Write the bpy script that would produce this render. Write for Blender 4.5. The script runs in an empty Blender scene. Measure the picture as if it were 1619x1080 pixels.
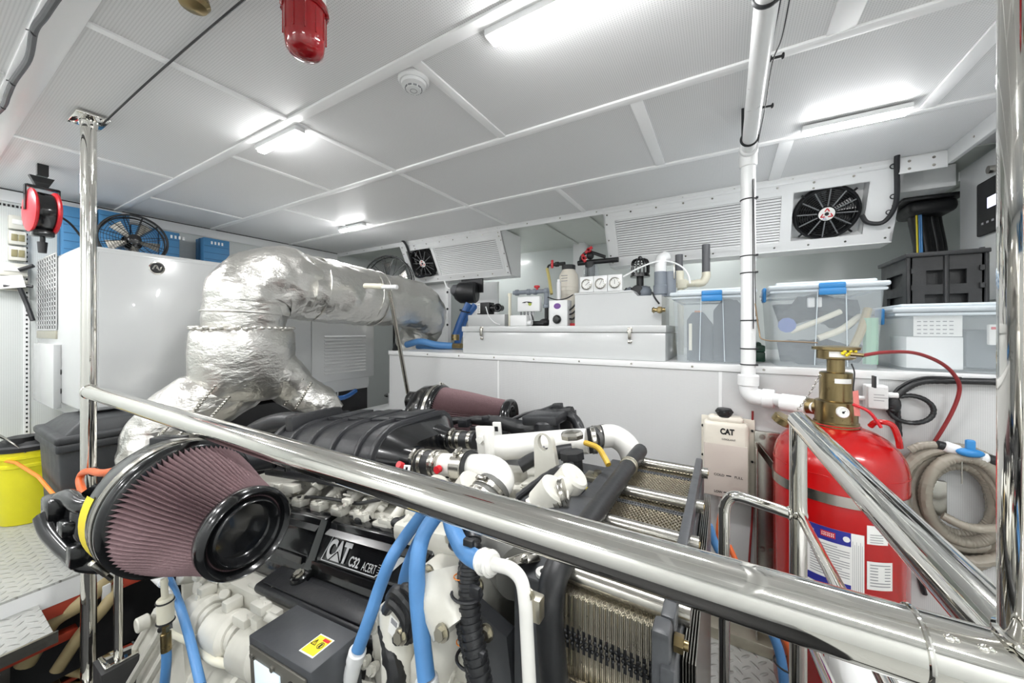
import bpy, bmesh, math, random
from mathutils import Vector, Matrix, noise
random.seed(7)
R = math.radians

# ---------------------------------------------------------------- camera, world, light, exposure
H = 2.0                      # eye height above the bilge; all z below are given from the eye
F = 577.0                    # focal length in pixels of the 1619 px wide frame
YAW = R(30.3)
scene = bpy.context.scene
COL = scene.collection
cam_data = bpy.data.cameras.new('camera')
cam_data.sensor_width = 36.0
cam_data.lens = 36.0 * F / 1619.0
cam_data.shift_y = -19.0 / 1619.0
cam_data.clip_start = 0.02
cam_data.clip_end = 60
cam = bpy.data.objects.new('camera', cam_data)
cam.location = (0, 0, H)
cam.rotation_euler = (R(90), 0, YAW)
COL.objects.link(cam)
scene.camera = cam

world = bpy.data.worlds.new('world')
world.use_nodes = True
world.node_tree.nodes['Background'].inputs[0].default_value = (0.9, 0.95, 1.0, 1)
world.node_tree.nodes['Background'].inputs[1].default_value = 0.3
scene.world = world
scene.view_settings.view_transform = 'Standard'
scene.view_settings.look = 'None'
scene.view_settings.gamma = 1.0
scene.view_settings.use_curve_mapping = False
scene.view_settings.exposure = 0.52
LAMP_POWER = 40.0       # radiance of a lit strip
LAMP_WATT = 4.6         # light each 0.33 m strip throws downwards

# ---------------------------------------------------------------- helpers
def V(*a): return Vector(a)

def W(px, py, X=None, Y=None, Z=None, d=None):
    """where the sight line of a photo pixel meets the plane X=, Y= or Z=, or the depth d"""
    x = (px - 809.5) / F; z = -(py - 521.0) / F
    s, c = math.sin(YAW), math.cos(YAW)
    v = Vector((-s + x * c, c + x * s, z))
    if X is not None: t = X / v.x
    elif Y is not None: t = Y / v.y
    elif Z is not None: t = Z / v.z
    else: t = d
    return v * t

def lin(h):
    if isinstance(h, str):
        h = h.lstrip('#'); h = [int(h[i:i+2], 16) / 255 for i in (0, 2, 4)]
    return tuple(((c / 12.92) if c <= 0.04045 else ((c + 0.055) / 1.055) ** 2.4) for c in h) + (1.0,)

class NT:
    def __init__(s, m):
        s.t = m.node_tree; s.n = s.t.nodes; s.l = s.t.links
        s.b = s.n['Principled BSDF']
    def new(s, kind, **kw):
        n = s.n.new(kind)
        for k, v in kw.items():
            if k in ('operation', 'blend_type', 'data_type', 'wave_type', 'bands_direction', 'feature', 'distance', 'noise_dimensions'): setattr(n, k, v)
        return n
    def math(s, op, a, b=None):
        n = s.n.new('ShaderNodeMath'); n.operation = op
        for i, v in enumerate((a, b)):
            if v is None: continue
            if isinstance(v, (int, float)): n.inputs[i].default_value = v
            else: s.l.new(v, n.inputs[i])
        return n.outputs[0]
    def coords(s):
        return s.n.new('ShaderNodeTexCoord').outputs['Object']
    def mapping(s, vec, sc=(1, 1, 1), rot=(0, 0, 0)):
        n = s.n.new('ShaderNodeMapping'); s.l.new(vec, n.inputs[0])
        n.inputs['Scale'].default_value = sc; n.inputs['Rotation'].default_value = rot
        return n.outputs[0]
    def noise(s, vec, scale, detail=3, rough=.5):
        n = s.n.new('ShaderNodeTexNoise'); s.l.new(vec, n.inputs['Vector'])
        n.inputs['Scale'].default_value = scale; n.inputs['Detail'].default_value = detail; n.inputs['Roughness'].default_value = rough
        return n.outputs['Fac']
    def mix(s, fac, a, b):
        n = s.n.new('ShaderNodeMix'); n.data_type = 'RGBA'
        if isinstance(fac, float): n.inputs[0].default_value = fac
        else: s.l.new(fac, n.inputs[0])
        for i, v in ((6, a), (7, b)):
            if isinstance(v, tuple): n.inputs[i].default_value = v
            else: s.l.new(v, n.inputs[i])
        return n.outputs[2]
    def bump(s, h, strength=.3, dist=.01, prev=None):
        n = s.n.new('ShaderNodeBump'); s.l.new(h, n.inputs['Height'])
        n.inputs['Strength'].default_value = strength; n.inputs['Distance'].default_value = dist
        if prev: s.l.new(prev, n.inputs['Normal'])
        return n.outputs[0]

MATS = {}
def mat(name, col, rough=.5, metal=0., spec=.5, var=.04, vscale=9., bump=0., bscale=40., alpha=1., trans=0., emit=0., coat=0., fn=None):
    """one procedural material: colour with a slight mottling and optional fine relief"""
    if name in MATS: return MATS[name]
    m = bpy.data.materials.new(name); m.use_nodes = True
    t = NT(m); b = t.b; c = lin(col)
    b.inputs['Base Color'].default_value = c
    b.inputs['Roughness'].default_value = rough
    b.inputs['Metallic'].default_value = metal
    b.inputs['Specular IOR Level'].default_value = spec
    b.inputs['Alpha'].default_value = alpha
    b.inputs['Transmission Weight'].default_value = trans
    b.inputs['Coat Weight'].default_value = coat
    co = t.coords()
    if var:
        n = t.noise(co, vscale, 4)
        dk = tuple(max(0, x * (1 - var * 2.2)) for x in c[:3]) + (1,)
        lt = tuple(min(1, x * (1 + var)) for x in c[:3]) + (1,)
        t.l.new(t.mix(n, dk, lt), b.inputs['Base Color'])
        if rough > .04:
            rr = t.math('MULTIPLY_ADD', t.noise(co, vscale * 2.3, 3), rough * .5)
            rr.node.inputs[2].default_value = rough * .75
            t.l.new(rr, b.inputs['Roughness'])
    if bump:
        t.l.new(t.bump(t.noise(co, bscale, 4), bump, .01), b.inputs['Normal'])
    if emit:
        b.inputs['Emission Color'].default_value = c; b.inputs['Emission Strength'].default_value = emit
    if fn: fn(t, co, c)
    MATS[name] = m
    return m

def perforated(axes, pitch, r, dark):
    """rows of small holes over a sheet"""
    def fn(t, co, c):
        sx = t.n.new('ShaderNodeSeparateXYZ'); t.l.new(co, sx.inputs[0])
        d = None
        for a in axes:
            f = t.math('FRACT', t.math('MULTIPLY', sx.outputs['XYZ'.index(a)], 1 / pitch))
            q = t.math('POWER', t.math('SUBTRACT', f, .5), 2.0)
            d = q if d is None else t.math('ADD', d, q)
        hole = t.math('LESS_THAN', d, r * r)
        base = t.b.inputs['Base Color'].links[0].from_socket
        t.l.new(t.mix(hole, base, tuple(x * dark for x in c[:3]) + (1,)), t.b.inputs['Base Color'])
    return fn

def wrinkled(t, co, c):
    m1 = t.mapping(co, (1, 1, 1.6))
    n1 = t.noise(m1, 5.0, 5, .62)
    b1 = t.bump(n1, .45, .04)
    w = t.new('ShaderNodeTexVoronoi'); w.feature = 'DISTANCE_TO_EDGE'; t.l.new(t.mapping(co, (6, 6, 11), (.3, .2, .1)), w.inputs['Vector']); w.inputs['Scale'].default_value = 1.3
    b2 = t.bump(w.outputs['Distance'], .2, .02, b1)
    b3 = t.bump(t.noise(t.mapping(co, (1, 1, 2.5)), 26, 4, .6), .22, .01, b2)
    t.l.new(b3, t.b.inputs['Normal'])

def diamond(t, co, c):
    m = t.mapping(co, (24, 24, 24), (0, 0, R(45)))
    sx = t.n.new('ShaderNodeSeparateXYZ'); t.l.new(m, sx.inputs[0])
    fx = t.math('SUBTRACT', t.math('FRACT', sx.outputs[0]), .5); fy = t.math('SUBTRACT', t.math('FRACT', sx.outputs[1]), .5)
    chk = t.math('MODULO', t.math('ADD', t.math('FLOOR', sx.outputs[0]), t.math('FLOOR', sx.outputs[1])), 2.0)
    chk = t.math('ABSOLUTE', chk)
    def lug(a, b): return t.math('ADD', t.math('POWER', t.math('MULTIPLY', a, 1.9), 2.), t.math('POWER', t.math('MULTIPLY', b, 6.), 2.))
    l1 = t.math('MAXIMUM', t.math('SUBTRACT', 1., lug(fx, fy)), 0.); l2 = t.math('MAXIMUM', t.math('SUBTRACT', 1., lug(fy, fx)), 0.)
    h = t.math('ADD', t.math('MULTIPLY', l1, chk), t.math('MULTIPLY', l2, t.math('SUBTRACT', 1., chk)))
    t.l.new(t.bump(h, 1., .006), t.b.inputs['Normal'])

M = {}
def defmats():
    M['ceil'] = mat('ceiling_panel_perforated', '#ececec', .4, spec=.22, var=.01, vscale=2, fn=perforated('XY', .0075, .27, .78))
    M['batten'] = mat('white_ceiling_batten', '#fdfdfd', .35, var=.008)
    M['spoke'] = mat('grey_fan_spoke', '#77797b', .4, .3, var=.03)
    M['trim'] = mat('white_trim', '#e8e9e9', .35, var=.015)
    M['white'] = mat('white_gloss_panel', '#c3c5c5', .22, var=.012, vscale=3, coat=.3)
    M['wallw'] = mat('white_wall_sheet', '#e2e5e4', .35, var=.02, vscale=3)
    M['bench'] = mat('perforated_wall_panel', '#cfd0d0', .45, var=.015, fn=perforated('XZ', .0055, .27, .8))
    M['leftwall'] = mat('perforated_white_steel', '#d3d7d5', .4, var=.02, fn=perforated('YZ', .009, .22, .75))
    M['back'] = mat('back_wall_gloss', '#c9cfcd', .18, var=.02, vscale=2)
    M['recess'] = mat('recess_ceiling_sheet', '#d0d4ce', .4, var=.02)
    M['chrome'] = mat('polished_stainless', '#e4e2dc', .045, 1., var=.02, vscale=20)
    M['steel'] = mat('brushed_steel', '#b9b6ae', .24, 1., var=.05, vscale=30)
    M['zinc'] = mat('zinc_plate', '#c9c4b4', .35, 1., var=.06, vscale=50)
    M['tube'] = mat('dull_titanium_tube', '#e6decb', .3, .95, var=.04, vscale=30)
    M['brass'] = mat('aged_brass', '#988762', .3, 1., var=.08, vscale=20)
    M['foil'] = mat('silver_insulation_foil', '#e2e0db', .33, 1., var=.015, vscale=5, fn=wrinkled)
    M['black'] = mat('black_gloss_paint', '#111214', .18, var=.05, coat=.3)
    M['satin'] = mat('black_satin_cast', '#26272a', .38, var=.08, bump=.08, bscale=60)
    M['rubber'] = mat('black_rubber', '#1d1e20', .45, var=.1, bump=.05, bscale=90)
    M['grey'] = mat('dark_grey_paint', '#46484b', .42, var=.06, vscale=15, bump=.05)
    M['greyh'] = mat('grey_rubber_hose', '#63635f', .55, var=.08, bump=.1)
    M['cast'] = mat('white_engine_paint', '#d6d4ca', .36, var=.09, vscale=12, bump=.2, bscale=22)
    M['pipew'] = mat('white_pipe_paint', '#e9e8e3', .2, var=.02, coat=.3)
    M['pvc'] = mat('white_pvc', '#eceded', .3, var=.015)
    M['gpvc'] = mat('grey_pvc', '#7c838c', .35, var=.03)
    M['cream'] = mat('cream_plastic', '#e6e2cf', .45, var=.04)
    M['blue'] = mat('blue_hose_rubber', '#548ac2', .42, var=.05, vscale=30, bump=.08, bscale=120)
    M['bluep'] = mat('blue_plastic', '#2f83c4', .35, var=.03)
    M['bluebox'] = mat('blue_cardboard', '#3f7ba8', .6, var=.06)
    M['red'] = mat('red_cylinder_paint', '#b20c0e', .22, var=.03, vscale=4, coat=.4)
    M['redp'] = mat('red_plastic', '#c8222c', .35, var=.04)
    M['redg'] = mat('red_lens_glass', '#8c0811', .05, var=.06, vscale=30, coat=.6)
    M['orange'] = mat('orange_hose', '#d9642b', .45, var=.05)
    M['oring'] = mat('orange_strap', '#f08a2c', .5, var=.05)
    M['yellow'] = mat('yellow_bucket_plastic', '#e4dc1e', .4, var=.03)
    M['stick'] = mat('yellow_sticker', '#ecd52a', .5, var=.03)
    M['paper'] = mat('white_label_paper', '#e9e9e6', .6, var=.02)
    M['ink'] = mat('black_ink', '#18181a', .6, var=0)
    M['inkg'] = mat('grey_ink', '#8a8b8e', .6, var=0)
    M['silver'] = mat('silver_badge_ink', '#cfd0d0', .35, .3, var=.02)
    M['lblue'] = mat('label_blue_ink', '#2a2f8f', .5, var=.02)
    M['tote'] = mat('charcoal_plastic', '#303234', .5, var=.05, bump=.08, bscale=200)
    M['cratep'] = mat('black_crate_plastic', '#1f2022', .5, var=.05, bump=.08, bscale=200)
    M['pleat'] = mat('maroon_filter_gauze', '#8c7275', .8, var=.08, vscale=60, bump=.2, bscale=160)
    M['plate'] = mat('white_diamond_plate', '#adaeaa', .38, var=.03, fn=diamond)
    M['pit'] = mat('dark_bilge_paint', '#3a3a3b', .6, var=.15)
    M['tan'] = mat('tan_hose', '#b7a67c', .5, var=.12)
    M['redf'] = mat('red_floor_beam', '#b8442f', .5, var=.08)
    M['bottle'] = mat('translucent_coolant_bottle', '#e2dccf', .35, var=.03)
    M['pinkw'] = mat('coolant_seen_through_bottle', '#cabfb6', .35, var=.03)
    def clear(name, col, a, rough=.2):
        m = mat(name, col, rough, var=0); m.node_tree.nodes['Principled BSDF'].inputs['Alpha'].default_value = a
        return m
    M['clear'] = clear('frosted_clear_plastic', '#e0e9ee', .3)
    M['clearlid'] = clear('clear_lid_plastic', '#e6eff5', .66)
    M['glass'] = clear('clear_hose_plastic', '#a09a8d', .86, .25)
    M['lamp'] = mat('lamp_diffuser', '#ffffff', .5, var=0, emit=LAMP_POWER)
    M['screen'] = mat('lit_screen', '#d8e6ee', .2, var=0, emit=.3)
    M['lcd'] = mat('lit_blue_display', '#dfe2ff', .3, var=0, emit=1.2)
    M['dark'] = mat('unlit_depth_black', '#0a0a0b', .7, var=0)  # flat black stands in for unlit depth in vents, fans and plate gaps
    M['mesh'] = mat('wire_mesh_black', '#17181a', .35, .3, var=.04)
    M['purple'] = mat('purple_badge', '#6b3d8c', .4, var=0)
    M['green'] = mat('dark_green_plastic', '#1e4a35', .4, var=.05)
    M['beige'] = mat('grey_switch_plastic', '#cfcec4', .5, var=.04)
    M['window'] = mat('amber_breaker_window', '#8e8763', .3, var=.08)
    M['corr'] = mat('ribbed_black_conduit', '#232426', .35, var=.06)
    M['wire'] = mat('black_cable', '#202124', .45, var=.05)
    M['gcable'] = mat('grey_cable', '#606164', .45, var=.05)
    M['jug'] = mat('dark_blue_jug', '#2c3540', .45, var=.05)
defmats()

class MB:
    """collects shapes and links them as ONE mesh object"""
    def __init__(s, mtx=None):
        s.v = []; s.f = []; s.mi = []; s.m = mtx or Matrix.Identity(4); s.cur = 0
    def slot(s, i): s.cur = i; return s
    def put(s, verts, faces, m=None):
        T = s.m @ m if m is not None else s.m
        o = len(s.v)
        s.v += [T @ Vector(v) for v in verts]
        for f in faces:
            s.f.append([o + i for i in f]); s.mi.append(s.cur)
        return s
    def putbm(s, bm, m=None):
        bm.verts.index_update()
        vs = [v.co.copy() for v in bm.verts]; fs = [[v.index for v in f.verts] for f in bm.faces]
        bm.free(); return s.put(vs, fs, m)
    def box(s, x0, x1, y0, y1, z0, z1, b=0., seg=2, m=None):
        bm = bmesh.new()
        T = Matrix.Translation(((x0+x1)/2, (y0+y1)/2, (z0+z1)/2)) @ Matrix.Diagonal((abs(x1-x0), abs(y1-y0), abs(z1-z0), 1))
        bmesh.ops.create_cube(bm, size=1, matrix=T)
        if b: bmesh.ops.bevel(bm, geom=bm.edges[:], offset=b, segments=seg, affect='EDGES', profile=.5)
        return s.putbm(bm, m)
    def ob(s, c, ax, ay, az, sx, sy, sz, b=0.):
        """box centred at c along the given axes"""
        T = Matrix.Identity(4)
        for i, a in enumerate((ax, ay, az)):
            a = Vector(a).normalized()
            for j in range(3): T[j][i] = a[j]
        T.translation = Vector(c)
        return s.box(-sx/2, sx/2, -sy/2, sy/2, -sz/2, sz/2, b, 2, T)
    def lathe(s, o, ax, prof, n=32, m=None, sq=None):
        o = Vector(o); ax = Vector(ax).normalized()
        u = ax.orthogonal().normalized(); w = ax.cross(u)
        vs = []; fs = []
        for r, h in prof:
            for k in range(n):
                a = 2 * math.pi * k / n
                vs.append(o + ax * h + (u * math.cos(a) + w * math.sin(a)) * r)
        for i in range(len(prof) - 1):
            for k in range(n):
                a, b = i * n + k, i * n + (k + 1) % n
                fs.append([a, b, b + n, a + n])
        if prof[0][0] > 1e-5: fs.append(list(range(n))[::-1])
        if prof[-1][0] > 1e-5: fs.append([(len(prof) - 1) * n + k for k in range(n)])
        return s.put(vs, fs, m)
    def cyl(s, p0, p1, r0, r1=None, n=24, b=0.):
        p0 = Vector(p0); p1 = Vector(p1); L = (p1 - p0).length
        if r1 is None: r1 = r0
        pr = [(r0, 0), (r1, L)] if not b else [(r0 - b, 0), (r0, b), (r1, L - b), (r1 - b, L)]
        return s.lathe(p0, p1 - p0, pr, n)
    def tube(s, pts, r, n=12, sub=6, closed=False, jit=None, rib=None, straight=False, el=None):
        P = [Vector(p) for p in pts]
        rs = r if isinstance(r, (list, tuple)) else [r] * len(P)
        Q = []; RR = []
        if len(P) == 2 or straight:
            k = max(1, sub if (jit or rib) else 1)
            for i in range(len(P) - 1):
                for j in range(k):
                    t = j / k; Q.append(P[i].lerp(P[i+1], t)); RR.append(rs[i] * (1-t) + rs[i+1] * t)
            Q.append(P[-1]); RR.append(rs[-1])
        else:
            m = len(P); segs = m if closed else m - 1
            for i in range(segs):
                if closed: a, b, c, e = P[(i-1) % m], P[i], P[(i+1) % m], P[(i+2) % m]
                else:
                    b, c = P[i], P[i+1]; a = P[i-1] if i else b * 2 - c; e = P[i+2] if i + 2 < m else c * 2 - b
                for j in range(sub):
                    t = j / sub
                    Q.append(.5 * ((2*b) + (-a + c) * t + (2*a - 5*b + 4*c - e) * t*t + (-a + 3*b - 3*c + e) * t**3))
                    RR.append(rs[i] * (1-t) + rs[(i+1) % m] * t)
            if not closed: Q.append(P[-1]); RR.append(rs[-1])
        N = len(Q); vs = []; fs = []
        tan = []
        for i in range(N):
            a = Q[(i-1) % N] if (closed or i) else Q[0]; b = Q[(i+1) % N] if (closed or i < N-1) else Q[-1]
            t = (b - a); tan.append(t.normalized() if t.length > 1e-9 else Vector((0, 0, 1)))
        u = tan[0].orthogonal().normalized(); arc = 0
        for i in range(N):
            t = tan[i]; u = (u - t * u.dot(t)).normalized(); w = t.cross(u)
            if i: arc += (Q[i] - Q[i-1]).length
            rr = RR[i]
            if rib: rr *= 1 + rib[0] * (1 if int(arc / rib[1]) % 2 else -1)
            for k in range(n):
                a = 2 * math.pi * k / n
                e = (u * math.cos(a) + w * math.sin(a))
                p = Q[i] + e * rr
                if jit:
                    p += e * jit[0] * (noise.noise(p * jit[1]) + .6 * noise.noise(p * jit[1] * 2.7))
                vs.append(p)
        for i in range(N if closed else N - 1):
            for k in range(n):
                a, b = i * n + k, i * n + (k + 1) % n
                c, e = ((i+1) % N) * n + (k + 1) % n, ((i+1) % N) * n + k
                fs.append([a, b, c, e])
        if not closed:
            fs.append(list(range(n))[::-1]); fs.append([(N-1) * n + k for k in range(n)])
        return s.put(vs, fs)
    def ring(s, c, ax, Rr, r, n=32, k=8, a0=0, a1=360):
        c = Vector(c); ax = Vector(ax).normalized(); u = ax.orthogonal().normalized(); w = ax.cross(u)
        full = abs(a1 - a0) >= 360
        m = n if full else n + 1
        pts = [c + (u * math.cos(R(a0 + (a1-a0) * i / n)) + w * math.sin(R(a0 + (a1-a0) * i / n))) * Rr for i in range(m)]
        return s.tube(pts, r, k, 1, full, straight=not full)
    def prism(s, pts, vec, m=None):
        n = len(pts); v = Vector(vec); vs = [Vector(p) for p in pts] + [Vector(p) + v for p in pts]
        fs = [[i, (i+1) % n, n + (i+1) % n, n + i] for i in range(n)] + [list(range(n))[::-1], [n + i for i in range(n)]]
        return s.put(vs, fs, m)
    def extr(s, prof, x0, x1, b=0., seg=2, m=None):
        """a (y, z) outline extruded along x, edges rounded"""
        bm = bmesh.new()
        vv = [bm.verts.new((x0, y, z)) for y, z in prof]; f = bm.faces.new(vv)
        r = bmesh.ops.extrude_face_region(bm, geom=[f])
        for g in r['geom']:
            if isinstance(g, bmesh.types.BMVert): g.co.x = x1
        bmesh.ops.recalc_face_normals(bm, faces=bm.faces[:])
        if b: bmesh.ops.bevel(bm, geom=bm.edges[:], offset=b, segments=seg, affect='EDGES', profile=.5, clamp_overlap=True)
        return s.putbm(bm, m)
    def ball(s, c, r, sc=(1, 1, 1), n=16):
        bm = bmesh.new(); bmesh.ops.create_uvsphere(bm, u_segments=n, v_segments=max(6, n//2), radius=r, matrix=Matrix.Translation(c) @ Matrix.Diagonal((*sc, 1)))
        return s.putbm(bm)
    def bolt(s, p, ax, r=.008, h=.006):
        ax = Vector(ax).normalized(); p = Vector(p)
        s.cyl(p, p + ax * h * .3, r * 1.35, n=14); return s.cyl(p + ax * h * .3, p + ax * h, r, n=6)
    def quad(s, a, b, c, d, t=.0015):
        a, b, c, d = map(Vector, (a, b, c, d)); nrm = (b - a).cross(d - a).normalized() * t
        return s.prism([a, b, c, d], nrm)
    def text(s, txt, o, ux, uy, size, depth=.0008, sx=1., off=.0, shear=0.):
        """letters from o, running along ux with height along uy"""
        cu = bpy.data.curves.new('t', 'FONT'); cu.body = txt; cu.size = 1; cu.extrude = 0; cu.offset = off; cu.shear = shear
        ob_ = bpy.data.objects.new('t', cu)
        dg = bpy.context.evaluated_depsgraph_get()
        me = bpy.data.meshes.new_from_object(ob_.evaluated_get(dg) if False else ob_)
        ux = Vector(ux).normalized(); uy = Vector(uy).normalized(); uz = ux.cross(uy)
        vs = [Vector(o) + ux * v.co.x * size * sx + uy * v.co.y * size + uz * depth for v in me.vertices]
        s.put(vs, [list(p.vertices) for p in me.polygons])
        bpy.data.objects.remove(ob_); bpy.data.curves.remove(cu); bpy.data.meshes.remove(me)
        return s

    def fit(s, txt, o, ux, uy, w, h, depth=.0008, off=0.):
        """letters fitted into a box w by h"""
        t = MB(); t.text(txt, (0, 0, 0), (1, 0, 0), (0, 1, 0), 1, 0, 1, off)
        x0 = min(v.x for v in t.v); x1 = max(v.x for v in t.v); y0 = min(v.y for v in t.v); y1 = max(v.y for v in t.v)
        ux = Vector(ux).normalized(); uy = Vector(uy).normalized(); uz = ux.cross(uy)
        return s.put([Vector(o) + ux * (v.x - x0) / (x1 - x0) * w + uy * (v.y - y0) / (y1 - y0) * h + uz * depth for v in t.v], t.f)

ORG = {}
def obj(name, mb, mats, parent=None, smooth=35, label=None):
    me = bpy.data.meshes.new(name)
    if not isinstance(mats, (list, tuple)): mats = [mats]
    org = ORG.get(parent.name, Vector((0, 0, 0))) if parent else Vector((0, 0, 0))
    if parent is None and mb.v:
        xs = [v.x for v in mb.v]; ys = [v.y for v in mb.v]; zs = [v.z for v in mb.v]
        org = Vector(((min(xs)+max(xs))/2, (min(ys)+max(ys))/2, min(zs)))
    me.from_pydata([v - org for v in mb.v], [], mb.f)
    for m_ in mats: me.materials.append(M[m_] if isinstance(m_, str) else m_)
    me.polygons.foreach_set('material_index', mb.mi)
    bm = bmesh.new(); bm.from_mesh(me); bmesh.ops.recalc_face_normals(bm, faces=bm.faces[:]); bm.to_mesh(me); bm.free()
    if smooth:
        me.shade_smooth(); me.set_sharp_from_angle(angle=R(smooth))
    o = bpy.data.objects.new(name, me); COL.objects.link(o)
    if parent: o.parent = parent; ORG[o.name] = org
    else: o.location = org + Vector((0, 0, H)); ORG[o.name] = org
    if label: o['label'] = label
    return o

def tag(o, label, cat, group=None):
    o['label'] = label; o['category'] = cat
    if group: o['group'] = group
    return o

def thing(name, label, cat, loc, group=None, rz=0.):
    o = bpy.data.objects.new(name, None); COL.objects.link(o)
    o.empty_display_size = .1
    o.location = Vector(loc) + Vector((0, 0, H)); o.rotation_euler = (0, 0, rz)
    ORG[o.name] = Vector(loc)
    return tag(o, label, cat, group)

def struct(name, mb, mats, parent=None, smooth=35):
    o = obj(name, mb, mats, parent, smooth)
    if not parent: o['kind'] = 'structure'
    return o

def dup(root, loc, label=None, group=None, rz=None):
    """a copy of a thing with copies of its parts and their parts"""
    r = root.copy(); COL.objects.link(r); r.location = Vector(loc) + Vector((0, 0, H))
    if rz is not None: r.rotation_euler = (0, 0, rz)
    if label: r['label'] = label
    if group: r['group'] = group
    for ch in list(root.children):
        c = ch.copy(); COL.objects.link(c); c.parent = r
        for g in list(ch.children):
            e = g.copy(); COL.objects.link(e); e.parent = c
    return r

# ---------------------------------------------------------------- the room
HC = .92; XL, XR, YB, YN = -4.05, 1.75, 3.84, -1.7; SH = -.17; PF = -1.38; LF = -1.13
b = MB(); b.box(XL - .1, XR + .1, YN - .1, YB + .1, HC, HC + .06); struct('ceiling', b, 'ceil')
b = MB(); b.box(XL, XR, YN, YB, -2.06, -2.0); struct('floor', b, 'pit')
b = MB(); b.box(XL - .06, XL, YN, YB, -2.0, HC); struct('wall_left', b, 'leftwall')
b = MB(); b.box(XR, XR + .06, YN, YB, -2.0, HC); struct('wall_right', b, 'wallw')
b = MB(); b.box(XL, XR, YB, YB + .06, -2.0, HC); struct('wall_back', b, 'back')
b = MB(); b.box(XL, XR, YN - .06, YN, -2.0, HC); struct('wall_front', b, 'wallw')
# bench that fills the far side: perforated face, white top and edge strip, seam strips
BX0 = -2.29
b = MB(); b.box(BX0, XR, 2.0, 2.03, PF, SH - .03); struct('wall_bench', b, 'bench')
b = MB(); b.box(BX0, XR, 2.0, YB, SH - .03, SH, .003); struct('trim_1', b, 'trim')
b = MB(); b.box(BX0, BX0 + .03, 2.03, YB, PF, SH - .03); struct('wall_bench_end', b, 'wallw')
b = MB(); b.box(BX0 - .004, XR, 1.992, 2.0, SH - .028, SH + .004, .002)
b.slot(1)
for i in range(14): b.bolt((BX0 + .12 + i * .29, 1.992, SH - .012), (0, -1, 0), .004, .003)
struct('trim_2', b, ['trim', 'steel'])
b = MB()
for x in (-1.27, -.02, 1.2): b.box(x - .007, x + .007, 1.997, 2.0, PF, SH - .03)
struct('trim_3', b, 'trim')
b = MB(); b.box(-.6, XR, 1.3, 2.0, PF - .02, PF); struct('floor_right', b, 'plate')
b = MB(); b.box(-.6, XR, 1.86, 2.0, PF, PF + .05, .004); struct('trim_4', b, 'zinc')
b = MB(); b.box(.3, XR, YN, 1.3, PF - .02, PF); struct('floor_walkway', b, 'plate')
b = MB(); b.box(XL, -2.585, YN, 2.6, LF - .01, LF); struct('floor_left', b, 'plate')
b = MB(); b.box(-2.605, -2.585, YN, 2.6, LF - .1, LF - .01); struct('trim_5', b, 'trim')
b = MB(); b.box(-2.62, -2.59, YN, .78, LF - .16, LF - .1, .004); struct('trim_6', b, 'redf')
# step tread near the viewer
q = W(85, 1000, Z=-1.2)
b = MB(); b.box(q.x - .5, q.x, q.y - .55, q.y, -1.22, -1.2, .002); b.slot(1); b.box(q.x, q.x + .012, q.y - .55, q.y + .01, -1.24, -1.197)
b.box(q.x - .1, q.x - .06, q.y - .5, q.y - .46, -2.0, -1.22); b.box(q.x - .46, q.x - .42, q.y - .1, q.y - .06, -2.0, -1.22)
tag(obj('step_tread', b, ['plate', 'steel']), 'small white diamond-plate step tread low beside the rail post base', 'step')

# ceiling battens
tn = [7]
def batten(x0, x1, y0, y1, h=.007):
    b = MB(); b.box(x0, x1, y0, y1, HC - h, HC + .001, .002)
    struct('trim_%d' % tn[0], b, 'batten'); tn[0] += 1
for y, w in ((.2575, .085), (.895, .042), (1.497, .04), (2.185, .034), (-.55, .05), (-1.2, .05)):
    batten(XL, XR, y - w/2, y + w/2, .009)
def bx(x, y0, y1, w=.034): batten(x - w/2, x + w/2, y0, y1)
bx(-1.65, .3, 2.735, .03)
for x, y0, y1, w in ((-2.24, -.52, .21, .03), (-.917, .916, 1.477, .04), (-.31, 1.517, 2.168, .05), (-.946, 2.202, 2.735, .034), (.306, .916, 1.477, .07), (.257, 2.202, 2.735, .06),
                (-2.9, .3, .874, .03), (-2.25, .916, 1.477, .028), (-2.9, 1.517, 2.168, .028), (-3.45, .916, 1.477, .028), (-.2, -.52, .21, .04), (.6, -.52, .21, .04), (.72, 1.517, 2.168, .05)):
    bx(x, y0, y1, w)
# wide top strips on the left wall and at the bulkhead
b = MB(); b.box(XL, XL + .012, YN, 2.74, HC - .085, HC, .002); b.slot(1)
b.box(XL + .012, XL + .014, YN, 2.74, HC - .012, HC - .004); struct('trim_%d' % tn[0], b, ['trim', 'ink']); tn[0] += 1
b = MB(); b.box(XL, 1.02, 2.735, 2.75, HC - .045, HC, .003); b.slot(1)
for i in range(16): b.bolt((XL + .2 + i * .3, 2.735, HC - .022), (0, -1, 0), .004, .003)
struct('trim_%d' % tn[0], b, ['trim', 'steel']); tn[0] += 1
b = MB(); b.box(.98, 1.0, -1.7, 2.735, HC - .075, HC, .003); b.slot(1)
for i in range(14): b.bolt((.98, -1.4 + i * .3, HC - .04), (-1, 0, 0), .004, .003)
struct('trim_%d' % tn[0], b, ['trim', 'steel']); tn[0] += 1
b = MB(); b.box(.8, .98, 2.725, 2.738, HC - .09, HC - .012, .002); b.slot(1)
for i, (x, z) in enumerate(((.84, -.03), (.84, -.07), (.93, -.03), (.93, -.07))): b.bolt((x, 2.725, HC + z), (0, -1, 0), .005, .003)
struct('trim_%d' % tn[0], b, ['trim', 'steel']); tn[0] += 1
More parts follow.
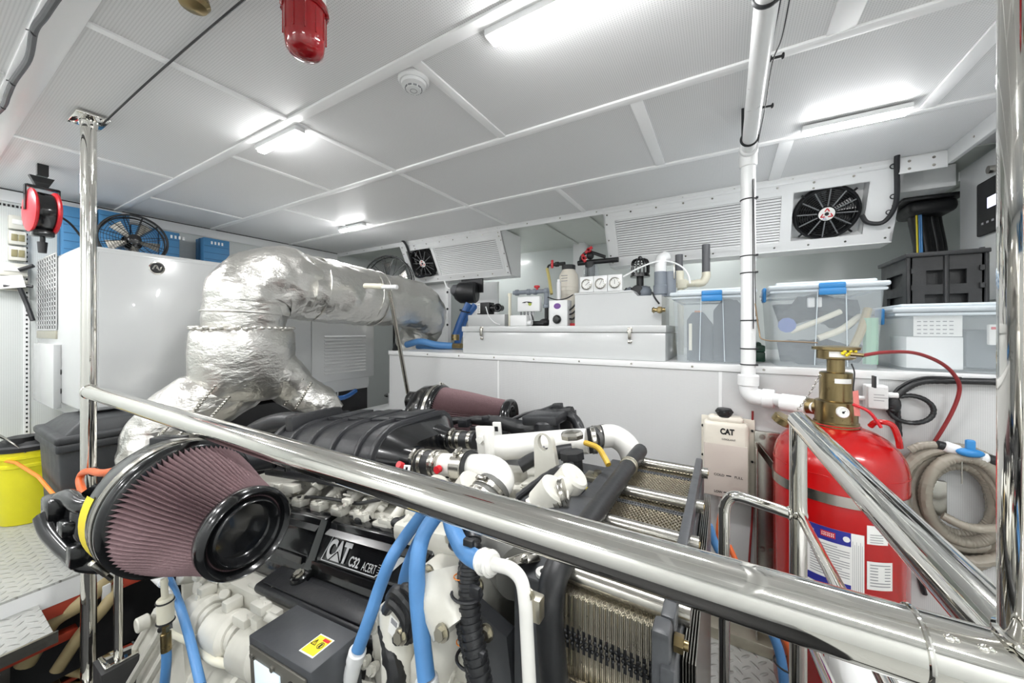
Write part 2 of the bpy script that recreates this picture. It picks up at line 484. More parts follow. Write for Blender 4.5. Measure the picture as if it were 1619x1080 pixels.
# recess ceiling sheet behind the bulkhead trim and its battens, column
b = MB(); b.box(XL, XR, 2.75, YB, HC - .006, HC); struct('ceiling_recess', b, 'recess')
b = MB()
for x in (-1.35, -.95, 1.3): b.box(x - .015, x + .015, 2.76, YB, HC - .02, HC - .012, .002)
struct('trim_%d' % tn[0], b, 'recess'); tn[0] += 1
b = MB(); q = W(916, 400, Y=3.7); b.box(q.x - .065, q.x + .065, 3.68, YB, SH, HC, .008); struct('wall_column', b, 'trim')
b = MB(); b.box(.86, 1.09, 2.95, YB, .79, HC - .012); struct('ceiling_soffit', b, 'trim')
# seam strip on the left wall, dark row of ventilation slots
b = MB(); q = W(42, 500, X=XL); b.box(XL, XL + .006, q.y - .012, q.y + .012, LF, HC - .085)
b.slot(1)
for i in range(60): b.box(XL + .006, XL + .008, q.y - .004, q.y + .004, HC - .14 - i * .03, HC - .128 - i * .03)
for i in range(26): b.box(XL + .001, XL + .003, q.y - .45 + i * .017 , q.y - .44 + i * .017, HC - .115, HC - .1)
struct('trim_%d' % tn[0], b, ['trim', 'ink']); tn[0] += 1
# pit side below the platform
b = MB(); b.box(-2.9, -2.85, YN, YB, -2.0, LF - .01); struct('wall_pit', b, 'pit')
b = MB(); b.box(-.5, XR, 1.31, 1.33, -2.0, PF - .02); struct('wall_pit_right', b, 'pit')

# ---------------------------------------------------------------- ceiling lights
def light(x0, x1, y, label, watt=1.):
    g = 'strip lights on the ceiling'
    t = thing('strip_light', label, 'light', ((x0+x1)/2, y, HC - .04), g)
    b = MB(); b.box(x0 - .012, x1 + .012, y - .022, y + .022, HC - .03, HC - .008, .003)
    obj('light_housing', b, 'trim', t)
    b = MB(); b.box(x0, x1, y - .017, y + .017, HC - .046, HC - .031, .006)
    obj('light_diffuser', b, 'lamp', t)
    la = bpy.data.lights.new('strip_glow', 'AREA'); la.shape = 'RECTANGLE'; la.size = x1 - x0; la.size_y = .03; la.energy = LAMP_WATT * watt * (x1 - x0) / .33
    lo = bpy.data.objects.new('strip_glow', la); COL.objects.link(lo); lo.parent = t; lo.location = (0, 0, -.008)
light(-.62, -.06, .935, 'longest bright strip light, on the ceiling over the middle of the rail')
light(-1.99, -1.66, .935, 'short lit strip light on the ceiling between the steel post and the smoke detector')
light(.31, .64, 2.09, 'lit strip light on the ceiling in front of the wide radiator fan')
light(-2.99, -2.68, 2.06, 'tiny distant strip light on the ceiling near the far corner above the foil duct')
for i, (x, y) in enumerate(((-1.9, -.5), (.4, -.5), (-.9, -1.3), (-3.4, -.6), (-3.3, .1), (1.3, .5), (1.3, -1.2), (-2.4, -1.3))):  # fill lights added out of view to brighten the room
    light(x - .25, x + .25, y, 'added fill strip light on the ceiling outside the view, ' + ('over the walkway entry', 'over the entry rail post', 'centred over the rear wall', 'over the far platform corner', 'over the near platform', 'beside the walkway wall', 'in the walkway corner', 'over the platform steps')[i])

light(-.35, .05, 3.45, 'hidden fill light added inside the ceiling recess behind the wide ventilation box', .13)  # this and the next are unseen lamps added to brighten the recess
light(-2.6, -2.2, 3.45, 'hidden fill light added inside the ceiling recess behind the far ventilation box', .13)
# red beacon
q = V(-.965, .56, HC - .01)
t = thing('warning_beacon', 'red glass warning beacon hanging from a white base on the ceiling', 'beacon', q)
b = MB(); b.lathe(q, (0, 0, -1), [(.05, 0), (.05, .035), (.046, .05)]); obj('beacon_base', b, 'trim', t)
b = MB(); b.lathe(q + V(0, 0, -.05), (0, 0, -1), [(.057, 0), (.058, .012), (.053, .016)])
for k in range(4):
    a = R(45 + 90 * k); b.bolt(q + V(.052 * math.cos(a), .052 * math.sin(a), -.066), (0, 0, -1), .005, .006)
obj('beacon_collar', b, 'redg', t)
b = MB(); pr = [(.050, .066), (.0500, .1), (.0495, .14), (.044, .17), (.034, .181), (.015, .187), (0, .188)]; b.lathe(q, (0, 0, -1), pr, 40)
for k in range(12):
    a = R(30 * k); b.tube([q + V(math.cos(a) * .050, math.sin(a) * .050, -.07), q + V(math.cos(a) * .050, math.sin(a) * .050, -.14)], .002, 6)
obj('beacon_lens', b, 'redg', t)
# smoke detector
q = V(-.985, .972, HC)
t = thing('smoke_detector', 'round white smoke detector on the ceiling', 'detector', q)
b = MB(); b.lathe(q, (0, 0, -1), [(.055, 0), (.056, .012), (.05, .02)], 40); obj('detector_base', b, 'trim', t)
b = MB(); b.lathe(q, (0, 0, -1), [(.045, .02), (.043, .03), (.03, .036), (.027, .044), (.012, .047), (0, .047)], 40); b.slot(1)
for k in range(10):
    a = R(36 * k); b.ob(q + V(math.cos(a) * .029, math.sin(a) * .029, -.04), (-math.sin(a), math.cos(a), 0), (math.cos(a), math.sin(a), 0), (0, 0, 1), .013, .003, .005)
b.ring(q + V(0, 0, -.0468), (0, 0, 1), .012, .0012, 20, 5)
obj('detector_head', b, ['trim', 'inkg'], t)
# brass bell
q = V(-1.235, .415, HC)
b = MB(); b.lathe(q, (0, 0, -1), [(.012, 0), (.012, .02), (.034, .026), (.037, .04), (.03, .052), (.012, .058), (0, .059)], 32)
tag(obj('brass_bell', b, 'brass'), 'small round brass fitting on the ceiling beside the red beacon', 'fitting')
# cables along the ceiling
b = MB(); b.tube([W(160, 198, Z=.885), W(250, 115, Z=.905), W(385, 0, Z=.905), V(-.3, .52, .905)], .0035, 8, 8)
tag(obj('ceiling_cable', b, 'wire'), 'thin straight black cable running along the ceiling from the steel post plate', 'cable')
t = thing('grey_ceiling_cable', 'grey cable with black ties snaking along a batten at the ceiling edge', 'cable', V(-1.9, .2, .9))
b = MB(); b.tube([W(-30, 200, Z=.89), W(3, 170, Z=.89), W(12, 150, Z=.89), W(22, 127, Z=.89), W(45, 92, Z=.89), W(54, 48, Z=.89), W(70, 25, Z=.89), W(90, -5, Z=.89), W(130, -60, Z=.89)], .009, 10, 6)
obj('cable', b, 'gcable', t)
for px, py in ((5, 168), (20, 130), (53, 50)):
    q = W(px, py, Z=.89); b = MB(); b.ring(q, (.5, .7, 0), .0105, .0025, 16, 6); b.tube([q + V(-.01, 0, .005), q + V(-.03, -.01, .012)], .002, 6); obj('cable_tie', b, 'wire', t)

# ---------------------------------------------------------------- radiator boxes with fans on the bulkhead
def fan_blades(b, c, ax, r, n=8):
    ax = Vector(ax).normalized(); u = ax.orthogonal().normalized(); w = ax.cross(u)
    for k in range(n):
        a = 2 * math.pi * k / n
        d1 = u * math.cos(a) + w * math.sin(a); d2 = u * math.cos(a + .5) + w * math.sin(a + .5)
        p = [c + d1 * r * .25 + ax * .006, c + d1 * r * .95 + ax * .012, c + d2 * r * .95 - ax * .012, c + d2 * r * .25 - ax * .006]
        b.quad(*p, t=.002)
def radiator(x0, x1, fx, gx0, gx1, name_label, fan_r, gside):
    """slanted white box: top edge nearer the viewer than the bottom edge"""
    t = thing('radiator_box', name_label, 'ventilation box', (x0, 2.93, .5), 'slanted ventilation boxes under the ceiling')
    T0, T1, B0 = V(0, 2.74, .875), V(0, 2.93, .51), V(0, 3.11, .51)
    up = (T0 - T1).normalized(); nrm = V(0, -up.z, up.y)
    L = (T0 - T1).length
    def P(x, v, off=0): return V(x, 0, 0) + T1 + up * v * L + nrm * off
    fw = fan_r * 2.28 / 2
    b = MB()
    # shell: side cheeks, bottom, back, front frame around the openings
    for x in (x0, x1 - .012):
        b.extr([(2.74, .875), (2.93, .51), (3.11, .51), (3.11, .9), (2.74, .905)], x, x + .012)
    b.box(x0, x1, 2.93, 3.11, .505, .517); b.box(x0, x1, 3.10, 3.11, .51, .9)
    def sheet(xa, xb, va, vb, off=0., th=.008):
        b.prism([P(xa, va, off), P(xb, va, off), P(xb, vb, off), P(xa, vb, off)], -nrm * th)
    fa, fb = fx - fw, fx + fw
    lo, hi = .13, .86
    sheet(x0, x1, 0, lo); sheet(x0, x1, hi, 1.06)
    for xa, xb in sorted([(x0, min(fa, gx0)), (max(fb, gx1), x1), (min(fb, gx1), max(fa, gx0))]):
        if xb > xa + .001: sheet(xa, xb, lo, hi)
    # deep walls of the fan recess
    for xa in (fa, fb): b.prism([P(xa, lo), P(xa, hi), P(xa, hi, -.09), P(xa, lo, -.09)], V(.004, 0, 0))
    b.prism([P(fa, hi), P(fb, hi), P(fb, hi, -.09), P(fa, hi, -.09)], up * .004)
    b.prism([P(fa, lo), P(fb, lo), P(fb, lo, -.09), P(fa, lo, -.09)], up * .004)
    b.prism([P(fa, lo, -.09), P(fb, lo, -.09), P(fb, hi, -.09), P(fa, hi, -.09)], -nrm * .004)
    b.slot(1)
    n = int((x1 - x0) / .17)
    for i in range(n + 1):
        x = x0 + .03 + (x1 - x0 - .06) * i / n
        for v in (.06, .97): b.bolt(P(x, v, .0), nrm, .0045, .003)
        if i % 2: b.bolt(P(x, .89, 0), nrm, .0045, .003)
    for v in (.2, .5, .8):
        b.bolt(P(x0 + .02, v, 0), nrm, .0045, .003); b.bolt(P(x1 - .02, v, 0), nrm, .0045, .003)
    obj('box_shell', b, ['trim', 'steel'], t)
    # raised grille frame and louvres
    g = MB(); w = .022
    for a in ((gx0 - w, gx1 + w, lo - .05, lo + .01), (gx0 - w, gx1 + w, hi - .01, hi + .05), (gx0 - w, gx0, lo, hi), (gx1, gx1 + w, lo, hi)):
        g.prism([P(a[0], a[2], .004), P(a[1], a[2], .004), P(a[1], a[3], .004), P(a[0], a[3], .004)], -nrm * .005)
    ns = 17
    for i in range(ns):
        v = lo + (hi - lo) * (i + .5) / ns
        g.prism([P(gx0, v - .015, .003), P(gx1, v - .015, .003), P(gx1, v + .014, -.007), P(gx0, v + .014, -.007)], -nrm * .0022)
    g.slot(1); g.prism([P(gx0, lo, -.02), P(gx1, lo, -.02), P(gx1, hi, -.02), P(gx0, hi, -.02)], -nrm * .003)
    obj('louvre_grille', g, ['trim', 'ink'], t)
    # fan
    c = P(fx, (lo + hi) / 2, -.012)
    f = MB(); f.ring(c, nrm, fan_r, .008, 40, 8); f.ring(c - nrm * .03, nrm, fan_r, .012, 40, 8)
    for k in range(1, 9): f.ring(c, nrm, fan_r * (.28 + .72 * k / 9), .0022, 36, 5)
    u = nrm.orthogonal().normalized(); w2 = nrm.cross(u)
    for k in range(12):
        a = R(30 * k + 8); e = u * math.cos(a) + w2 * math.sin(a)
        f.slot(1); f.tube([c + e * fan_r * .25, c + e * fan_r], .0042, 6); f.slot(0)
    f.lathe(c, nrm, [(fan_r * .3, -.03), (fan_r * .3, .004), (fan_r * .27, .008)], 28)
    e1, e2 = V(1, 0, 0), up
    for sx, sy in ((1, 1), (-1, -1), (1, -1), (-1, 1)):
        f.tube([c + (e1 * sx + e2 * sy) * fan_r * .68, c + (e1 * sx + e2 * sy) * fan_r * .84], .006, 6)
    fo = obj('fan_guard', f, ['mesh', 'spoke'], t)
    f = MB(); f.put([], []); fan_blades(f, c - nrm * .03, nrm, fan_r * .95); f.slot(1); f.lathe(c - nrm * .07, nrm, [(fan_r * .96, 0), (fan_r * .96, .004)], 36)
    obj('fan_blades', f, ['black', 'dark'], t)
    f = MB(); f.lathe(c + nrm * .008, nrm, [(fan_r * .26, 0), (fan_r * .26, .001)], 28)
    f.slot(1)
    for k in range(3):
        a0, a1 = R(90 + 120 * k), R(210 + 120 * k)
        pa = c + (e1 * math.cos(a0) + e2 * math.sin(a0)) * fan_r * .22 + nrm * .0105; pb = c + (e1 * math.cos(a1) + e2 * math.sin(a1)) * fan_r * .22 + nrm * .0105
        f.tube([pa.lerp(pb, .0), pa.lerp(pb, .36)], .0032, 5); f.tube([pa.lerp(pb, .62), pa.lerp(pb, .95)], .0032, 5)
    f.slot(2); f.lathe(c + nrm * .009, nrm, [(fan_r * .07, 0), (fan_r * .07, .002)], 16)
    f.slot(3); f.text('AL', c - e1 * fan_r * .12 - e2 * fan_r * .23 + nrm * .008, e1, e2, fan_r * .13, .0016)
    obj('fan_badge', f, ['paper', 'redp', 'ink', 'lblue'], t)
    return t, P, nrm
tR, PR, nR = radiator(-.803, .83, .525, -.72, .3, 'wide slanted ventilation box with louvres and a black fan beside the white pipe', .15, 1)
b = MB(); pts = [PR(.7, 1.02, .02), PR(.745, .93, .02), PR(.735, .5, .018), PR(.72, .3, .018), PR(.64, .2, .018), PR(.6, .3, .012)]
pts = [W(1432, 238, Y=2.68), W(1420, 242, Y=2.69), W(1418, 262, Y=2.72), W(1418, 310, Y=2.78), W(1411, 335, Y=2.82), W(1395, 352, Y=2.85), W(1372, 352, Y=2.85), W(1362, 340, Y=2.84)]
b.tube(pts, .012, 8, 6); b.ring(pts[0] + V(0, 0, .0), (0, 0, 1), .014, .006, 16, 6)
for k in (2, 3, 4): b.ring(pts[k] + V(-.014, 0, 0), (0, 1, 0), .012, .003, 14, 5)
obj('fan_cable', b, 'wire', tR)
tL, PL, nL = radiator(-2.98, -1.72, -2.75, -2.54, -1.79, 'slanted ventilation box with louvres and a fan above the foil duct end', .15, -1)
b = MB(); b.tube([W(632, 378, Y=2.71), W(640, 384, Y=2.7), W(646, 398, Y=2.75), W(655, 430, Y=2.86), W(662, 438, Y=2.86), W(680, 434, Y=2.86)], .012, 8, 6)
obj('fan_cable', b, 'wire', tL)

# ---------------------------------------------------------------- polished hand rail
RY, RZ, RR_ = .44, -.268, .0285
PXL, PXR = -2.383, .2147
t = thing('hand_rail', 'polished stainless steel guard rail crossing in front of the engine with its posts', 'railing', V(PXL, RY, -1.5))
b = MB(); b.cyl(V(PXL, RY, RZ), V(PXR, RY, RZ), RR_, n=48)
b.ring(V(PXL + .026, RY, RZ), (1, 0, 0), .028, .004, 24, 6)
obj('top_rail', b, 'chrome', t)
b = MB(); q = V(.125, RY, RZ); b.ring(V(.139, RY, RZ), (1, .05, 0), RR_ + .0005, .0022, 40, 8)
obj('weld_collar', b, 'chrome', t)
for q, n in ((W(1485, 931, Y=RY), None), (W(1537, 1037, Y=RY), None)):
    a = V(q.x, RY, RZ); e = (V(q.x, q.y, q.z) - a); e = V(0, -.55, .83) if q.z > RZ else V(0, -.93, -.2)
    b = MB(); b.ball(a + e.normalized() * RR_, .0033, (1, 1, .8), 12); b.ball(a + e.normalized() * RR_ + V(.004, 0, 0), .0022, (1, 1, 1), 10); obj('set_screw', b, 'chrome', t)
b = MB(); b.cyl(V(PXL, RY, -1.5), V(PXL, RY, HC - .012), .0245, n=32); b.box(PXL - .08, PXL + .08, RY - .05, RY + .05, HC - .02, HC - .008, .004); b.lathe(V(PXL, RY, HC - .05), (0, 0, 1), [(.0255, 0), (.03, .03)], 28)
b.box(PXL - .09, PXL + .09, RY - .07, RY + .07, -1.512, -1.5, .003)
for sx in (-.06, .06):
    for sy in (-.03, .03): b.bolt(V(PXL + sx, RY + sy, HC - .02), (0, 0, -1), .006, .003)
obj('post', b, 'chrome', t)
b = MB(); b.cyl(V(PXR, RY, -2.0), V(PXR, RY, HC - .01), RR_, n=40); b.ring(V(PXR, RY, RZ + .03), (0, 0, 1), .029, .003, 28, 6)
obj('post', b, 'chrome', t)
b = MB(); b.cyl(V(.176, 1.284, PF), V(.176, 1.284, RZ + .01), .0205, n=32); b.ball(V(.176, 1.284, RZ + .01), .0205, n=24)
obj('post', b, 'chrome', t)
b = MB(); b.cyl(V(.178, 1.29, RZ + .012), V(PXR, RY, RZ), .0255, n=36); b.ball(V(.178, 1.29, RZ + .012), .0235, n=24); q = V(.216, .5, RZ + .02)
obj('side_rail', b, 'chrome', t)
b = MB(); b.tube([V(.176, 1.284, -.522), V(.09, 1.284, -.508), V(.03, 1.284, -.5), V(.008, 1.284, -.515), V(-.002, 1.284, -.55), V(-.003, 1.284, -.62), V(-.003, 1.284, PF)], .0155, 16, 8)
b.ring(V(.155, 1.284, -.518), (1, 0, 0), .0165, .0025, 20, 6)
obj('loop_rail', b, 'chrome', t)
b = MB(); b.ball(V(.176, 1.284, -.515), .023, n=20)
obj('weld_joint', b, 'chrome', t)
pa = V(.18, 1.28, -.515); pb = W(1318, 915, Y=.92)
b = MB(); b.cyl(pa, pa + (pb - pa) * 2.05, .0115, n=20); obj('mid_rail', b, 'chrome', t)
pa = W(1270, 985, Y=1.26); pb = W(1311, 1080, Y=.95)
b = MB(); b.cyl(pa, pa + (pb - pa) * 2.1, .0115, n=20); obj('mid_rail', b, 'chrome', t)
b = MB(); q = V(-2.41, .63, 0); b.cyl(W(187, 850, X=-2.2), W(187, 1035, X=-2.2), .014, n=24); q = W(187, 1035, X=-2.2)
b.box(q.x - .05, q.x + .05, q.y - .05, q.y + .05, q.z - .012, q.z, .003); obj('short_post', b, 'chrome', t)
# steel beams that carry the two posts
b = MB(); b.box(PXL - .11, PXL + .15, RY - .09, 1.5, -1.6, -1.512, .004); b.box(PXL - .05, PXL + .09, RY - .05, RY + .05, -2.0, -1.6)
tag(obj('post_beam', b, 'steel'), 'dull steel beam under the foot of the tall rail post', 'beam')
b = MB(); b.box(q.x - .06, q.x + .06, q.y - .06, q.y + .06, -2.0, q.z - .012); tag(obj('post_block', b, 'pit'), 'black steel block under the short polished post', 'block')

# ---------------------------------------------------------------- white pipe
t = thing('pvc_pipe', 'long white pipe with elbows from the ceiling down the bench front to the red cylinder', 'pipe', V(.088, 1.93, -.3))
PX = .088
b = MB(); b.cyl(V(PX - .008, -1.6, .79), V(PX, 1.9, .79), .0265, n=32); b.cyl(V(PX, 1.9, .79), V(PX, 1.93, .79), .0265); obj('ceiling_run', b, 'pvc', t)
b = MB(); b.ball(V(PX, 1.93, .79), .038, n=24); b.cyl(V(PX, 1.88, .79), V(PX, 1.9, .79), .036, n=28, b=.003); b.cyl(V(PX, 1.93, .79), V(PX, 1.93, .72), .034, n=28, b=.003); obj('pipe_elbow', b, 'pvc', t)
b = MB(); b.cyl(V(PX, 1.93, .74), V(PX, 1.93, -.24), .0285, n=32); b.cyl(V(PX, 1.93, .44), V(PX, 1.93, .3), .0295, n=32); obj('down_pipe', b, 'pvc', t)
b = MB(); b.cyl(V(PX, 1.93, -.2), V(PX, 1.93, -.25), .041, n=32, b=.004); b.tube([V(PX, 1.93, -.24), V(PX + .002, 1.93, -.27), V(PX + .015, 1.928, -.29), V(PX + .04, 1.925, -.297), V(PX + .07, 1.92, -.298)], .036, 24, 5); b.cyl(V(PX + .05, 1.925, -.298), V(PX + .095, 1.915, -.298), .04, n=32, b=.004)
obj('pipe_elbow', b, 'pvc', t)
b = MB(); b.cyl(V(PX + .08, 1.92, -.298), V(.3, 1.8, -.298), .026, n=28); b.cyl(V(.2, 1.855, -.298), V(.275, 1.815, -.298), .035, n=30, b=.003); obj('side_run', b, 'pvc', t)
for z in (.575, .325, .25, .04, -.085 , -.345 + .19):
    b = MB(); b.ring(V(PX, 1.93, z), (0, 0, 1), .0295, .0028, 28, 6); b.box(PX + .026, PX + .036, 1.905, 1.915, z - .004, z + .004); obj('cable_tie', b, 'wire', t)
for y, a in ((1.8, 1), (1.045, 1), (.1, 1)):
    b = MB(); b.ring(V(PX - .002, y, .79), (0, 1, 0), .029, .005, 28, 6, 0, 360); b.box(PX - .03, PX - .02, y - .006, y + .006, .79, HC); b.box(PX + .02, PX + .03, y - .006, y + .006, .79, HC); obj('pipe_clamp', b, 'rubber', t)
t = thing('pipe_wires', 'pair of thin black wires clipped beside the white pipe', 'wire', V(.13, 1.9, .1))
b = MB(); b.tube([W(1252, -20, Z=.86), W(1236, 60, Z=.86), W(1221, 100, Z=.86), W(1210, 168, Z=.86), W(1197, 235, Z=.8), W(1192, 300, Y=1.9), W(1193, 400, Y=1.9), W(1195, 500, Y=1.9)], .0018, 6, 6); obj('wire', b, 'wire', t)
b = MB(); b.tube([W(1238, -20, Z=.86), W(1222, 60, Z=.86), W(1212, 110, Z=.86), W(1203, 170, Z=.86), W(1190, 250, Z=.8), W(1190, 290, Y=1.9), W(1191, 520, Y=1.9)], .0022, 6, 6); obj('wire', b, 'wire', t)
for p0, p1 in ((W(1218, 93, Z=.87), W(1238, 88, Z=.87)), (W(1204, 170, Z=.87), W(1221, 167, Z=.87))):
    b = MB(); b.cyl(p0, p1, .004); b.ring(p0, p1 - p0, .007, .003, 12, 5); b.ring(p1, p1 - p0, .007, .003, 12, 5); obj('wire_clip', b, 'wire', t)
# thin capillary from the pipe to the valve
b = MB(); b.tube([W(1194, 480, Y=1.9), W(1200, 522, Y=1.88), W(1207, 537, Y=1.86), W(1250, 540, Y=1.83), W(1293, 542, Y=1.8)], .0028, 6, 6)
tag(obj('capillary_tube', b, mat('brown_copper_tube', '#7b6750', .35, .6, var=.04)), 'thin brown tube bending from the white pipe to the brass valve top', 'tube')

# ---------------------------------------------------------------- red suppression cylinder
CX, CY = .354, 1.775
t = thing('gas_cylinder', 'large red gas cylinder with a brass valve and printed labels strapped to the bench front', 'cylinder', V(CX, CY, PF))
cr = .189; zs = -.495
b = MB(); pr = [(cr - .02, 0), (cr, .03), (cr, zs - PF)]
for k in range(1, 12):
    a = R(k * 90 / 11 * .97); pr.append((cr * math.cos(a) ** .8 if k < 11 else .07, zs - PF + .145 * math.sin(a)))
pr.append((.05, zs - PF + .16)); b.lathe(V(CX, CY, PF), (0, 0, 1), pr, 64)
obj('cylinder_body', b, 'red', t, 50)
b = MB(); b.ring(V(CX, CY, zs), (0, 0, 1), cr, .0015, 64, 6); obj('weld_seam', b, 'red', t)
def onr(ang, z, dr=0): return V(CX + (cr + dr) * math.cos(ang), CY + (cr + dr) * math.sin(ang), z)
# strap band
b = MB(); vs = []; fs = []
n = 60; a0, a1 = R(165), R(385)
for i in range(n + 1):
    a = a0 + (a1 - a0) * i / n
    for dr, z in ((.001, -.585), (.004, -.585), (.004, -.55), (.001, -.55)): vs.append(onr(a, z, dr))
for i in range(n):
    for k in range(4): fs.append([i*4+k, i*4+(k+1) % 4, (i+1)*4+(k+1) % 4, (i+1)*4+k])
b.put(vs, fs)
e = onr(a0, -.567, .003); b.prism([e + V(.004, -.005, -.018), e + V(-.045, .12, -.0 + .03), e + V(-.045, .12, .065), e + V(.004, -.005, .018)], V(.003, .001, 0))
obj('strap_band', b, 'steel', t)
# brass valve
vc = V(CX, CY, 0)
b = MB(); b.lathe(V(CX, CY, -.36), (0, 0, 1), [(.066, 0), (.066, .02), (.062, .022), (.062, .095), (.058, .098), (.048, .1), (.048, .2), (.044, .202), (.026, .203), (.026, .25), (.03, .251)], 40)
b.lathe(V(CX, CY, -.11), (0, 0, 1), [(.05, 0), (.056, .004), (.056, .034), (.07, .036), (.07, .046), (.02, .05)], 40)
b.cyl(V(.26, 1.83, -.298), V(.33, 1.79, -.298), .03, n=28)
obj('brass_valve', b, 'brass', t)
b = MB(); g = W(1331, 652, Y=CY - .09); b.cyl(g + V(.01, .05, 0), g, .016); b.lathe(g, (.35, -1, .1), [(.0, -.002), (.018, -.001), (.019, .008), (.016, .01), (.015, .007), (0, .007)], 28); b.slot(1); b.lathe(g + V(.35, -1, .1).normalized() * .0072, (.35, -1, .1), [(.004, 0), (.004, .001)], 12); b.ob(g + V(.35, -1, .1).normalized() * .0076, (.7, 0, .7), (0, 1, 0), (-.7, 0, .7), .016, .001, .002); obj('pressure_gauge', b, ['paper', 'ink'], t)
b = MB(); q = W(1312, 597, Y=CY - .048); nn = V(-.5, -.86, 0); ux = V(.86, -.5, 0)
for kk in range(6):
    a = R(250 + kk * 12)
def wrap(b, r, a0, a1, z0, z1, c=vc, n=14, dr=0.):
    vs = []; fs = []
    for i in range(n + 1):
        a = a0 + (a1 - a0) * i / n
        for z in (z0, z1): vs.append(V(c.x + (r + dr) * math.cos(a), c.y + (r + dr) * math.sin(a), z))
    for i in range(n): fs.append([2*i, 2*i+2, 2*i+3, 2*i+1])
    b.put(vs, fs)
wrap(b, .049, R(255), R(318), -.195, -.178); b.slot(1)
obj('valve_tag', b, ['paper', 'ink'], t)
b = MB(); wrap(b, .0575, R(240), R(330), -.1, -.08); b.slot(1)
for k in range(9): b.ball(vc + V(math.cos(R(275 + k * 5)) * .066, math.sin(R(275 + k * 5)) * .066, -.085 + .008 * math.sin(k * 2)), .006, n=8)
b.slot(2)
b.cyl(W(1345, 560, Y=1.7), W(1366, 562, Y=1.69), .007, n=10)
obj('actuator_head', b, ['paper', 'stick', 'brass'], t)
# printed labels (angles measured around the body)
def lab_angle(px):  # angle of the body point seen at this pixel
    best = None
    for k in range(180, 380):
        p = onr(R(k), -.7); f = -math.sin(YAW) * p.x + math.cos(YAW) * p.y; l = math.cos(YAW) * p.x + math.sin(YAW) * p.y
        e = abs(809.5 + F * l / f - px)
        if (CX - p.x) * p.x + (CY - p.y) * p.y > -.0 and (best is None or e < best[0]): best = (e, R(k))
    return best[1]
def strip(b, a0, a1, z0, z1, dr): wrap(b, cr, a0, a1, z0, z1, vc, max(3, int(abs(a1 - a0) * 24)), dr)
def wtext(b, s, a, z, h, dr, sx=1.):
    a_ = a
    for ch in s:
        if ch != ' ':
            e = V(-math.sin(a_), math.cos(a_), 0); b.text(ch, onr(a_, z, dr), e, (0, 0, 1), h, .0004, sx)
        a_ += h * .66 * sx / cr
A0, A1, A2 = lab_angle(1277), lab_angle(1345), lab_angle(1367)
b = MB(); strip(b, A0, A2, -.875, -.665, .0012); b.slot(1); strip(b, A0, A1, -.71, -.665, .0018); strip(b, A0, A1, -.86, -.835, .0018)
b.slot(2); strip(b, A0 + (A1 - A0) * .32, A0 + (A1 - A0) * .66, -.697, -.677, .0022)
b.slot(0)
for k in range(7):
    a = A0 + (A1 - A0) * (.35 + .043 * k); strip(b, a, a + .012, -.693, -.688, .0026); strip(b, a, a + .012, -.685, -.681, .0026); strip(b, a + .009 * (k % 2), a + .009 * (k % 2) + .004, -.693, -.681, .0026)
b.lathe(onr(A0 + (A1 - A0) * .9, -.688, .001), (math.cos(A1), math.sin(A1), 0), [(.009, 0), (.009, .002)], 20); b.lathe(onr(A0 + (A1 - A0) * .12, -.688, .001), (math.cos(A0), math.sin(A0), 0), [(.005, 0), (.005, .002)], 16)
b.slot(3)
for k in range(13):
    z = -.722 - k * .0085
    strip(b, A0 + .04, A0 + (A1 - A0) * (.97 if k % 4 else .7 + .05 * (k % 3)), z - .0012, z + .0012, .0018)
for k in range(6):
    a = A1 + (A2 - A1) * (k + .8) / 7; strip(b, a, a + .004, -.85, -.69 - .01 * (k % 2), .0018)
obj('blue_white_label', b, ['paper', 'lblue', 'redp', 'inkg'], t, 0, 'blue and white instruction label')
B0, B1 = lab_angle(1370), lab_angle(1411)
b = MB(); strip(b, B0, B1, -.835, -.745, .0012); b.slot(1)
for k in range(8): strip(b, B0 + .04, B0 + (B1 - B0) * (.9 if k in (0, 6, 7) else .4), -.757 - k * .0095, -.754 - k * .0095, .0018)
for k in range(1, 6): strip(b, B0 + (B1 - B0) * .66, B0 + (B1 - B0) * .9, -.757 - k * .0095, -.754 - k * .0095, .0018)
obj('white_label', b, ['paper', 'inkg'], t, 0, 'small white printed label')
b = MB(); strip(b, B0, B0 + (B1 - B0) * .8, -.69, -.63, .0012); b.slot(1)
for k in range(4): strip(b, B0 + .04, B0 + (B1 - B0) * .6, -.66 - k * .008, -.658 - k * .008, .0018)
obj('white_label', b, ['paper', 'inkg'], t, 0, 'upper white label partly behind the rail')
b = MB(); hp = [W(1376, 674, Y=1.72), W(1384, 668, Y=1.71), W(1400, 668, Y=1.7), W(1412, 674, Y=1.7), W(1420, 692, Y=1.7), W(1423, 708, Y=1.71)]
b.tube(hp, .009, 10, 6); obj('lifting_handle', b, 'red', t)
# cap on chain
b = MB(); c0 = W(1237, 664, Y=1.68); b.lathe(c0, (.45, -.2, .85), [(.03, -.012), (.033, -.01), (.033, .012), (.028, .016), (0, .016)], 12)
obj('outlet_cap', b, 'brass', t)
b = MB(); c1 = W(1296, 594, Y=1.73); m = 26
for i in range(m):
    u_ = i / (m - 1); p = c0.lerp(c1, u_) + V(0, 0, -.03 * math.sin(math.pi * u_)); dd = (c1 - c0).normalized()
    b.ring(p, V(0, 1, 0) if i % 2 else dd.cross(V(0, 1, 0)), .0042, .0012, 8, 4)
obj('cap_chain', b, 'steel', t)
b = MB(); b.tube([W(1346, 575, Y=1.71), W(1351, 590, Y=1.71), W(1349, 615, Y=1.71), W(1352, 625, Y=1.71)], .002, 6, 5); b.box(.44, .445, 1.7, 1.73, -.2, -.16)
obj('seal_wire', b, 'wire', t)
p0 = W(1348, 612, Y=1.7)
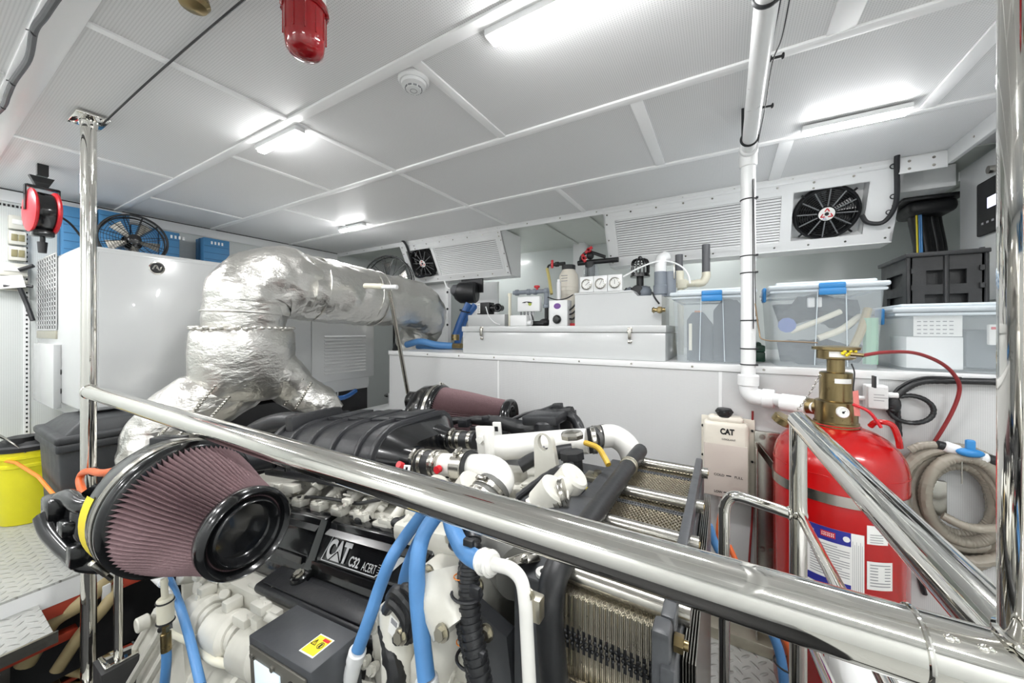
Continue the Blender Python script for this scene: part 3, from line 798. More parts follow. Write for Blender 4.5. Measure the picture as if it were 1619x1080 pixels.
b = MB(); b.quad(p0 + V(.0, 0, -.015), p0 + V(.014, -.004, -.01), p0 + V(.02, 0, -.1), p0 + V(.004, 0, -.1)); obj('red_tag', b, mat('pink_tag_film', '#d77f78', .4, var=.05), t, label='pinkish red safety tag')
b = MB(); b.tube([p0 + V(.0, 0, -.06), p0 + V(.04, -.01, -.08), p0 + V(.07, -.01, -.13)], .005, 8, 4); obj('pull_cord', b, 'redp', t)
# red thin hose with a sag to the coil
b = MB(); b.tube([W(1364, 562, Y=1.7), W(1400, 557, Y=1.74), W(1445, 558, Y=1.82), W(1484, 572, Y=1.88), W(1508, 592, Y=1.92), W(1517, 615, Y=1.95), W(1506, 650, Y=1.96), W(1480, 695, Y=1.975), W(1455, 730, Y=1.98), W(1440, 765, Y=1.98)], .006, 10, 8)
tag(obj('red_hose', b, mat('dark_red_hose', '#8e2a2c', .4, var=.05)), 'thin dark red hose looping from the brass valve down the bench wall', 'hose')
b = MB(); b.tube([W(1190, 650, Y=1.985), W(1189, 700, Y=1.985), W(1190, 800, Y=1.985), W(1184, 900, Y=1.985), W(1186, 960, Y=1.985), W(1188, 1020, Y=1.985)], .0045, 8, 5)
tag(obj('red_cable', b, mat('dark_red_hose', '#8e2a2c')), 'dark red cable running straight down the bench between bottle and cylinder', 'cable')
# steel backing bracket
b = MB(); q0 = W(1192, 680, Y=1.985); q1 = W(1225, 680, Y=1.985); b.box(q0.x, q1.x + .02, 1.97, 1.995, PF + .06, q0.z, .003)
b.box(q0.x, q0.x + .006, 1.86, 1.97, PF + .06, q0.z - .05, .002)
for z in (-.48, -.98): b.bolt(V(q0.x + .03, 1.97, z), (0, -1, 0), .009, .008); b.bolt(V(q0.x + .065, 1.97, z), (0, -1, 0), .009, .008)
tag(obj('cylinder_bracket', b, 'steel'), 'brushed steel channel bracket on the bench behind the red cylinder', 'bracket')

# coolant bottle
x0, x1 = W(1112, 700, Y=1.95).x, W(1184, 700, Y=1.95).x
t = thing('coolant_bottle', 'translucent cream coolant bottle with a black cap on the bench front', 'bottle', V((x0+x1)/2, 1.95, -.78))
b = MB(); b.box(x0, x1, 1.91, 1.98, -.765, -.42, .02, 4); b.box(x0 + .02, x1 - .02, 1.92, 1.975, -.43, -.395, .015, 3); b.box(x0 - .01, x1 + .025, 1.98, 1.99, -.77, -.41, .004)
for z in (-.46, -.6): 
    for x in (x0 - .004, x1 + .014): b.cyl(V(x, 1.978, z), V(x, 1.982, z), .008)
b.slot(1); b.box(x0 + .004, x1 - .004, 1.909, 1.93, -.76, -.52, .004)
b.slot(2); b.fit('CAT', V(x0 + .07, 1.9085, -.475), (1, 0, 0), (0, 0, 1), .055, .028, .0006, .05); b.text('COOLANT', V(x0 + .076, 1.9085, -.5), (1, 0, 0), (0, 0, 1), .011, .0006, 1, .01)
b.text('COLD', V(x0 + .045, 1.908, -.665), (1, 0, 0), (0, 0, 1), .015, .0006, 1, .012); b.text('FULL', V(x0 + .125, 1.908, -.665), (1, 0, 0), (0, 0, 1), .015, .0006, 1, .012); b.box(x0 + .093, x0 + .113, 1.908, 1.909, -.661, -.657)
b.text('LOW', V(x0 + .045, 1.908, -.742), (1, 0, 0), (0, 0, 1), .014, .0006, 1, .012); b.text('ADD', V(x0 + .115, 1.908, -.742), (1, 0, 0), (0, 0, 1), .014, .0006, 1, .012); b.box(x0 + .083, x0 + .105, 1.908, 1.909, -.738, -.734)
for z in (-.46, -.6):
    for x in (x0 - .004, x1 + .014): b.bolt(V(x, 1.98, z), (0, -1, 0), .006, .005)
obj('bottle_body', b, ['bottle', 'pinkw', 'ink'], t)
b = MB(); b.lathe(V((x0+x1)/2 - .005, 1.945, -.4), (0, 0, 1), [(.028, 0), (.028, .008), (.032, .012), (.033, .03), (.028, .036), (0, .036)], 24)
for k in range(8): b.ball(V((x0+x1)/2 - .005 + .03 * math.cos(k * .785), 1.945 + .03 * math.sin(k * .785), -.378), .007, n=8)
obj('bottle_cap', b, 'rubber', t)
b = MB(); b.tube([V(x0 + .08, 1.95, -.765), V(x0 + .08, 1.95, -.8), V(x0 + .06, 1.95, -.95), V(x0 + .1, 1.96, -1.2)], .008, 8, 5); obj('outlet_hose', b, 'orange', t)

# grey junction box with its glands, black cable loom with loop
t = thing('junction_box', 'small white square junction box with cable glands on the bench front', 'junction box', W(1387, 642, Y=1.95))
a, c = W(1368, 645, Y=1.95), W(1404, 610, Y=1.95)
b = MB(); b.box(a.x, c.x, 1.94, 1.99, a.z, c.z, .006, 3); b.box(a.x + .004, c.x - .004, 1.932, 1.94, a.z + .004, c.z - .004, .003)
for x in (a.x + .01, c.x - .01):
    for z in (a.z + .01, c.z - .01): b.bolt(V(x, 1.932, z), (0, -1, 0), .004, .002)
b.slot(1)
for k in range(3): b.box(a.x + .02, a.x + .05 + .01 * (k % 2), 1.9312, 1.932, (a.z + c.z) / 2 - .012 + k * .011, (a.z + c.z) / 2 - .01 + k * .011)
obj('box_body', b, ['trim', 'inkg'], t)
b = MB(); zc = (a.z + c.z) / 2 + .01; b.cyl(V(c.x, 1.96, zc), V(c.x + .03, 1.96, zc), .011, n=12); b.cyl(V((a.x+c.x)/2, 1.96, c.z), V((a.x+c.x)/2, 1.96, c.z + .03), .009, n=12); b.cyl(V(a.x, 1.96, zc - .02), V(a.x - .02, 1.96, zc - .02), .009, n=12); obj('cable_gland', b, 'pvc', t)
t = thing('cable_loom', 'black corrugated cable loom with a round loop on the bench front', 'cable loom', W(1440, 700, Y=1.97))
b = MB(); b.tube([W(1640, 606, Y=1.97), W(1575, 604, Y=1.97), W(1500, 602, Y=1.97), W(1458, 603, Y=1.97), W(1430, 615, Y=1.97), W(1412, 632, Y=1.965), W(1410, 650, Y=1.965)], .013, 12, 10, rib=(.06, .006)); obj('loom_branch', b, 'corr', t)
b = MB(); b.tube([W(1418, 640, Y=1.975), W(1420, 665, Y=1.975), W(1422, 690, Y=1.975)], .009, 10, 8, rib=(.06, .006)); b.ball(W(1414, 640, Y=1.965), .022, (.9, .7, 1.6)); obj('loom_joint', b, 'corr', t)
b = MB(); pts = []
c0 = W(1439, 647, Y=1.97)
for k in range(10):
    a = R(120 - 32 * k); pts.append(c0 + V(.062 * math.cos(a), 0, .052 * math.sin(a)))
b.tube(pts, .0085, 10, 8, rib=(.06, .006)); obj('loom_loop', b, 'corr', t)
b = MB(); b.tube([W(1402, 628, Y=1.96), W(1412, 622, Y=1.96), W(1425, 610, Y=1.965), W(1458, 597, Y=1.965), W(1520, 598, Y=1.965)], .0045, 8, 6); obj('thin_wire', b, 'wire', t)

# hose coil with blue valve
t = thing('hose_coil', 'coil of clear ribbed hose with a blue valve hung on the bench front', 'hose', W(1510, 880, Y=1.93))
hc = W(1508, 792, Y=1.93)
for i, (r1, r2, dx, dz, y, mt) in enumerate(((.15, .19, .0, 0, 1.9, 'glass'), (.13, .165, .02, .01, 1.93, 'glass'), (.12, .18, -.012, -.015, 1.955, 'glass'), (.1, .15, .015, .02, 1.9, 'glass'), (.14, .175, .03, -.02, 1.97, 'glass'), (.085, .13, .02, -.0, 1.95, 'glass'), (.125, .15, -.02, -.005, 1.96, 'glass'), (.155, .2, .01, -.012, 1.94, 'glass'), (.11, .19, .005, -.03, 1.925, 'glass'))):
    b = MB(); pts = [hc + V(dx + r1 * math.cos(R(30 * k)), (y - 1.93) + .012 * math.sin(R(30 * k + 40 * i)), dz + r2 * math.sin(R(30 * k))) for k in range(12)]
    b.tube(pts, .0185, 10, 12, True, rib=(.045, .0055)); obj('hose_turn', b, mt, t)
b = MB(); b.tube([W(1438, 712, Y=1.9), W(1455, 705, Y=1.9), W(1480, 703, Y=1.9)], .013, 10, 10, rib=(.05, .006)); obj('hose_end', b, 'glass', t)
b = MB(); b.cyl(W(1494, 706, Y=1.9), W(1568, 728, Y=1.9), .014, n=20); b.cyl(W(1492, 705, Y=1.9), W(1516, 713, Y=1.9), .019, n=20, b=.003); b.cyl(W(1546, 722, Y=1.9), W(1560, 726, Y=1.9), .019, n=20, b=.003); b.slot(1); b.cyl(W(1482, 703, Y=1.9), W(1494, 706, Y=1.9), .015); b.cyl(W(1562, 726, Y=1.9), W(1580, 730, Y=1.9), .017)
obj('valve_body', b, ['pvc', 'rubber'], t)
b = MB(); q = W(1534, 716, Y=1.875); b.ball(q, .034, (1, .5, .45), 18); b.box(q.x - .012, q.x + .012, q.y - .008, q.y + .008, q.z, q.z + .045, .006); obj('valve_handle', b, 'bluep', t, label='blue valve handle')
b = MB(); b.tube([W(1521, 728, Y=1.88), W(1521, 765, Y=1.88)], .002, 6); obj('hanger_wire', b, 'steel', t)
b = MB(); b.tube([W(1490, 815, Y=1.86), W(1520, 830, Y=1.85), W(1550, 836, Y=1.85), W(1600, 836, Y=1.85)], .014, 10, 10, rib=(.05, .006)); obj('hose_end', b, 'glass', t)
b = MB(); q = hc + V(-.045, .04, .02); b.box(q.x, q.x + .045, 1.975, 1.995, q.z - .1, q.z + .03, .002); tag(obj('coil_hook', b, 'steel'), 'grey steel plate behind the hose coil on the bench front', 'plate')
b = MB(); b.tube([W(1443, 860, Y=1.99), W(1450, 895, Y=1.99), W(1462, 940, Y=1.99)], .008, 6, 3); tag(obj('dark_strap', b, 'wire'), 'dark flat strap hanging down the bench beside the red cylinder', 'strap')

# white moulded tub beyond the rail, low at the right
b = MB(); q = W(1450, 1060, Y=.95) + V(0, 0, -.12); pr = [(q.y - .2, PF), (q.y + .25, PF), (q.y + .27, q.z - .02), (q.y + .18, q.z + .05), (q.y - .1, q.z + .02), (q.y - .22, q.z - .09)]
b.extr(pr, q.x - .09, q.x + .4, .04, 4); tag(obj('white_tub', b, 'pvc'), 'white moulded plastic tub on the walkway low beyond the rail', 'tub')
# blue and orange hose bundle behind the rail
t = thing('hose_bundle', 'blue and orange hoses tied together running to the floor beside the red cylinder', 'hose', W(1240, 1100, Y=1.4))
b = MB(); b.tube([W(1120, 830, Y=1.5), W(1135, 868, Y=1.5), W(1175, 930, Y=1.45), W(1212, 985, Y=1.42), W(1232, 1030, Y=1.4), W(1240, 1085, Y=1.38), W(1243, 1150, Y=1.38)], .014, 12, 6); obj('blue_hose', b, 'blue', t)
b = MB(); b.tube([W(1152, 862, Y=1.52), W(1185, 930, Y=1.48), W(1225, 985, Y=1.43), W(1247, 1030, Y=1.41), W(1253, 1085, Y=1.39), W(1255, 1150, Y=1.38)], .009, 12, 6); obj('orange_hose', b, 'orange', t)
b = MB(); q = W(1244, 1050, Y=1.38); b.ring(q, (0, 0, 1), .032, .003, 24, 6); obj('cable_tie', b, 'wire', t)

# ---------------------------------------------------------------- things on the bench top
BT = SH + .001
def latch(b, q, s=1.):
    b.box(q.x - .012*s, q.x + .012*s, q.y - .006, q.y, q.z + .012*s, q.z + .03*s, .003); b.box(q.x - .008*s, q.x + .008*s, q.y - .016, q.y - .004, q.z - .03*s, q.z + .02*s, .004); b.cyl(V(q.x - .012*s, q.y - .01, q.z + .01*s), V(q.x + .012*s, q.y - .01, q.z + .01*s), .004*s, n=10); b.box(q.x - .01*s, q.x + .01*s, q.y - .005, q.y, q.z - .05*s, q.z - .036*s, .002)
t = thing('storage_locker', 'long low white locker with two steel latches on the bench top', 'locker', V(-.94, 2.3, BT))
lx0, lx1 = W(731, 540, Y=2.05).x, W(1052, 540, Y=2.05).x
b = MB(); b.box(lx0, lx1, 2.055, 2.6, BT, -.018, .003); obj('locker_body', b, 'white', t)
b = MB(); b.box(lx0 - .004, lx1 + .004, 2.048, 2.605, -.016, .022, .004); obj('locker_lid', b, 'white', t)
for px, py in ((762, 524), (996, 527)):
    b = MB(); q = W(px, py, Y=2.05); latch(b, q, 1.1); obj('latch', b, 'steel', t)
# second, taller white cover with a stepped top
TL = .0225
x0, x1, xm = W(909, 480, Y=2.26).x, W(1046, 480, Y=2.26).x, W(1000, 480, Y=2.26).x
b = MB(); b.prism([V(x0, 2.26, TL), V(x1, 2.26, TL), V(x1, 2.26, .2), V(xm + .03, 2.26, .2), V(xm, 2.26, .232), V(x0, 2.26, .232)], V(0, .33, 0))
b.box(x0 - .004, xm + .0, 2.255, 2.6, .225, .236, .002)
t = thing('machine_cover', 'white sheet cover with a stepped top standing on the long locker', 'cover', V((x0+x1)/2, 2.3, TL)); obj('cover_body', b, 'white', t)
t = thing('gauge_panel', 'white panel of three round dial gauges on top of the white cover', 'gauge panel', V(-.7, 2.3, .237))
g0, g1 = W(917, 450, Y=2.28).x, W(984, 450, Y=2.28).x; gw = (g1 - g0) / 3
for k in range(3):
    xa = g0 + gw * k; b = MB(); b.box(xa, xa + gw - .003, 2.28, 2.31, .24, .24 + gw * 1.12, .002)
    obj('panel_plate', b, 'trim', t)
    c = V(xa + gw / 2, 2.28, .24 + gw * .55)
    b = MB(); b.lathe(c, (0, -1, 0), [(gw * .38, 0), (gw * .38, .01), (gw * .32, .012), (gw * .31, .007), (0, .007)], 28); b.slot(1); b.lathe(c + V(0, -.0072, 0), (0, -1, 0), [(gw * .3, 0), (gw * .3, .0005)], 28)
    b.slot(2); a = R(40 + 25 * k); b.tube([c + V(-.008 * math.cos(a), -.009, -.008 * math.sin(a)), c + V(gw * .24 * math.cos(a), -.009, gw * .24 * math.sin(a))], .0012, 5)
    for j in range(9):
        a = R(-45 + 33.75 * j); b.box(-.001, .001, -.0088, -.008, gw * .24, gw * .29, m=Matrix.Translation(c) @ Matrix.Rotation(a, 4, 'Y'))
    obj('dial_gauge', b, ['steel', 'paper', 'ink'], t)
b = MB(); b.box(g0, g1, 2.3, 2.32, .236, .245); obj('panel_foot', b, 'trim', t)
# filter housings with red valve levers behind the gauges
t = thing('filter_housing', 'white filter canister with a black lid and a yellowish tube behind the gauges', 'filter', W(899, 480, Y=2.6))
q = W(899, 438, Y=2.65); fz = q.z
b = MB(); b.lathe(V(q.x, 2.65, TL), (0, 0, 1), [(.07, 0), (.075, .01), (.075, fz - TL - .02), (.07, fz - TL + .015), (.052, fz - TL + .045), (.046, fz - TL + .06)], 32)
for k in range(3): b.ring(V(q.x, 2.65, fz - .08 - k * .03), (0, 0, 1), .075, .003, 28, 6)
b.slot(1)
for k in range(3): b.box(q.x - .03, q.x + .02, 2.574, 2.576, fz - .0 - k * .02, fz + .004 - k * .02)
obj('canister', b, ['bottle', 'inkg'], t)
b = MB(); b.cyl(V(q.x, 2.65, fz + .055), V(q.x, 2.65, fz + .09), .052, n=28, b=.003); obj('canister_lid', b, 'rubber', t)
b = MB(); zt = W(880, 418, Y=2.65).z; xa = W(871, 418, Y=2.65).x; b.cyl(V(xa, 2.65, zt), V(q.x - .03, 2.65, zt), .014, n=16); b.cyl(V(xa + .04, 2.65, zt), V(xa + .065, 2.65, zt), .02, n=16); b.tube([V(xa, 2.65, zt), V(xa - .02, 2.65, zt - .005), V(xa - .03, 2.65, zt - .03)], .008, 10)
obj('lid_pipe', b, 'rubber', t)
b = MB(); b.box(xa + .008, xa + .028, 2.63, 2.64, zt - .03, zt + .035, .004); obj('valve_lever', b, 'redp', t)
b = MB(); b.tube([W(865, 425, Y=2.64), W(868, 440, Y=2.6), W(872, 465, Y=2.55)], .012, 10, 5); obj('drain_tube', b, mat('yellowed_tube', '#c9bb76', .4, var=.05), t)
t = thing('valve_manifold', 'dark pipe manifold with two red valve levers beside the white column', 'valve', W(940, 420, Y=2.8))
z = W(940, 414, Y=2.8).z; xa, xb = W(914, 414, Y=2.8).x, W(957, 414, Y=2.8).x
b = MB(); b.cyl(V(xa, 2.8, z), V(xb + .1, 2.8, z), .02, n=16); b.tube([V(xa + .02, 2.8, z), V(xa + .03, 2.8, z + .05), V(xa + .09, 2.8, z + .08), V(xb, 2.8, z + .03)], .013, 10); b.cyl(V(xa + .1, 2.8, TL - .19), V(xa + .1, 2.8, z), .04, n=20); b.ball(V(xa + .1, 2.8, z + .05), .03)
obj('manifold_pipe', b, 'rubber', t)
for dx, dz, an in ((.06, .03, 70), (.1, .09, -35)):
    b = MB(); T = Matrix.Translation(V(xa + dx, 2.765, z + dz)) @ Matrix.Rotation(R(an), 4, 'Y'); b.box(-.035, .035, -.006, .006, -.012, .012, .004, m=T); b.box(-.012, .012, -.006, .02, -.018, .018, .004, m=T); obj('valve_lever', b, 'redp', t)
b = MB(); q = W(932, 440, Y=2.78); b.lathe(V(q.x, 2.82, TL - .19), (0, 0, 1), [(.06, 0), (.06, z - TL + .14), (.05, z - TL + .17)], 24)
tag(obj('filter_bowl', b, 'clear'), 'clear filter bowl hanging behind the three dial gauges', 'filter')
# grey pvc pipe run with red knob, controllers
t = thing('pvc_manifold', 'grey plastic pipe run with a small red knob above the white controller box', 'pipe', W(850, 470, Y=2.45))
z = W(850, 461, Y=2.45).z; xa, xb = W(812, 461, Y=2.45).x, W(864, 461, Y=2.45).x
b = MB(); b.cyl(V(xa, 2.45, z), V(xb, 2.45, z), .016, n=18)
for u_ in (.06, .42, .62, .95): b.cyl(V(xa + (xb - xa) * u_, 2.45, z), V(xa + (xb - xa) * (u_ + .1), 2.45, z), .023, n=18, b=.003)
b.ball(V(xb, 2.45, z), .022); b.cyl(V(xb, 2.45, z), V(xb, 2.45, z - .12), .018, n=18); b.cyl(V(xb, 2.45, z - .1), V(xb, 2.45, z - .125), .026, n=18, b=.003)
obj('pipe_run', b, 'gpvc', t)
b = MB(); q = V(xa + (xb - xa) * .72, 2.45, z); b.cyl(q, q + V(0, 0, .03), .01); b.cyl(q + V(0, 0, .028), q + V(0, 0, .045), .022, n=14, b=.004); obj('valve_knob', b, 'redp', t)
b = MB(); q = W(806, 475, Y=2.45); b.cyl(V(q.x, 2.45, TL), V(q.x, 2.45, q.z + .045), .012, n=14); b.cyl(V(q.x, 2.45, q.z + .03), V(q.x, 2.45, q.z + .055), .016, n=14); obj('side_tube', b, 'cream', t)
b = MB(); b.cyl(V(xb, 2.45, TL), V(xb, 2.45, z - .12), .014); b.ball(V(xb - .01, 2.44, TL + .03), .035, (1.2, 1, .8)); b.cyl(V(xb - .1, 2.42, TL + .02), V(xb, 2.42, TL + .02), .02); obj('pump_head', b, 'rubber', t)
t = thing('controller_box', 'white wall controller box with a green and black oval badge over the locker', 'controller', W(835, 495, Y=2.4))
a, c = W(818, 493, Y=2.4), W(853, 468, Y=2.4)
b = MB(); b.box(a.x, c.x, 2.4, 2.44, a.z, c.z, .004); b.box((a.x + c.x) / 2 - .03, (a.x + c.x) / 2 + .03, 2.42, 2.44, TL, a.z); obj('box_body', b, 'trim', t)
b = MB(); q = (a + c) / 2
b.lathe(V(q.x + .015, 2.399, q.z), (0, -1, 0), [(.014, 0), (.014, .001)], 20); b.slot(1); b.put([V(q.x - .01 + .045 * math.cos(R(15 * k)), 2.397, q.z + .006 + .012 * math.sin(R(15 * k))) for k in range(12)], [list(range(12))]); b.slot(2); b.lathe(V(q.x - .012, 2.398, q.z), (0, -1, 0), [(.013, 0), (.013, .0015)], 20)
obj('oval_badge', b, [mat('badge_green', '#a9b84a', .5, var=0), 'ink', 'paper'], t)
b = MB()
for k in range(4): b.cyl(V(a.x + .02 + k * .03, 2.42, a.z - .02), V(a.x + .02 + k * .03, 2.42, a.z), .008, n=12)
obj('cable_gland', b, 'inkg', t)
b = MB()
for k in range(4): b.tube([V(a.x + .02 + k * .03, 2.42, a.z - .02), V(a.x + .03 + k * .03, 2.42, a.z - .05), V(a.x + .06 + k * .02, 2.44, TL + .005)], .005, 6, 4)
obj('lead_wires', b, 'wire', t)
b = MB(); a, c = W(806, 512, Y=2.32), W(832, 498, Y=2.32); b.box(a.x, c.x, 2.32, 2.38, TL, c.z, .008, 3); b.cyl(V(c.x, 2.35, TL + .025), V(c.x + .03, 2.35, TL + .025), .018, n=12)
tag(obj('white_actuator', b, 'trim'), 'small rounded white housing on the locker below the badge box', 'housing')
t = thing('dosing_unit', 'white dosing unit with a purple oval badge and a black round knob', 'dosing unit', W(882, 505, Y=2.3))
a, c = W(868, 512, Y=2.32), W(897, 474, Y=2.32)
b = MB(); b.box(a.x, c.x, 2.32, 2.4, TL, c.z, .003); obj('unit_body', b, 'trim', t)
b = MB(); q = W(881, 484, Y=2.318); b.put([q + V(.026 * math.cos(R(20 * k)), 0, .02 * math.sin(R(20 * k))) for k in range(18)], [list(range(18))]); obj('oval_badge', b, 'purple', t)
b = MB(); q = W(881, 505, Y=2.318); b.lathe(q, (0, -1, 0), [(.03, 0), (.03, .01), (.02, .02), (0, .021)], 24); obj('control_knob', b, 'black', t)
b = MB(); b.box(c.x + .004, c.x + .05, 2.36, 2.42, TL, TL + .02); 
tag(obj('red_box', b, 'redp'), 'tiny red box wedged between dosing unit and white cover', 'box')
b = MB()
for k in range(3): b.tube([V(c.x + .0, 2.36, TL + .05 + k * .03), V(c.x + .03, 2.35, TL + .05 + k * .04), V(c.x + .055, 2.37, TL + .08 + k * .045)], .006, 8, 5)
b.tube([W(866, 470, Y=2.34), W(880, 474, Y=2.33), W(895, 472, Y=2.33), W(906, 466, Y=2.34)], .004, 6, 5)
tag(obj('dosing_hoses', b, 'wire'), 'small dark hoses beside the dosing unit with purple badge', 'hose')
b = MB(); a, c = W(880, 464, Y=2.5), W(887, 446, Y=2.5); b.cyl(V((a.x+c.x)/2, 2.5, .03), V((a.x+c.x)/2, 2.5, c.z), .016, n=16); b.cyl(V((a.x+c.x)/2, 2.5, c.z), V((a.x+c.x)/2, 2.5, c.z + .02), .012, n=12)
tag(obj('white_vial', b, 'pvc'), 'small white bottle beside the filter canister', 'bottle')
# black strainer with vented cap, grey pipe, cream valve
q = W(1012, 425, Y=2.45); zb = .203
t = thing('sea_strainer', 'black ribbed dome strainer on grey pipe fittings over the white cover', 'strainer', V(q.x, 2.45, zb))
b = MB(); r0 = .055
b.lathe(V(q.x, 2.45, q.z - .055), (0, 0, 1), [(r0 * 1.1, 0), (r0 * 1.1, .012), (r0, .014), (r0, .025)], 32)
for k in range(14):
    a = R(360 / 14 * k); e = V(math.cos(a), math.sin(a), 0); c = V(q.x, 2.45, q.z - .03)
    b.tube([c + e * r0 * .97, c + e * r0 * .98 + V(0, 0, .05), c + e * r0 * .75 + V(0, 0, .085), c + V(0, 0, .095)], .005, 6, 3)
b.ball(V(q.x, 2.45, q.z + .067), .015); b.ring(V(q.x, 2.45, q.z + .03), (0, 0, 1), r0 * .95, .004, 28, 6)
obj('strainer_cap', b, 'black', t)
b = MB(); b.cyl(V(q.x, 2.45, zb), V(q.x, 2.45, q.z - .05), .022, n=20); b.cyl(V(q.x - .09, 2.45, zb + .045), V(q.x + .06, 2.45, zb + .045), .026, n=20); b.cyl(V(q.x - .01, 2.4, zb + .045), V(q.x - .01, 2.45, zb + .045), .035, n=20, b=.004); obj('strainer_base', b, 'rubber', t)
b = MB(); b.ball(V(q.x + .03, 2.44, zb + .035), .045, (1, 1, .95)); b.cyl(V(q.x - .1, 2.45, zb + .03), V(q.x - .05, 2.45, zb + .05), .03, n=18); obj('grey_fitting', b, 'gpvc', t)
q = W(1044, 430, Y=2.4)
t = thing('grey_standpipe', 'grey upright pipe with a white ribbed hose top beside the black strainer', 'pipe', V(q.x, 2.4, zb))
b = MB(); b.cyl(V(q.x, 2.4, zb), V(q.x, 2.4, q.z + .0), .035, n=24); b.cyl(V(q.x, 2.4, zb + .01), V(q.x, 2.4, zb + .07), .041, n=24, b=.004); b.cyl(V(q.x + .05, 2.43, zb), V(q.x + .05, 2.43, q.z), .036, n=24); obj('grey_pipe', b, 'gpvc', t)
b = MB(); b.tube([V(q.x, 2.4, q.z), V(q.x, 2.4, q.z + .05), V(q.x + .005, 2.42, q.z + .08), V(q.x + .02, 2.46, q.z + .1)], .034, 20, 6, rib=(.03, .01)); obj('ribbed_hose', b, 'pvc', t)
b = MB(); b.box(q.x + .075, q.x + .082, 2.4, 2.41, q.z - .05, q.z + .05, .002, m=None); obj('clamp_tail', b, 'steel', t)
b = MB(); b.tube([W(985, 438, Y=2.3), W(1010, 424, Y=2.32), W(1037, 414, Y=2.36), W(1060, 414, Y=2.4), W(1078, 422, Y=2.4), W(1088, 435, Y=2.4), W(1091, 448, Y=2.4)], .005, 8, 6)
tag(obj('clear_tube', b, 'pvc'), 'thin translucent white tube arching over the strainer and the standpipe', 'tube')
t = thing('diverter_valve', 'cream and white pipe valve with dark hoses above it behind the clear bin', 'valve', W(1085, 460, Y=2.7))
z = W(1085, 449, Y=2.7).z; xa, xb = W(1066, 449, Y=2.7).x, W(1100, 449, Y=2.7).x
b = MB(); b.cyl(V(xa, 2.7, z), V(xb, 2.7, z), .022, n=20); b.cyl(V(xa + .03, 2.7, z), V(xa + .03, 2.7, z + .09), .03, n=20, b=.004); b.box(xa + .02, xa + .08, 2.67, 2.72, z - .03, z + .03, .008); b.tube([V(xb, 2.7, z), V(xb + .04, 2.7, z + .005), V(xb + .06, 2.7, z + .04), V(xb + .06, 2.7, z + .07)], .026, 16, 5); b.cyl(V(xa + .04, 2.7, BT), V(xa + .04, 2.7, z), .02)
obj('valve_body', b, 'cream', t)
b = MB(); b.cyl(V(xa + .03, 2.7, z + .09), V(xa + .03, 2.7, z + .2), .024, n=18); obj('grey_pipe', b, 'gcable', t)
b = MB(); b.cyl(V(xb + .06, 2.7, z + .06), V(xb + .06, 2.7, z + .25), .024, n=18); obj('grey_pipe', b, 'gcable', t)
# brass ball valve at the cover's right end
q = W(1043, 490, Y=2.2)
t = thing('brass_ball_valve', 'small brass valve with a black lead between white cover and clear bin', 'valve', V(q.x, 2.2, q.z - .02))
b = MB(); b.ball(V(q.x, 2.2, q.z), .02); b.cyl(V(q.x - .03, 2.2, q.z), V(q.x + .03, 2.2, q.z), .012, n=12); b.cyl(V(q.x, 2.2, q.z), V(q.x, 2.26, q.z), .012, n=12); b.bolt(V(q.x - .03, 2.2, q.z), (-1, 0, 0), .014, .01); b.bolt(V(q.x, 2.19, q.z), (0, -1, 0), .012, .012); obj('valve_body', b, 'brass', t)
b = MB(); b.tube([W(1031, 462, Y=2.24), W(1036, 472, Y=2.23), W(1042, 480, Y=2.21)], .005, 8, 4); obj('valve_lead', b, 'wire', t)
# small pump box at the left end
t = thing('small_pump', 'small black pump motor with a white rating label on the low white box', 'pump', W(770, 500, Y=2.5))
a, c = W(754, 497, Y=2.5), W(770, 478, Y=2.5)
b = MB(); b.box(a.x, c.x + .02, 2.5, 2.58, a.z, c.z, .004); obj('pump_body', b, 'rubber', t)
b = MB(); b.box(a.x + .003, a.x + .034, 2.497, 2.5, a.z + .008, c.z - .004); b.slot(1)
for k in range(5): b.box(a.x + .008, a.x + .028 - .004 * (k % 2), 2.4962, 2.497, a.z + .018 + k * .013, a.z + .022 + k * .013)
obj('rating_label', b, ['paper', 'ink'], t)
b = MB(); b.cyl(V(c.x + .02, 2.54, (a.z+c.z)/2), V(c.x + .09, 2.54, (a.z+c.z)/2), .032, n=20, b=.004); b.ring(V(c.x + .105, 2.5, (a.z+c.z)/2), (.3, -1, 0), .025, .011, 24, 8); b.cyl(V(c.x + .105, 2.52, (a.z+c.z)/2), V(c.x + .105, 2.56, (a.z+c.z)/2), .025); obj('pump_head', b, 'black', t)
b = MB(); b.tube([W(768, 485, Y=2.47), W(773, 500, Y=2.46), W(782, 510, Y=2.45), W(790, 513, Y=2.4)], .004, 8, 5); obj('white_lead', b, 'pvc', t)
a, c = W(742, 510, Y=2.48), W(800, 497, Y=2.48)
b = MB(); b.box(a.x, c.x, 2.46, 2.6, TL, a.z * 0 + c.z, .004); tag(obj('low_box', b, 'white'), 'low white box under the small black pump on the locker', 'box')

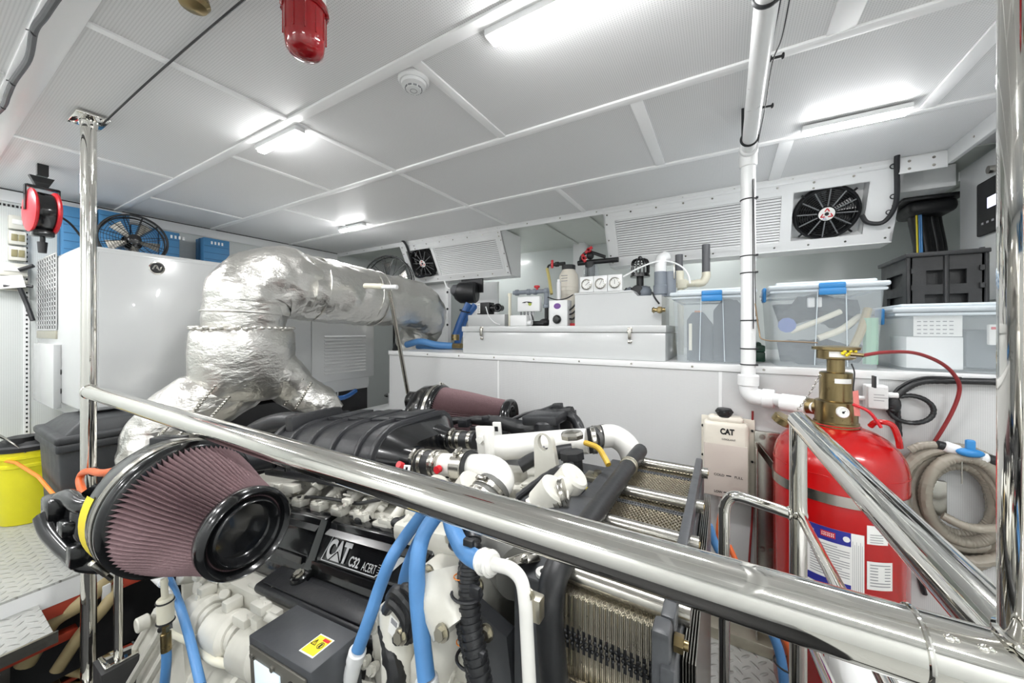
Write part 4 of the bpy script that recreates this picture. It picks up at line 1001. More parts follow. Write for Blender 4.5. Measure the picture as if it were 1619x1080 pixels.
# clear storage bins
def bin_(x0, x1, y0, dep, zt, name_label, latch_x=None, side=True):
    t = thing('storage_bin', name_label, 'storage bin', V((x0+x1)/2, y0 + dep / 2, BT), 'clear storage bins on the bench top')
    def tub(x0, x1, y0, y1, z0, z1, tp, th):
        b = MB(); o = [(x0 + tp, y0 + tp), (x1 - tp, y0 + tp), (x1 - tp, y1 - tp), (x0 + tp, y1 - tp)]; p = [(x0, y0), (x1, y0), (x1, y1), (x0, y1)]
        def rnd(c4, r):
            out = []
            for i, (cx, cy) in enumerate(c4):
                ix = cx + (r if cx < (x0+x1)/2 else -r); iy = cy + (r if cy < (y0+y1)/2 else -r)
                for k in range(5):
                    a = R(180 + 90 * i + 22.5 * k); out.append((ix + r * math.cos(a), iy + r * math.sin(a)))
            return out
        lo, hi = rnd(o, .03), rnd(p, .03); n = len(lo)
        vs = [V(x, y, z0) for x, y in lo] + [V(x, y, z1) for x, y in hi]
        b.put(vs, [[i, (i+1) % n, n + (i+1) % n, n + i] for i in range(n)] + [list(range(n))[::-1]])
        return b
    b = tub(x0, x1, y0, y0 + dep, BT + .002, zt - .03, .018, .002)
    o = obj('bin_body', b, 'clear', t, 60)
    b = MB(); b.tube([V(x0, y0, zt - .045), V(x1, y0, zt - .045), V(x1, y0 + dep, zt - .045), V(x0, y0 + dep, zt - .045)], .006, 8, 1, closed=True)
    obj('bin_rim', b, 'clearlid', t)
    b = MB(); b.box(x0 - .012, x1 + .012, y0 - .012, y0 + dep + .012, zt - .034, zt - .014, .008, 3); b.box(x0 + .02, x1 - .02, y0 + .02, y0 + dep - .02, zt - .016, zt, .007, 3); obj('bin_lid', b, 'clearlid', t)
    if latch_x is not None:
        b = MB(); w = .045; b.box(latch_x - w, latch_x + w, y0 - .022, y0 - .008, zt - .065, zt - .035, .004); b.box(latch_x - w, latch_x + w, y0 - .02, y0 - .004, zt - .036, zt - .012, .006); obj('bin_latch', b, 'bluep', t, label='blue front latch')
        b = MB()
        for s in (-1, 1): b.tube([V(latch_x + s * .047, y0 - .005, zt - .05), V(latch_x + s * .055, y0 + .012, BT + .01)], .0022, 6)
        obj('bin_rib', b, 'clearlid', t)
    if side:
        b = MB(); b.box(x0 - .026, x0 - .012, y0 + .07, y0 + .15, zt - .085, zt - .015, .006); obj('bin_latch', b, 'bluep', t, label='blue side latch')
    return t
b1 = (W(1063, 500, Y=2.06).x, .118)
bin_(b1[0], b1[1], 2.06, .5, .205, 'clear bin with dark jugs inside, left of the white pipe on the bench', (W(1110, 460, Y=2.06).x + W(1141, 460, Y=2.06).x) / 2, False)
b2 = (W(1219, 500, Y=2.06).x, W(1402, 500, Y=2.06).x)
bin_(b2[0], b2[1], 2.06, .5, .215, 'large clear bin full of hoses behind the brass valve', (W(1291, 460, Y=2.06).x + W(1339, 460, Y=2.06).x) / 2)
b3 = (W(1416, 520, Y=2.1).x, W(1416, 520, Y=2.1).x + .58)
bin_(b3[0], b3[1], 2.1, .48, .105, 'low clear bin holding papers and white boxes under the black folding crate', b3[0] + .42)
# contents, first bin
def jug(x, y, w, dp, h, label, cap='oring'):
    t = thing('oil_jug', label, 'jug', V(x, y, BT + .008), 'dark jugs in the clear bin')
    b = MB(); pr = [(-w/2, 0), (w/2, 0), (w/2, h * .68), (w*.12, h * .93), (-w*.28, h * .93), (-w/2, h * .78)]
    b.prism([V(x + a, y, BT + .008 + z) for a, z in pr], V(0, dp, 0)); obj('jug_body', b, 'jug', t)
    b = MB(); b.cyl(V(x - w*.1, y + dp/2, BT + h * .93), V(x - w*.1, y + dp/2, BT + h), w * .14, n=16); obj('jug_cap', b, cap, t)
jug(-.115, 2.13, .12, .16, .27, 'smaller dark jug with an orange cap inside the bin beside the pipe')
jug(.03, 2.12, .165, .3, .33, 'bigger dark jug inside the bin beside the pipe', 'jug')
b = MB(); b.box(-.165, -.15, 2.118, 2.122, BT + .06, BT + .2, .001); tag(obj('jug_scale_strip', b, 'cream'), 'cream level strip in front of the small dark jug', 'strip')
# contents, second bin
def inside(name, pts, r, m, label, cat='hose', **kw):
    b = MB(); b.tube(pts, r, 10, 6, **kw); return tag(obj(name, b, m), label, cat)
X2 = b2[0]
inside('clear_hose', [V(X2 + .08, 2.12, -.01), V(X2 + .16, 2.11, .03), V(X2 + .26, 2.14, .08)], .012, 'cream', 'pale short hose end slanting inside the large clear bin')
inside('clear_hose', [V(X2 + .18, 2.12, -.04), V(X2 + .26, 2.13, .0), V(X2 + .34, 2.2, .06)], .014, 'cream', 'second pale hose lying lower inside the large clear bin')
inside('clear_hose', [V(X2 + .3, 2.13, -.08), V(X2 + .33, 2.14, .0), V(X2 + .36, 2.18, .09)], .016, 'tan', 'tan hose standing steeply inside the large clear bin')
inside('green_bottle', [V(X2 + .36, 2.15, -.15), V(X2 + .362, 2.15, .05)], .025, mat('pale_green_plastic', '#8fc0a0', .4, var=.05), 'pale green bottle at one end inside the large clear bin', 'bottle')
inside('blue_disc', [V(X2 + .065, 2.105, .02), V(X2 + .065, 2.12, .02)], .035, mat('periwinkle_plastic', '#5d74b8', .4, var=.05), 'round blue lid near the side wall inside the large clear bin', 'lid')
inside('dark_bundle', [V(X2 + .05, 2.26, -.12), V(X2 + .2, 2.25, -.1), V(X2 + .35, 2.26, -.12)], .05, 'jug', 'dark hose bundle at the bottom inside the large clear bin', 'bundle', jit=(.03, 9))
inside('dark_bundle', [V(X2 + .05, 2.34, .06), V(X2 + .2, 2.33, .1), V(X2 + .35, 2.34, .07)], .065, 'jug', 'dark hose bundle at the top inside the large clear bin', 'bundle', jit=(.04, 9))
b = MB(); b.box(X2 + .14, X2 + .165, 2.1, 2.13, .1, .145, .004); b.box(X2 + .175, X2 + .19, 2.1, 2.13, .1, .145, .004); tag(obj('white_fitting', b, 'pvc'), 'small white fitting under the blue latch inside the large clear bin', 'fitting')
# contents, third bin
X3 = b3[0]
b = MB(); b.box(X3 + .04, X3 + .2, 2.13, 2.3, BT + .01, -.03, .003); tag(obj('white_carton', b, 'trim'), 'plain white carton inside the low clear bin', 'carton')
b = MB(); b.box(X3 + .06, X3 + .195, 2.125, 2.128, -.028, .055, .0); b.slot(1)
for k in range(4):
    for j in range(6): b.box(X3 + .07 + j * .018, X3 + .081 + j * .018, 2.1235, 2.125, .03 - k * .016, .034 - k * .016)
tag(obj('printed_sheet', b, ['paper', 'inkg']), 'printed white sheet standing on the carton inside the low clear bin', 'paper')
b = MB(); b.box(X3 + .23, X3 + .5, 2.2, 2.45, BT + .01, .0, .02); tag(obj('grey_pouch', b, mat('grey_fabric', '#6d747a', .7, var=.1)), 'grey pouch behind the white packet inside the low clear bin', 'pouch')
b = MB(); b.box(X3 + .27, X3 + .36, 2.14, 2.16, -.06, .02, .005); b.slot(1); b.box(X3 + .275, X3 + .355, 2.138, 2.14, .0, .01); tag(obj('white_packet', b, ['paper', 'redp']), 'white packet with a red stripe inside the low clear bin', 'packet')
# green case between the bins
b = MB(); g0, g1 = .122, .16; b.box(g0, g1 + .02, 2.3, 2.5, BT, BT + .05, .005); b.box(g0, g1 + .02, 2.3, 2.5, BT + .052, BT + .085, .005); b.cyl(V(g0 + .03, 2.32, BT + .09), V(g0 + .03, 2.42, BT + .09), .012)
tag(obj('green_case', b, 'green'), 'dark green plastic case between two clear bins', 'case')

# folding crate
t = thing('folding_crate', 'black folding step crate with window cut-outs standing on the low clear bin', 'crate', V(b3[0] + .2, 2.3, .106))
cz0, cz1 = .107, .107 + .21
ca, cb = W(1436, 440, Y=2.2).x, W(1560, 440, Y=2.2).x
def panel(b, P0, ux, W_, z0, z1, holes, th):
    """upright panel with rectangular holes"""
    xs = sorted({0, W_} | {h[0] for h in holes} | {h[1] for h in holes}); zs = sorted({z0, z1} | {h[2] for h in holes} | {h[3] for h in holes})
    nn = V(-ux.y, ux.x, 0) * th
    for i in range(len(xs) - 1):
        for j in range(len(zs) - 1):
            cx, cz = (xs[i] + xs[i+1]) / 2, (zs[j] + zs[j+1]) / 2
            if any(h[0] < cx < h[1] and h[2] < cz < h[3] for h in holes): continue
            a = P0 + ux * xs[i]; c = P0 + ux * xs[i+1]
            b.prism([V(a.x, a.y, zs[j]), V(c.x, c.y, zs[j]), V(c.x, c.y, zs[j+1]), V(a.x, a.y, zs[j+1])], nn)
b = MB(); wd = cb - ca; P0 = V(ca, 2.2, 0)
b.box(ca + .02, cb - .02, 2.23, 2.47, cz0, cz1 - .02); hz = [(wd * .24, wd * .49, cz0 + .08, cz0 + .14), (wd * .53, wd * .76, cz0 + .08, cz0 + .14), (wd * .22, wd * .49, cz0 + .0, cz0 + .04), (wd * .53, wd * .78, cz0 + .0, cz0 + .04)]
panel(b, P0, V(1, 0, 0), wd, cz0, cz1 - .012, hz, .012); panel(b, P0 + V(0, .3, 0), V(1, 0, 0), wd, cz0, cz1 - .012, hz, .012)
sd = .3
panel(b, P0, V(0, 1, 0), sd, cz0, cz1 - .012, [(.06, .24, cz0 + .08, cz0 + .14), (.06, .24, cz0, cz0 + .04)], -.012); panel(b, P0 + V(wd - .012, 0, 0), V(0, 1, 0), sd, cz0, cz1 - .012, [(.06, .24, cz0 + .08, cz0 + .14)], -.012)
for xx in (0, wd): b.cyl(V(ca + xx, 2.2, cz0), V(ca + xx, 2.2, cz1 - .012), .007, n=10)
for zz in (cz0 + .06, cz0 + .13, cz0 + .2):
    b.box(ca + .006, ca + .014, 2.19, 2.2, zz, zz + .02); b.box(ca + wd - .02, ca + wd - .008, 2.19, 2.2, zz, zz + .02)
b.cyl(V(ca + wd / 2, 2.198, cz0), V(ca + wd / 2, 2.198, cz1 - .012), .008, n=10)
obj('crate_frame', b, 'cratep', t)
b = MB(); b.box(ca - .012, cb + .008, 2.185, 2.52, cz1 - .012, cz1 + .006, .004); obj('crate_top', b, 'cratep', t)

# black cable trunk in the recess
t = thing('cable_bundle', 'thick black cable bundle dropping through the recess ceiling behind the crate', 'cable bundle', W(1465, 400, Y=3.3))
b = MB()
for k, (px, r) in enumerate(((1446, .03), (1462, .034), (1478, .03), (1454, .03), (1472, .03))):
    p = W(px, 360, Y=3.2 + .04 * (k % 3)); b.tube([V(p.x, p.y, .78), V(p.x, p.y, .68), V(p.x + .03, p.y, .4), V(p.x + .03, p.y, BT)], r, 12, 6)
obj('black_cable', b, 'rubber', t)
b = MB(); p = W(1462, 330, Y=3.2); b.box(p.x - .1, p.x + .11, 3.1, 3.32, .69, .77, .03, 3); b.box(p.x - .13, p.x + .13, 3.08, 3.35, .768, .789, .004); obj('sealing_collar', b, 'rubber', t)
for px, m in ((1449, 'stick'), (1453, 'bluep'), (1456, 'bluep')):
    p = W(px, 370, Y=3.14); b = MB(); b.tube([V(p.x, p.y, .7), V(p.x + .005, p.y, .45), V(p.x + .01, p.y, .2)], .0045, 8, 4); obj('wire', b, m, t)
# white control cabinet on the right side
t = thing('control_cabinet', 'tall white control cabinet with a black display unit beside the black crate', 'cabinet', V(1.2, 2.5, -.1))
b = MB(); q = W(1520, 300, X=1.1); b.box(1.1, 1.5, 1.9, q.y, .12, q.z + 0.03 + .03, .008, 3); b.slot(1); zt_ = W(1521, 270, X=1.1).z; b.box(1.092, 1.1, 1.92, q.y - .004, .14, zt_, .004)
for z in (.3, .8): b.box(1.09, 1.1, q.y - .01, q.y + .004, z, z + .05)
obj('cabinet_body', b, ['white', 'white'], t)
a, c = W(1548, 293, X=1.09), W(1590, 360, X=1.09)
b = MB(); b.box(1.08, 1.092, c.y, a.y, c.z, a.z, .01); b.slot(1); s0, s1 = W(1561, 300, X=1.079), W(1590, 316, X=1.079); b.box(1.0785, 1.08, s1.y, s0.y, s1.z - .0, s1.z + .05)
b.slot(2)
for k in range(3): b.box(1.0785, 1.08, a.y - .06 - k * .04, a.y - .045 - k * .04, c.z + .05, c.z + .06)
obj('display_unit', b, ['ink', 'lcd', 'inkg'], t)
b = MB(); q = W(1572, 267, X=1.088); b.cyl(q, q + V(-.02, 0, 0), .018, n=16); obj('cabinet_lock', b, 'steel', t)
b = MB(); b.box(1.05, 1.5, 1.95, 2.8, BT + .28 , BT + .288, .0); tag(obj('cabinet_shelf', b, 'tote'), 'dark shelf edge under the white control cabinet', 'shelf')

# things at the bench's far left end: partition, bilge blower, blue hoses
b = MB(); q = W(708, 500, Y=3.05); b.box(q.x - .35, q.x + .0, 3.06, 3.08, BT, .5); b.box(q.x - .02, q.x + .02, 3.03, 3.08, BT, .52, .003)
b.slot(1)
for z in (.05, .22, .4): b.bolt(V(q.x + .012, 3.03, z), (0, -1, 0), .01, .004)
b.slot(0); b.box(q.x + .0, q.x + .45, 3.35, 3.37, BT, .52)
struct('wall_partition', b, ['trim', 'ink'])
t = thing('bilge_blower', 'black drum shaped blower under the slanted box with blue hoses', 'blower', W(740, 465, Y=2.9))
c = W(737, 463, Y=2.9)
b = MB(); b.lathe(c + V(-.09, -.05, 0), (.9, .35, 0), [(.07, 0), (.085, .02), (.105, .05), (.105, .2), (.09, .22)], 28); obj('blower_drum', b, 'rubber', t)
b = MB(); b.lathe(c + V(-.12, -.09, .02), (.9, .35, 0), [(0, 0), (.035, .005), (.058, .03), (.06, .08)], 24); obj('blower_cap', b, 'gcable', t)
b = MB(); b.tube([c + V(-.21, -.08, .12), c + V(-.17, -.09, .06), c + V(-.12, -.1, .03)], .008, 8, 5); obj('white_lead', b, 'pvc', t)
b = MB(); b.box(c.x - .1, c.x + .16, c.y + .05, c.y + .07, c.z, .52); obj('blower_bracket', b, 'rubber', t)
t = thing('blue_hoses', 'pair of thick blue hoses with brass fittings at the far end of the bench', 'hose', W(715, 530, Y=2.8))
b = MB(); b.tube([W(752, 482, Y=2.85), W(735, 505, Y=2.8), W(725, 535, Y=2.75), W(722, 550, Y=2.7)], .032, 14, 6); obj('blue_hose', b, mat('deep_blue_hose', '#2f5f9e', .4, var=.05), t)
b = MB(); b.tube([W(741, 480, Y=2.8), W(729, 505, Y=2.75), W(718, 535, Y=2.7)], .032, 14, 6); obj('blue_hose', b, mat('deep_blue_hose', '#2f5f9e'), t)
b = MB(); b.tube([W(643, 545, Y=2.3), W(665, 540, Y=2.3), W(690, 545, Y=2.35), W(716, 547, Y=2.4)], .028, 14, 6); obj('blue_hose', b, 'blue', t)
b = MB(); b.tube([W(660, 548, Y=2.4), W(690, 552, Y=2.4), W(712, 555, Y=2.45), W(735, 554, Y=2.5)], .022, 14, 6); obj('blue_hose', b, 'blue', t)
b = MB(); b.cyl(W(714, 547, Y=2.4), W(730, 547, Y=2.4), .022, n=16); q = W(720, 538, Y=2.5); b.cyl(q, q + V(0, 0, .05), .035, n=16); obj('brass_fitting', b, 'brass', t)
b = MB(); q = W(735, 492, Y=2.78); b.ring(q, (.3, 0, 1), .05, .006, 20, 6); obj('hose_tie', b, 'wire', t)
# green case end
# ---------------------------------------------------------------- left side: generator enclosure
GX, GB, GY0, GY1, GZ0, GZ1 = -2.85, -3.93, .50, 2.31, -.433, .44
t = thing('generator_enclosure', 'big white generator enclosure with a vent grid and an oval badge behind the engine', 'generator', V((GX+GB)/2, (GY0+GY1)/2, GZ0))
b = MB(); b.box(GB, GX, GY0, GY1, GZ0, GZ1, .025, 3); obj('enclosure_body', b, 'white', t)
b = MB(); b.box(GX - .004, GX + .008, GY0 + .06, GY0 + 1.2, GZ0 + .02, GZ1 - .03, .004); b.box(GX - .004, GX + .008, GY0 + 1.205, GY1 - .01, GZ0 + .0, GZ1 - .03, .004)
obj('side_panel', b, 'white', t)
b = MB(); l0, l1 = W(513, 540, X=GX + .01), W(578, 540, X=GX + .01)
zt_, zb_ = W(513, 531, X=GX + .01).z, W(513, 590, X=GX + .01).z
for k in range(12):
    z = zt_ + (zb_ - zt_) * k / 11; b.prism([V(GX + .008, l0.y, z), V(GX + .016, l0.y, z - .012), V(GX + .008, l0.y, z - .014)], V(0, l1.y - l0.y, 0))
obj('louvre_panel', b, 'white', t)
b = MB(); q = W(248, 424, X=GX + .008); b.lathe(q, (1, 0, 0), [(.036, 0), (.036, .004), (.031, .005), (.03, .003)], 32); b.slot(1); b.lathe(q + V(.0035, 0, 0), (1, 0, 0), [(.029, 0), (.029, .001)], 28); b.slot(0); b.tube([q + V(.006, -.02, -.01), q + V(.006, -.005, .015), q + V(.006, .01, -.012), q + V(.006, .02, .01)], .004, 6, 4); b.ball(q + V(.006, 0, 0), .006)
obj('oval_badge', b, ['chrome', 'ink'], t)
# vent grid on the end face
b = MB(); a, c = W(60, 411, Y=GY0 - .002), W(90, 524, Y=GY0 - .002)
gx0, gx1 = W(61, 450, Y=GY0).x, W(91, 450, Y=GY0).x; gz1 = W(76, 407, Y=GY0).z; gz0 = W(76, 521, Y=GY0).z + .0
b.box(gx0, gx1, GY0 - .004, GY0, gz0, gz1); b.slot(1)
for i in range(9):
    x = gx0 + (gx1 - gx0) * i / 8; b.box(x - .011, x + .011, GY0 - .006, GY0 - .003, gz0, gz1, 0)
for k in range(17):
    z = gz0 + (gz1 - gz0) * k / 16; b.box(gx0, gx1, GY0 - .006, GY0 - .003, z - .0045, z + .0045, 0)
obj('vent_grid', b, ['dark', 'white'], t)
b = MB(); b.box(gx0, gx1, GY0 - .008, GY0, gz0 - .055, gz0 - .008, .001); obj('rating_plate', b, 'zinc', t)
b = MB()
for py in (588, 618): q = W(96, py, Y=GY0); b.lathe(q, (0, -1, 0), [(.022, -.01), (.024, .004), (.016, .004), (.015, -.005), (0, -.005)], 24)
obj('cable_port', b, 'ink', t)
b = MB(); a, c = W(53, 632, Y=GY0 - .03), W(84, 545, Y=GY0 - .03); b.box(a.x, c.x, GY0 - .03, GY0, a.z, c.z, .003); tag(obj('terminal_box', b, 'white'), 'flat white terminal box on the end of the generator enclosure', 'box')
b = MB(); b.box(GB + .1, GX - .06, 1.02, GY1 - .05, GZ0 - .08, GZ0, .003); b.box(GB + .1, -3.2, GY0 + .05, 1.02, GZ0 - .08, GZ0, .003)
for y in (1.7, 1.95): b.box(GX - .1, GX - .02, y - .006, y + .006, GZ0 - .2, GZ0)
b.box(GX - .04, GX, 1.55, 2.25, GZ0 - .1, GZ0 - .0)
for x in (GB + .15, GX - .4):
    for y in (GY0 + .15, GY1 - .15): b.box(x - .05, x + .05, y - .05, y + .05, LF, GZ0 - .08)
b.slot(1); b.box(GB + .2, GX - .1, 1.0, GY1, LF, GZ0 - .12)  # solid dark block stands in for the shaded openings under the skid
tag(obj('steel_skid', b, ['white', 'pit']), 'white skid frame with a dark block for the shaded openings under the generator enclosure', 'frame')
b = MB(); b.tube([W(515, 632, X=-2.8), W(545, 628, X=-2.78), W(562, 618, X=-2.85)], .02, 8, 4); tag(obj('blue_strap_hose', b, mat('deep_blue_hose', '#2f5f9e')), 'short dark blue hose on the floor under the generator louvres', 'hose')
b = MB(); b.box(-2.84, -2.3, 1.2, 2.6, -.75, -.72, .004); tag(obj('side_shelf', b, 'trim'), 'white shelf plate between the generator and the bench end', 'shelf')
# far round guard fan and stand
def disc_fan(name, label, c, ax, r, foot, hub_txt=None, n=12, rings=10, group=None):
    t = thing(name, label, 'fan', V(c.x, c.y, foot)); ax = Vector(ax).normalized()
    b = MB(); b.ring(c, ax, r, .007, 44, 8); b.ring(c - ax * .06, ax, r * .98, .005, 44, 8)
    u = ax.orthogonal().normalized(); w = ax.cross(u)
    for k in range(1, rings): b.ring(c + ax * .02 * math.cos(k / rings * 1.5), ax, r * (.2 + .8 * k / rings), .0014, 40, 4)
    for k in range(n):
        e = u * math.cos(R(360 / n * k)) + w * math.sin(R(360 / n * k)); b.tube([c + e * r * .15 + ax * .022, c + e * r * .6 + ax * .016, c + e * r], .0022, 5, 3)
        b.tube([c + e * r, c + e * r * .98 - ax * .06, c + e * r * .3 - ax * .08], .002, 5, 3)
    obj('fan_guard', b, 'mesh', t)
    b = MB(); fan_blades(b, c - ax * .03, ax, r * .85, 5); obj('fan_blades', b, 'steel', t)
    b = MB(); b.lathe(c + ax * .012, ax, [(r * .2, 0), (r * .2, .012), (r * .15, .016), (0, .017)], 28); obj('fan_hub', b, 'black', t)
    b = MB(); b.lathe(c - ax * .2, ax, [(.04, 0), (.05, .02), (.05, .12)], 24); obj('fan_motor', b, 'black', t)
    b = MB(); b.cyl(V(c.x, c.y, c.z) - ax * .14, V(c.x, c.y, foot) - ax * .14, .012, n=12); p = V(c.x, c.y, foot) - ax * .14; b.cyl(p, p + V(0, 0, .012), .1, n=28); obj('fan_stand', b, 'black', t)
    return t
disc_fan('desk_fan', 'round black wire desk fan standing on the generator enclosure', W(212, 377, X=-3.2) + V(0, 0, -.01), (1, -.12, .05), .155, GZ1 + .001)
disc_fan('drum_fan', 'large round grey fan guard behind the foil duct near the far corner', W(612, 447, Y=2.58), (.35, -1, 0), .275, -.7, rings=22)
# blue cartons on the enclosure
def carton(label, px0, px1, X, pyt, m='bluebox', letters=False, dx=.16):
    y0, y1 = W(px0, 400, X=X).y, W(px1, 400, X=X).y; zt = W(px1, pyt, X=X).z
    t = thing('blue_carton', label, 'carton', V(X - dx / 2, (y0+y1)/2, GZ1), 'blue cartons on the generator enclosure')
    b = MB(); b.box(X - dx, X, y0, y1, GZ1 + .001, zt, .003); obj('carton_body', b, 'bluebox', t)
    b = MB(); z = GZ1 + .05
    while z < zt - .03: b.box(X, X + .002, y0 + .004, y1 - .004, z, z + .004); z += .055
    b.box(X - dx * .6, X - dx * .4, y0 - .002, y0, GZ1 + .002, zt)
    obj('carton_seam', b, mat('dark_blue_seam', '#2a5a80', .6, var=.03), t)
    if letters:
        b = MB()
        for k in range(4): b.box(X + .0025, X + .0035, y0 + .05 + k * .025, y0 + .062 + k * .025, zt - .05, zt - .025); 
        obj('printed_mark', b, 'paper', t)
carton('blue carton beside the red reel and behind the tall steel post', 99, 152, -3.85, 334)
carton('blue carton between the steel post and the desk fan, highest of the row', 156, 205, -3.85, 340)
carton('blue carton partly hidden behind the desk fan', 208, 250, -3.85, 362)
carton('blue carton just past the rim of the desk fan', 256, 284, -3.8, 369, letters=True)
carton('small separate blue carton nearest to the foil duct bend', 322, 363, -3.8, 382, letters=True)
# red cable reel hanging from the ceiling
c = W(67, 335, X=-3.3)
t = thing('cable_reel', 'red and black cable reel hanging from the ceiling in the near left corner', 'cable reel', c + V(0, 0, -.3))
ax = V(-.08, 1, 0).normalized()
b = MB()
for s in (-1, 1): b.lathe(c + ax * .042 * s, ax * s, [(.11, -.01), (.118, -.004), (.118, .004), (.1, .01), (.04, .014), (0, .015)], 40)
obj('reel_flange', b, 'redp', t)
b = MB(); b.lathe(c - ax * .036, ax, [(.1, 0), (.105, .015), (.105, .057), (.1, .072)], 36)
side = V(-ax.y, ax.x, 0)
b.box(-.03, .03, -.04, .04, -.14, -.1, .006, m=Matrix.Translation(c) @ Matrix.Rotation(math.atan2(ax.y, ax.x) + math.pi/2, 4, 'Z'))
obj('reel_drum', b, 'black', t)
b = MB(); b.box(-.06, .06, -.02, .02, .125, .138, .004, m=Matrix.Translation(c) @ Matrix.Rotation(math.atan2(ax.y, ax.x), 4, 'Z')); 
b.prism([c + ax * -.02 + V(0, 0, .135), c + ax * .02 + V(0, 0, .135), c + ax * .045 + V(0, 0, .195), c - ax * .045 + V(0, 0, .195)], side * .03); b.box(c.x - .02, c.x + .02, c.y - .02, c.y + .02, c.z + .2, HC)
for s in (-1, 1): b.ob(c + ax * .06 * s + V(0, 0, .065), ax, side, (0, 0, 1), .006, .03, .14)
obj('reel_bracket', b, 'black', t)
b = MB(); b.tube([c + V(0, 0, -.13), c + V(.01, 0, -.15), c + V(0, 0, -.18)], .01, 8, 4); b.cyl(c + V(0, 0, -.17), c + V(0, 0, -.23), .02, .016, n=14); b.tube([c + ax * .05 + V(0, 0, .0), c + V(.0, .1, -.04), c + V(.0, .15, -.12)], .006, 8, 6); obj('reel_plug', b, 'rubber', t)
# switches on the left wall
X = XL + .004
def plate(name, label, x0, x1, y0, y1, window, lever=False):
    a, c = W(x0, y1, X=X), W(x1, y0, X=X); py = (y0 + y1) / 2
    a, c = W(x0, py, X=X), W(x1, py, X=X); z0 = W((x0+x1)/2, y1, X=X).z; z1 = W((x0+x1)/2, y0, X=X).z
    t = thing(name, label, 'switch', V(X, (a.y+c.y)/2, z0), 'switch boxes on the left wall')
    b = MB(); b.box(X, X + .05, a.y, c.y, z0, z1, .004); obj('switch_body', b, 'beige', t)
    w, h = c.y - a.y, z1 - z0
    b = MB()
    if window: b.box(X + .05, X + .054, a.y + w * .12, a.y + w * .48, z0 + h * .25, z1 - h * .25, .001); b.box(X + .05, X + .054, a.y + w * .52, a.y + w * .88, z0 + h * .25, z1 - h * .25, .001); obj('switch_window', b, 'window', t)
    else: b.box(X + .05, X + .056, a.y + w * .2, a.y + w * .8, z0 + h * .35, z1 - h * .3, .002); obj('switch_rocker', b, 'paper', t)
plate('thermostat', 'cream wall switch box, topmost in the column beside the reel', 12, 39, 343, 364, False)
plate('breaker_box', 'grey wall box with an amber window, upper of the two alike', 12, 40, 367, 388, True)
plate('breaker_box', 'grey wall box with an amber window, lower of the two alike', 12, 40, 391, 413, True)
plate('socket_box', 'wide grey socket box with a black plug on the wall', -6, 42, 417, 437, False)
plate('socket_box', 'lowest grey socket box under a folded white paper', -6, 42, 443, 460, True)
b = MB(); b.tube([W(53, 420, X=-3.95), W(40, 424, X=-3.97), W(30, 427, X=-3.98)], .012, 8, 4); b.tube([W(52, 453, X=-3.95), W(30, 452, X=-3.97), W(5, 452, X=-3.98)], .01, 8, 4); b.tube([W(30, 452, X=-3.97), W(42, 480, X=-3.96), W(52, 507, X=-3.93)], .012, 8, 4)
tag(obj('plug_leads', b, 'wire'), 'black plug leads running from wall sockets to the enclosure', 'lead')
b = MB(); q = W(12, 446, X=-3.97); b.ob(q, (.3, 1, .2), (1, 0, .3), (0, -.2, 1), .13, .004, .08); tag(obj('paper_note', b, 'paper'), 'folded white paper tucked over the lowest wall socket', 'paper')
b = MB(); b.box(XL + .001, XL + .05, W(-30, 400, X=XL).y, W(12, 400, X=XL).y + .02, -.6, .55, .003) if False else None

# charcoal tote, yellow bucket, straps
t = thing('charcoal_tote', 'tall charcoal plastic bin with a sloped lid on the side platform', 'bin', V(-2.9, .7, LF))
ty0, ty1, tx1, tx0 = .40, .98, -2.66, -3.12
def taper(b, x0, x1, y0, y1, z0, z1, k):
    p = [(x0 + k, y0 + k), (x1 - k, y0 + k), (x1 - k, y1 - k), (x0 + k, y1 - k)]; q = [(x0, y0), (x1, y0), (x1, y1), (x0, y1)]
    bm = bmesh.new(); vs = [bm.verts.new((x, y, z0)) for x, y in p] + [bm.verts.new((x, y, z1)) for x, y in q]
    for f in [[0,3,2,1], [4,5,6,7]] + [[i, (i+1) % 4, 4 + (i+1) % 4, 4 + i] for i in range(4)]: bm.faces.new([vs[i] for i in f])
    bmesh.ops.bevel(bm, geom=bm.edges[:], offset=.025, segments=3, affect='EDGES', profile=.5); b.putbm(bm)
b = MB(); taper(b, tx0, tx1, ty0, ty1, LF + .001, -.56, .025); b.box(tx0 - .012, tx1 + .012, ty0 - .012, ty1 + .012, -.58, -.535, .012, 3); obj('bin_body', b, 'tote', t)
b = MB(); b.box(tx0 - .016, tx1 + .016, ty0 - .016, ty1 + .016, -.54, -.5, .015, 3)
bm = bmesh.new(); vv = [(tx0, ty0 + .01, -.505), (tx1 + .0, ty0 + .01, -.505), (tx1, ty1 - .01, -.505), (tx0, ty1 - .01, -.505), (tx0 + .08, ty0 + .07, -.443), (tx1 - .03, ty0 + .07, -.443), (tx1 - .03, ty1 - .05, -.443), (tx0 + .08, ty1 - .05, -.443)]
vs = [bm.verts.new(v) for v in vv]
for f in [[0,3,2,1], [4,5,6,7]] + [[i, (i+1) % 4, 4 + (i+1) % 4, 4 + i] for i in range(4)]: bm.faces.new([vs[i] for i in f])
bmesh.ops.bevel(bm, geom=bm.edges[:], offset=.012, segments=2, affect='EDGES', profile=.5); b.putbm(bm)
obj('bin_lid', b, 'tote', t)
b = MB(); q = W(61, 735, Y=ty0 - .005); b.box(tx1 - .06, tx1 - .03, ty0 - .004, ty0, -.75, -.6); obj('yellow_sticker', b, 'stick', t) if False else None
b = MB(); b.tube([V(tx1 + .012, ty1, -.78), V(tx1 + .012, ty0 - .005, -.765), V(tx1 + .0, ty0 - .012, -.765), V(tx0 + .1, ty0 - .012, -.75), V(-3.4, .36, -.74), V(-3.62, .32, -.75)], .008, 8, 1, straight=True)
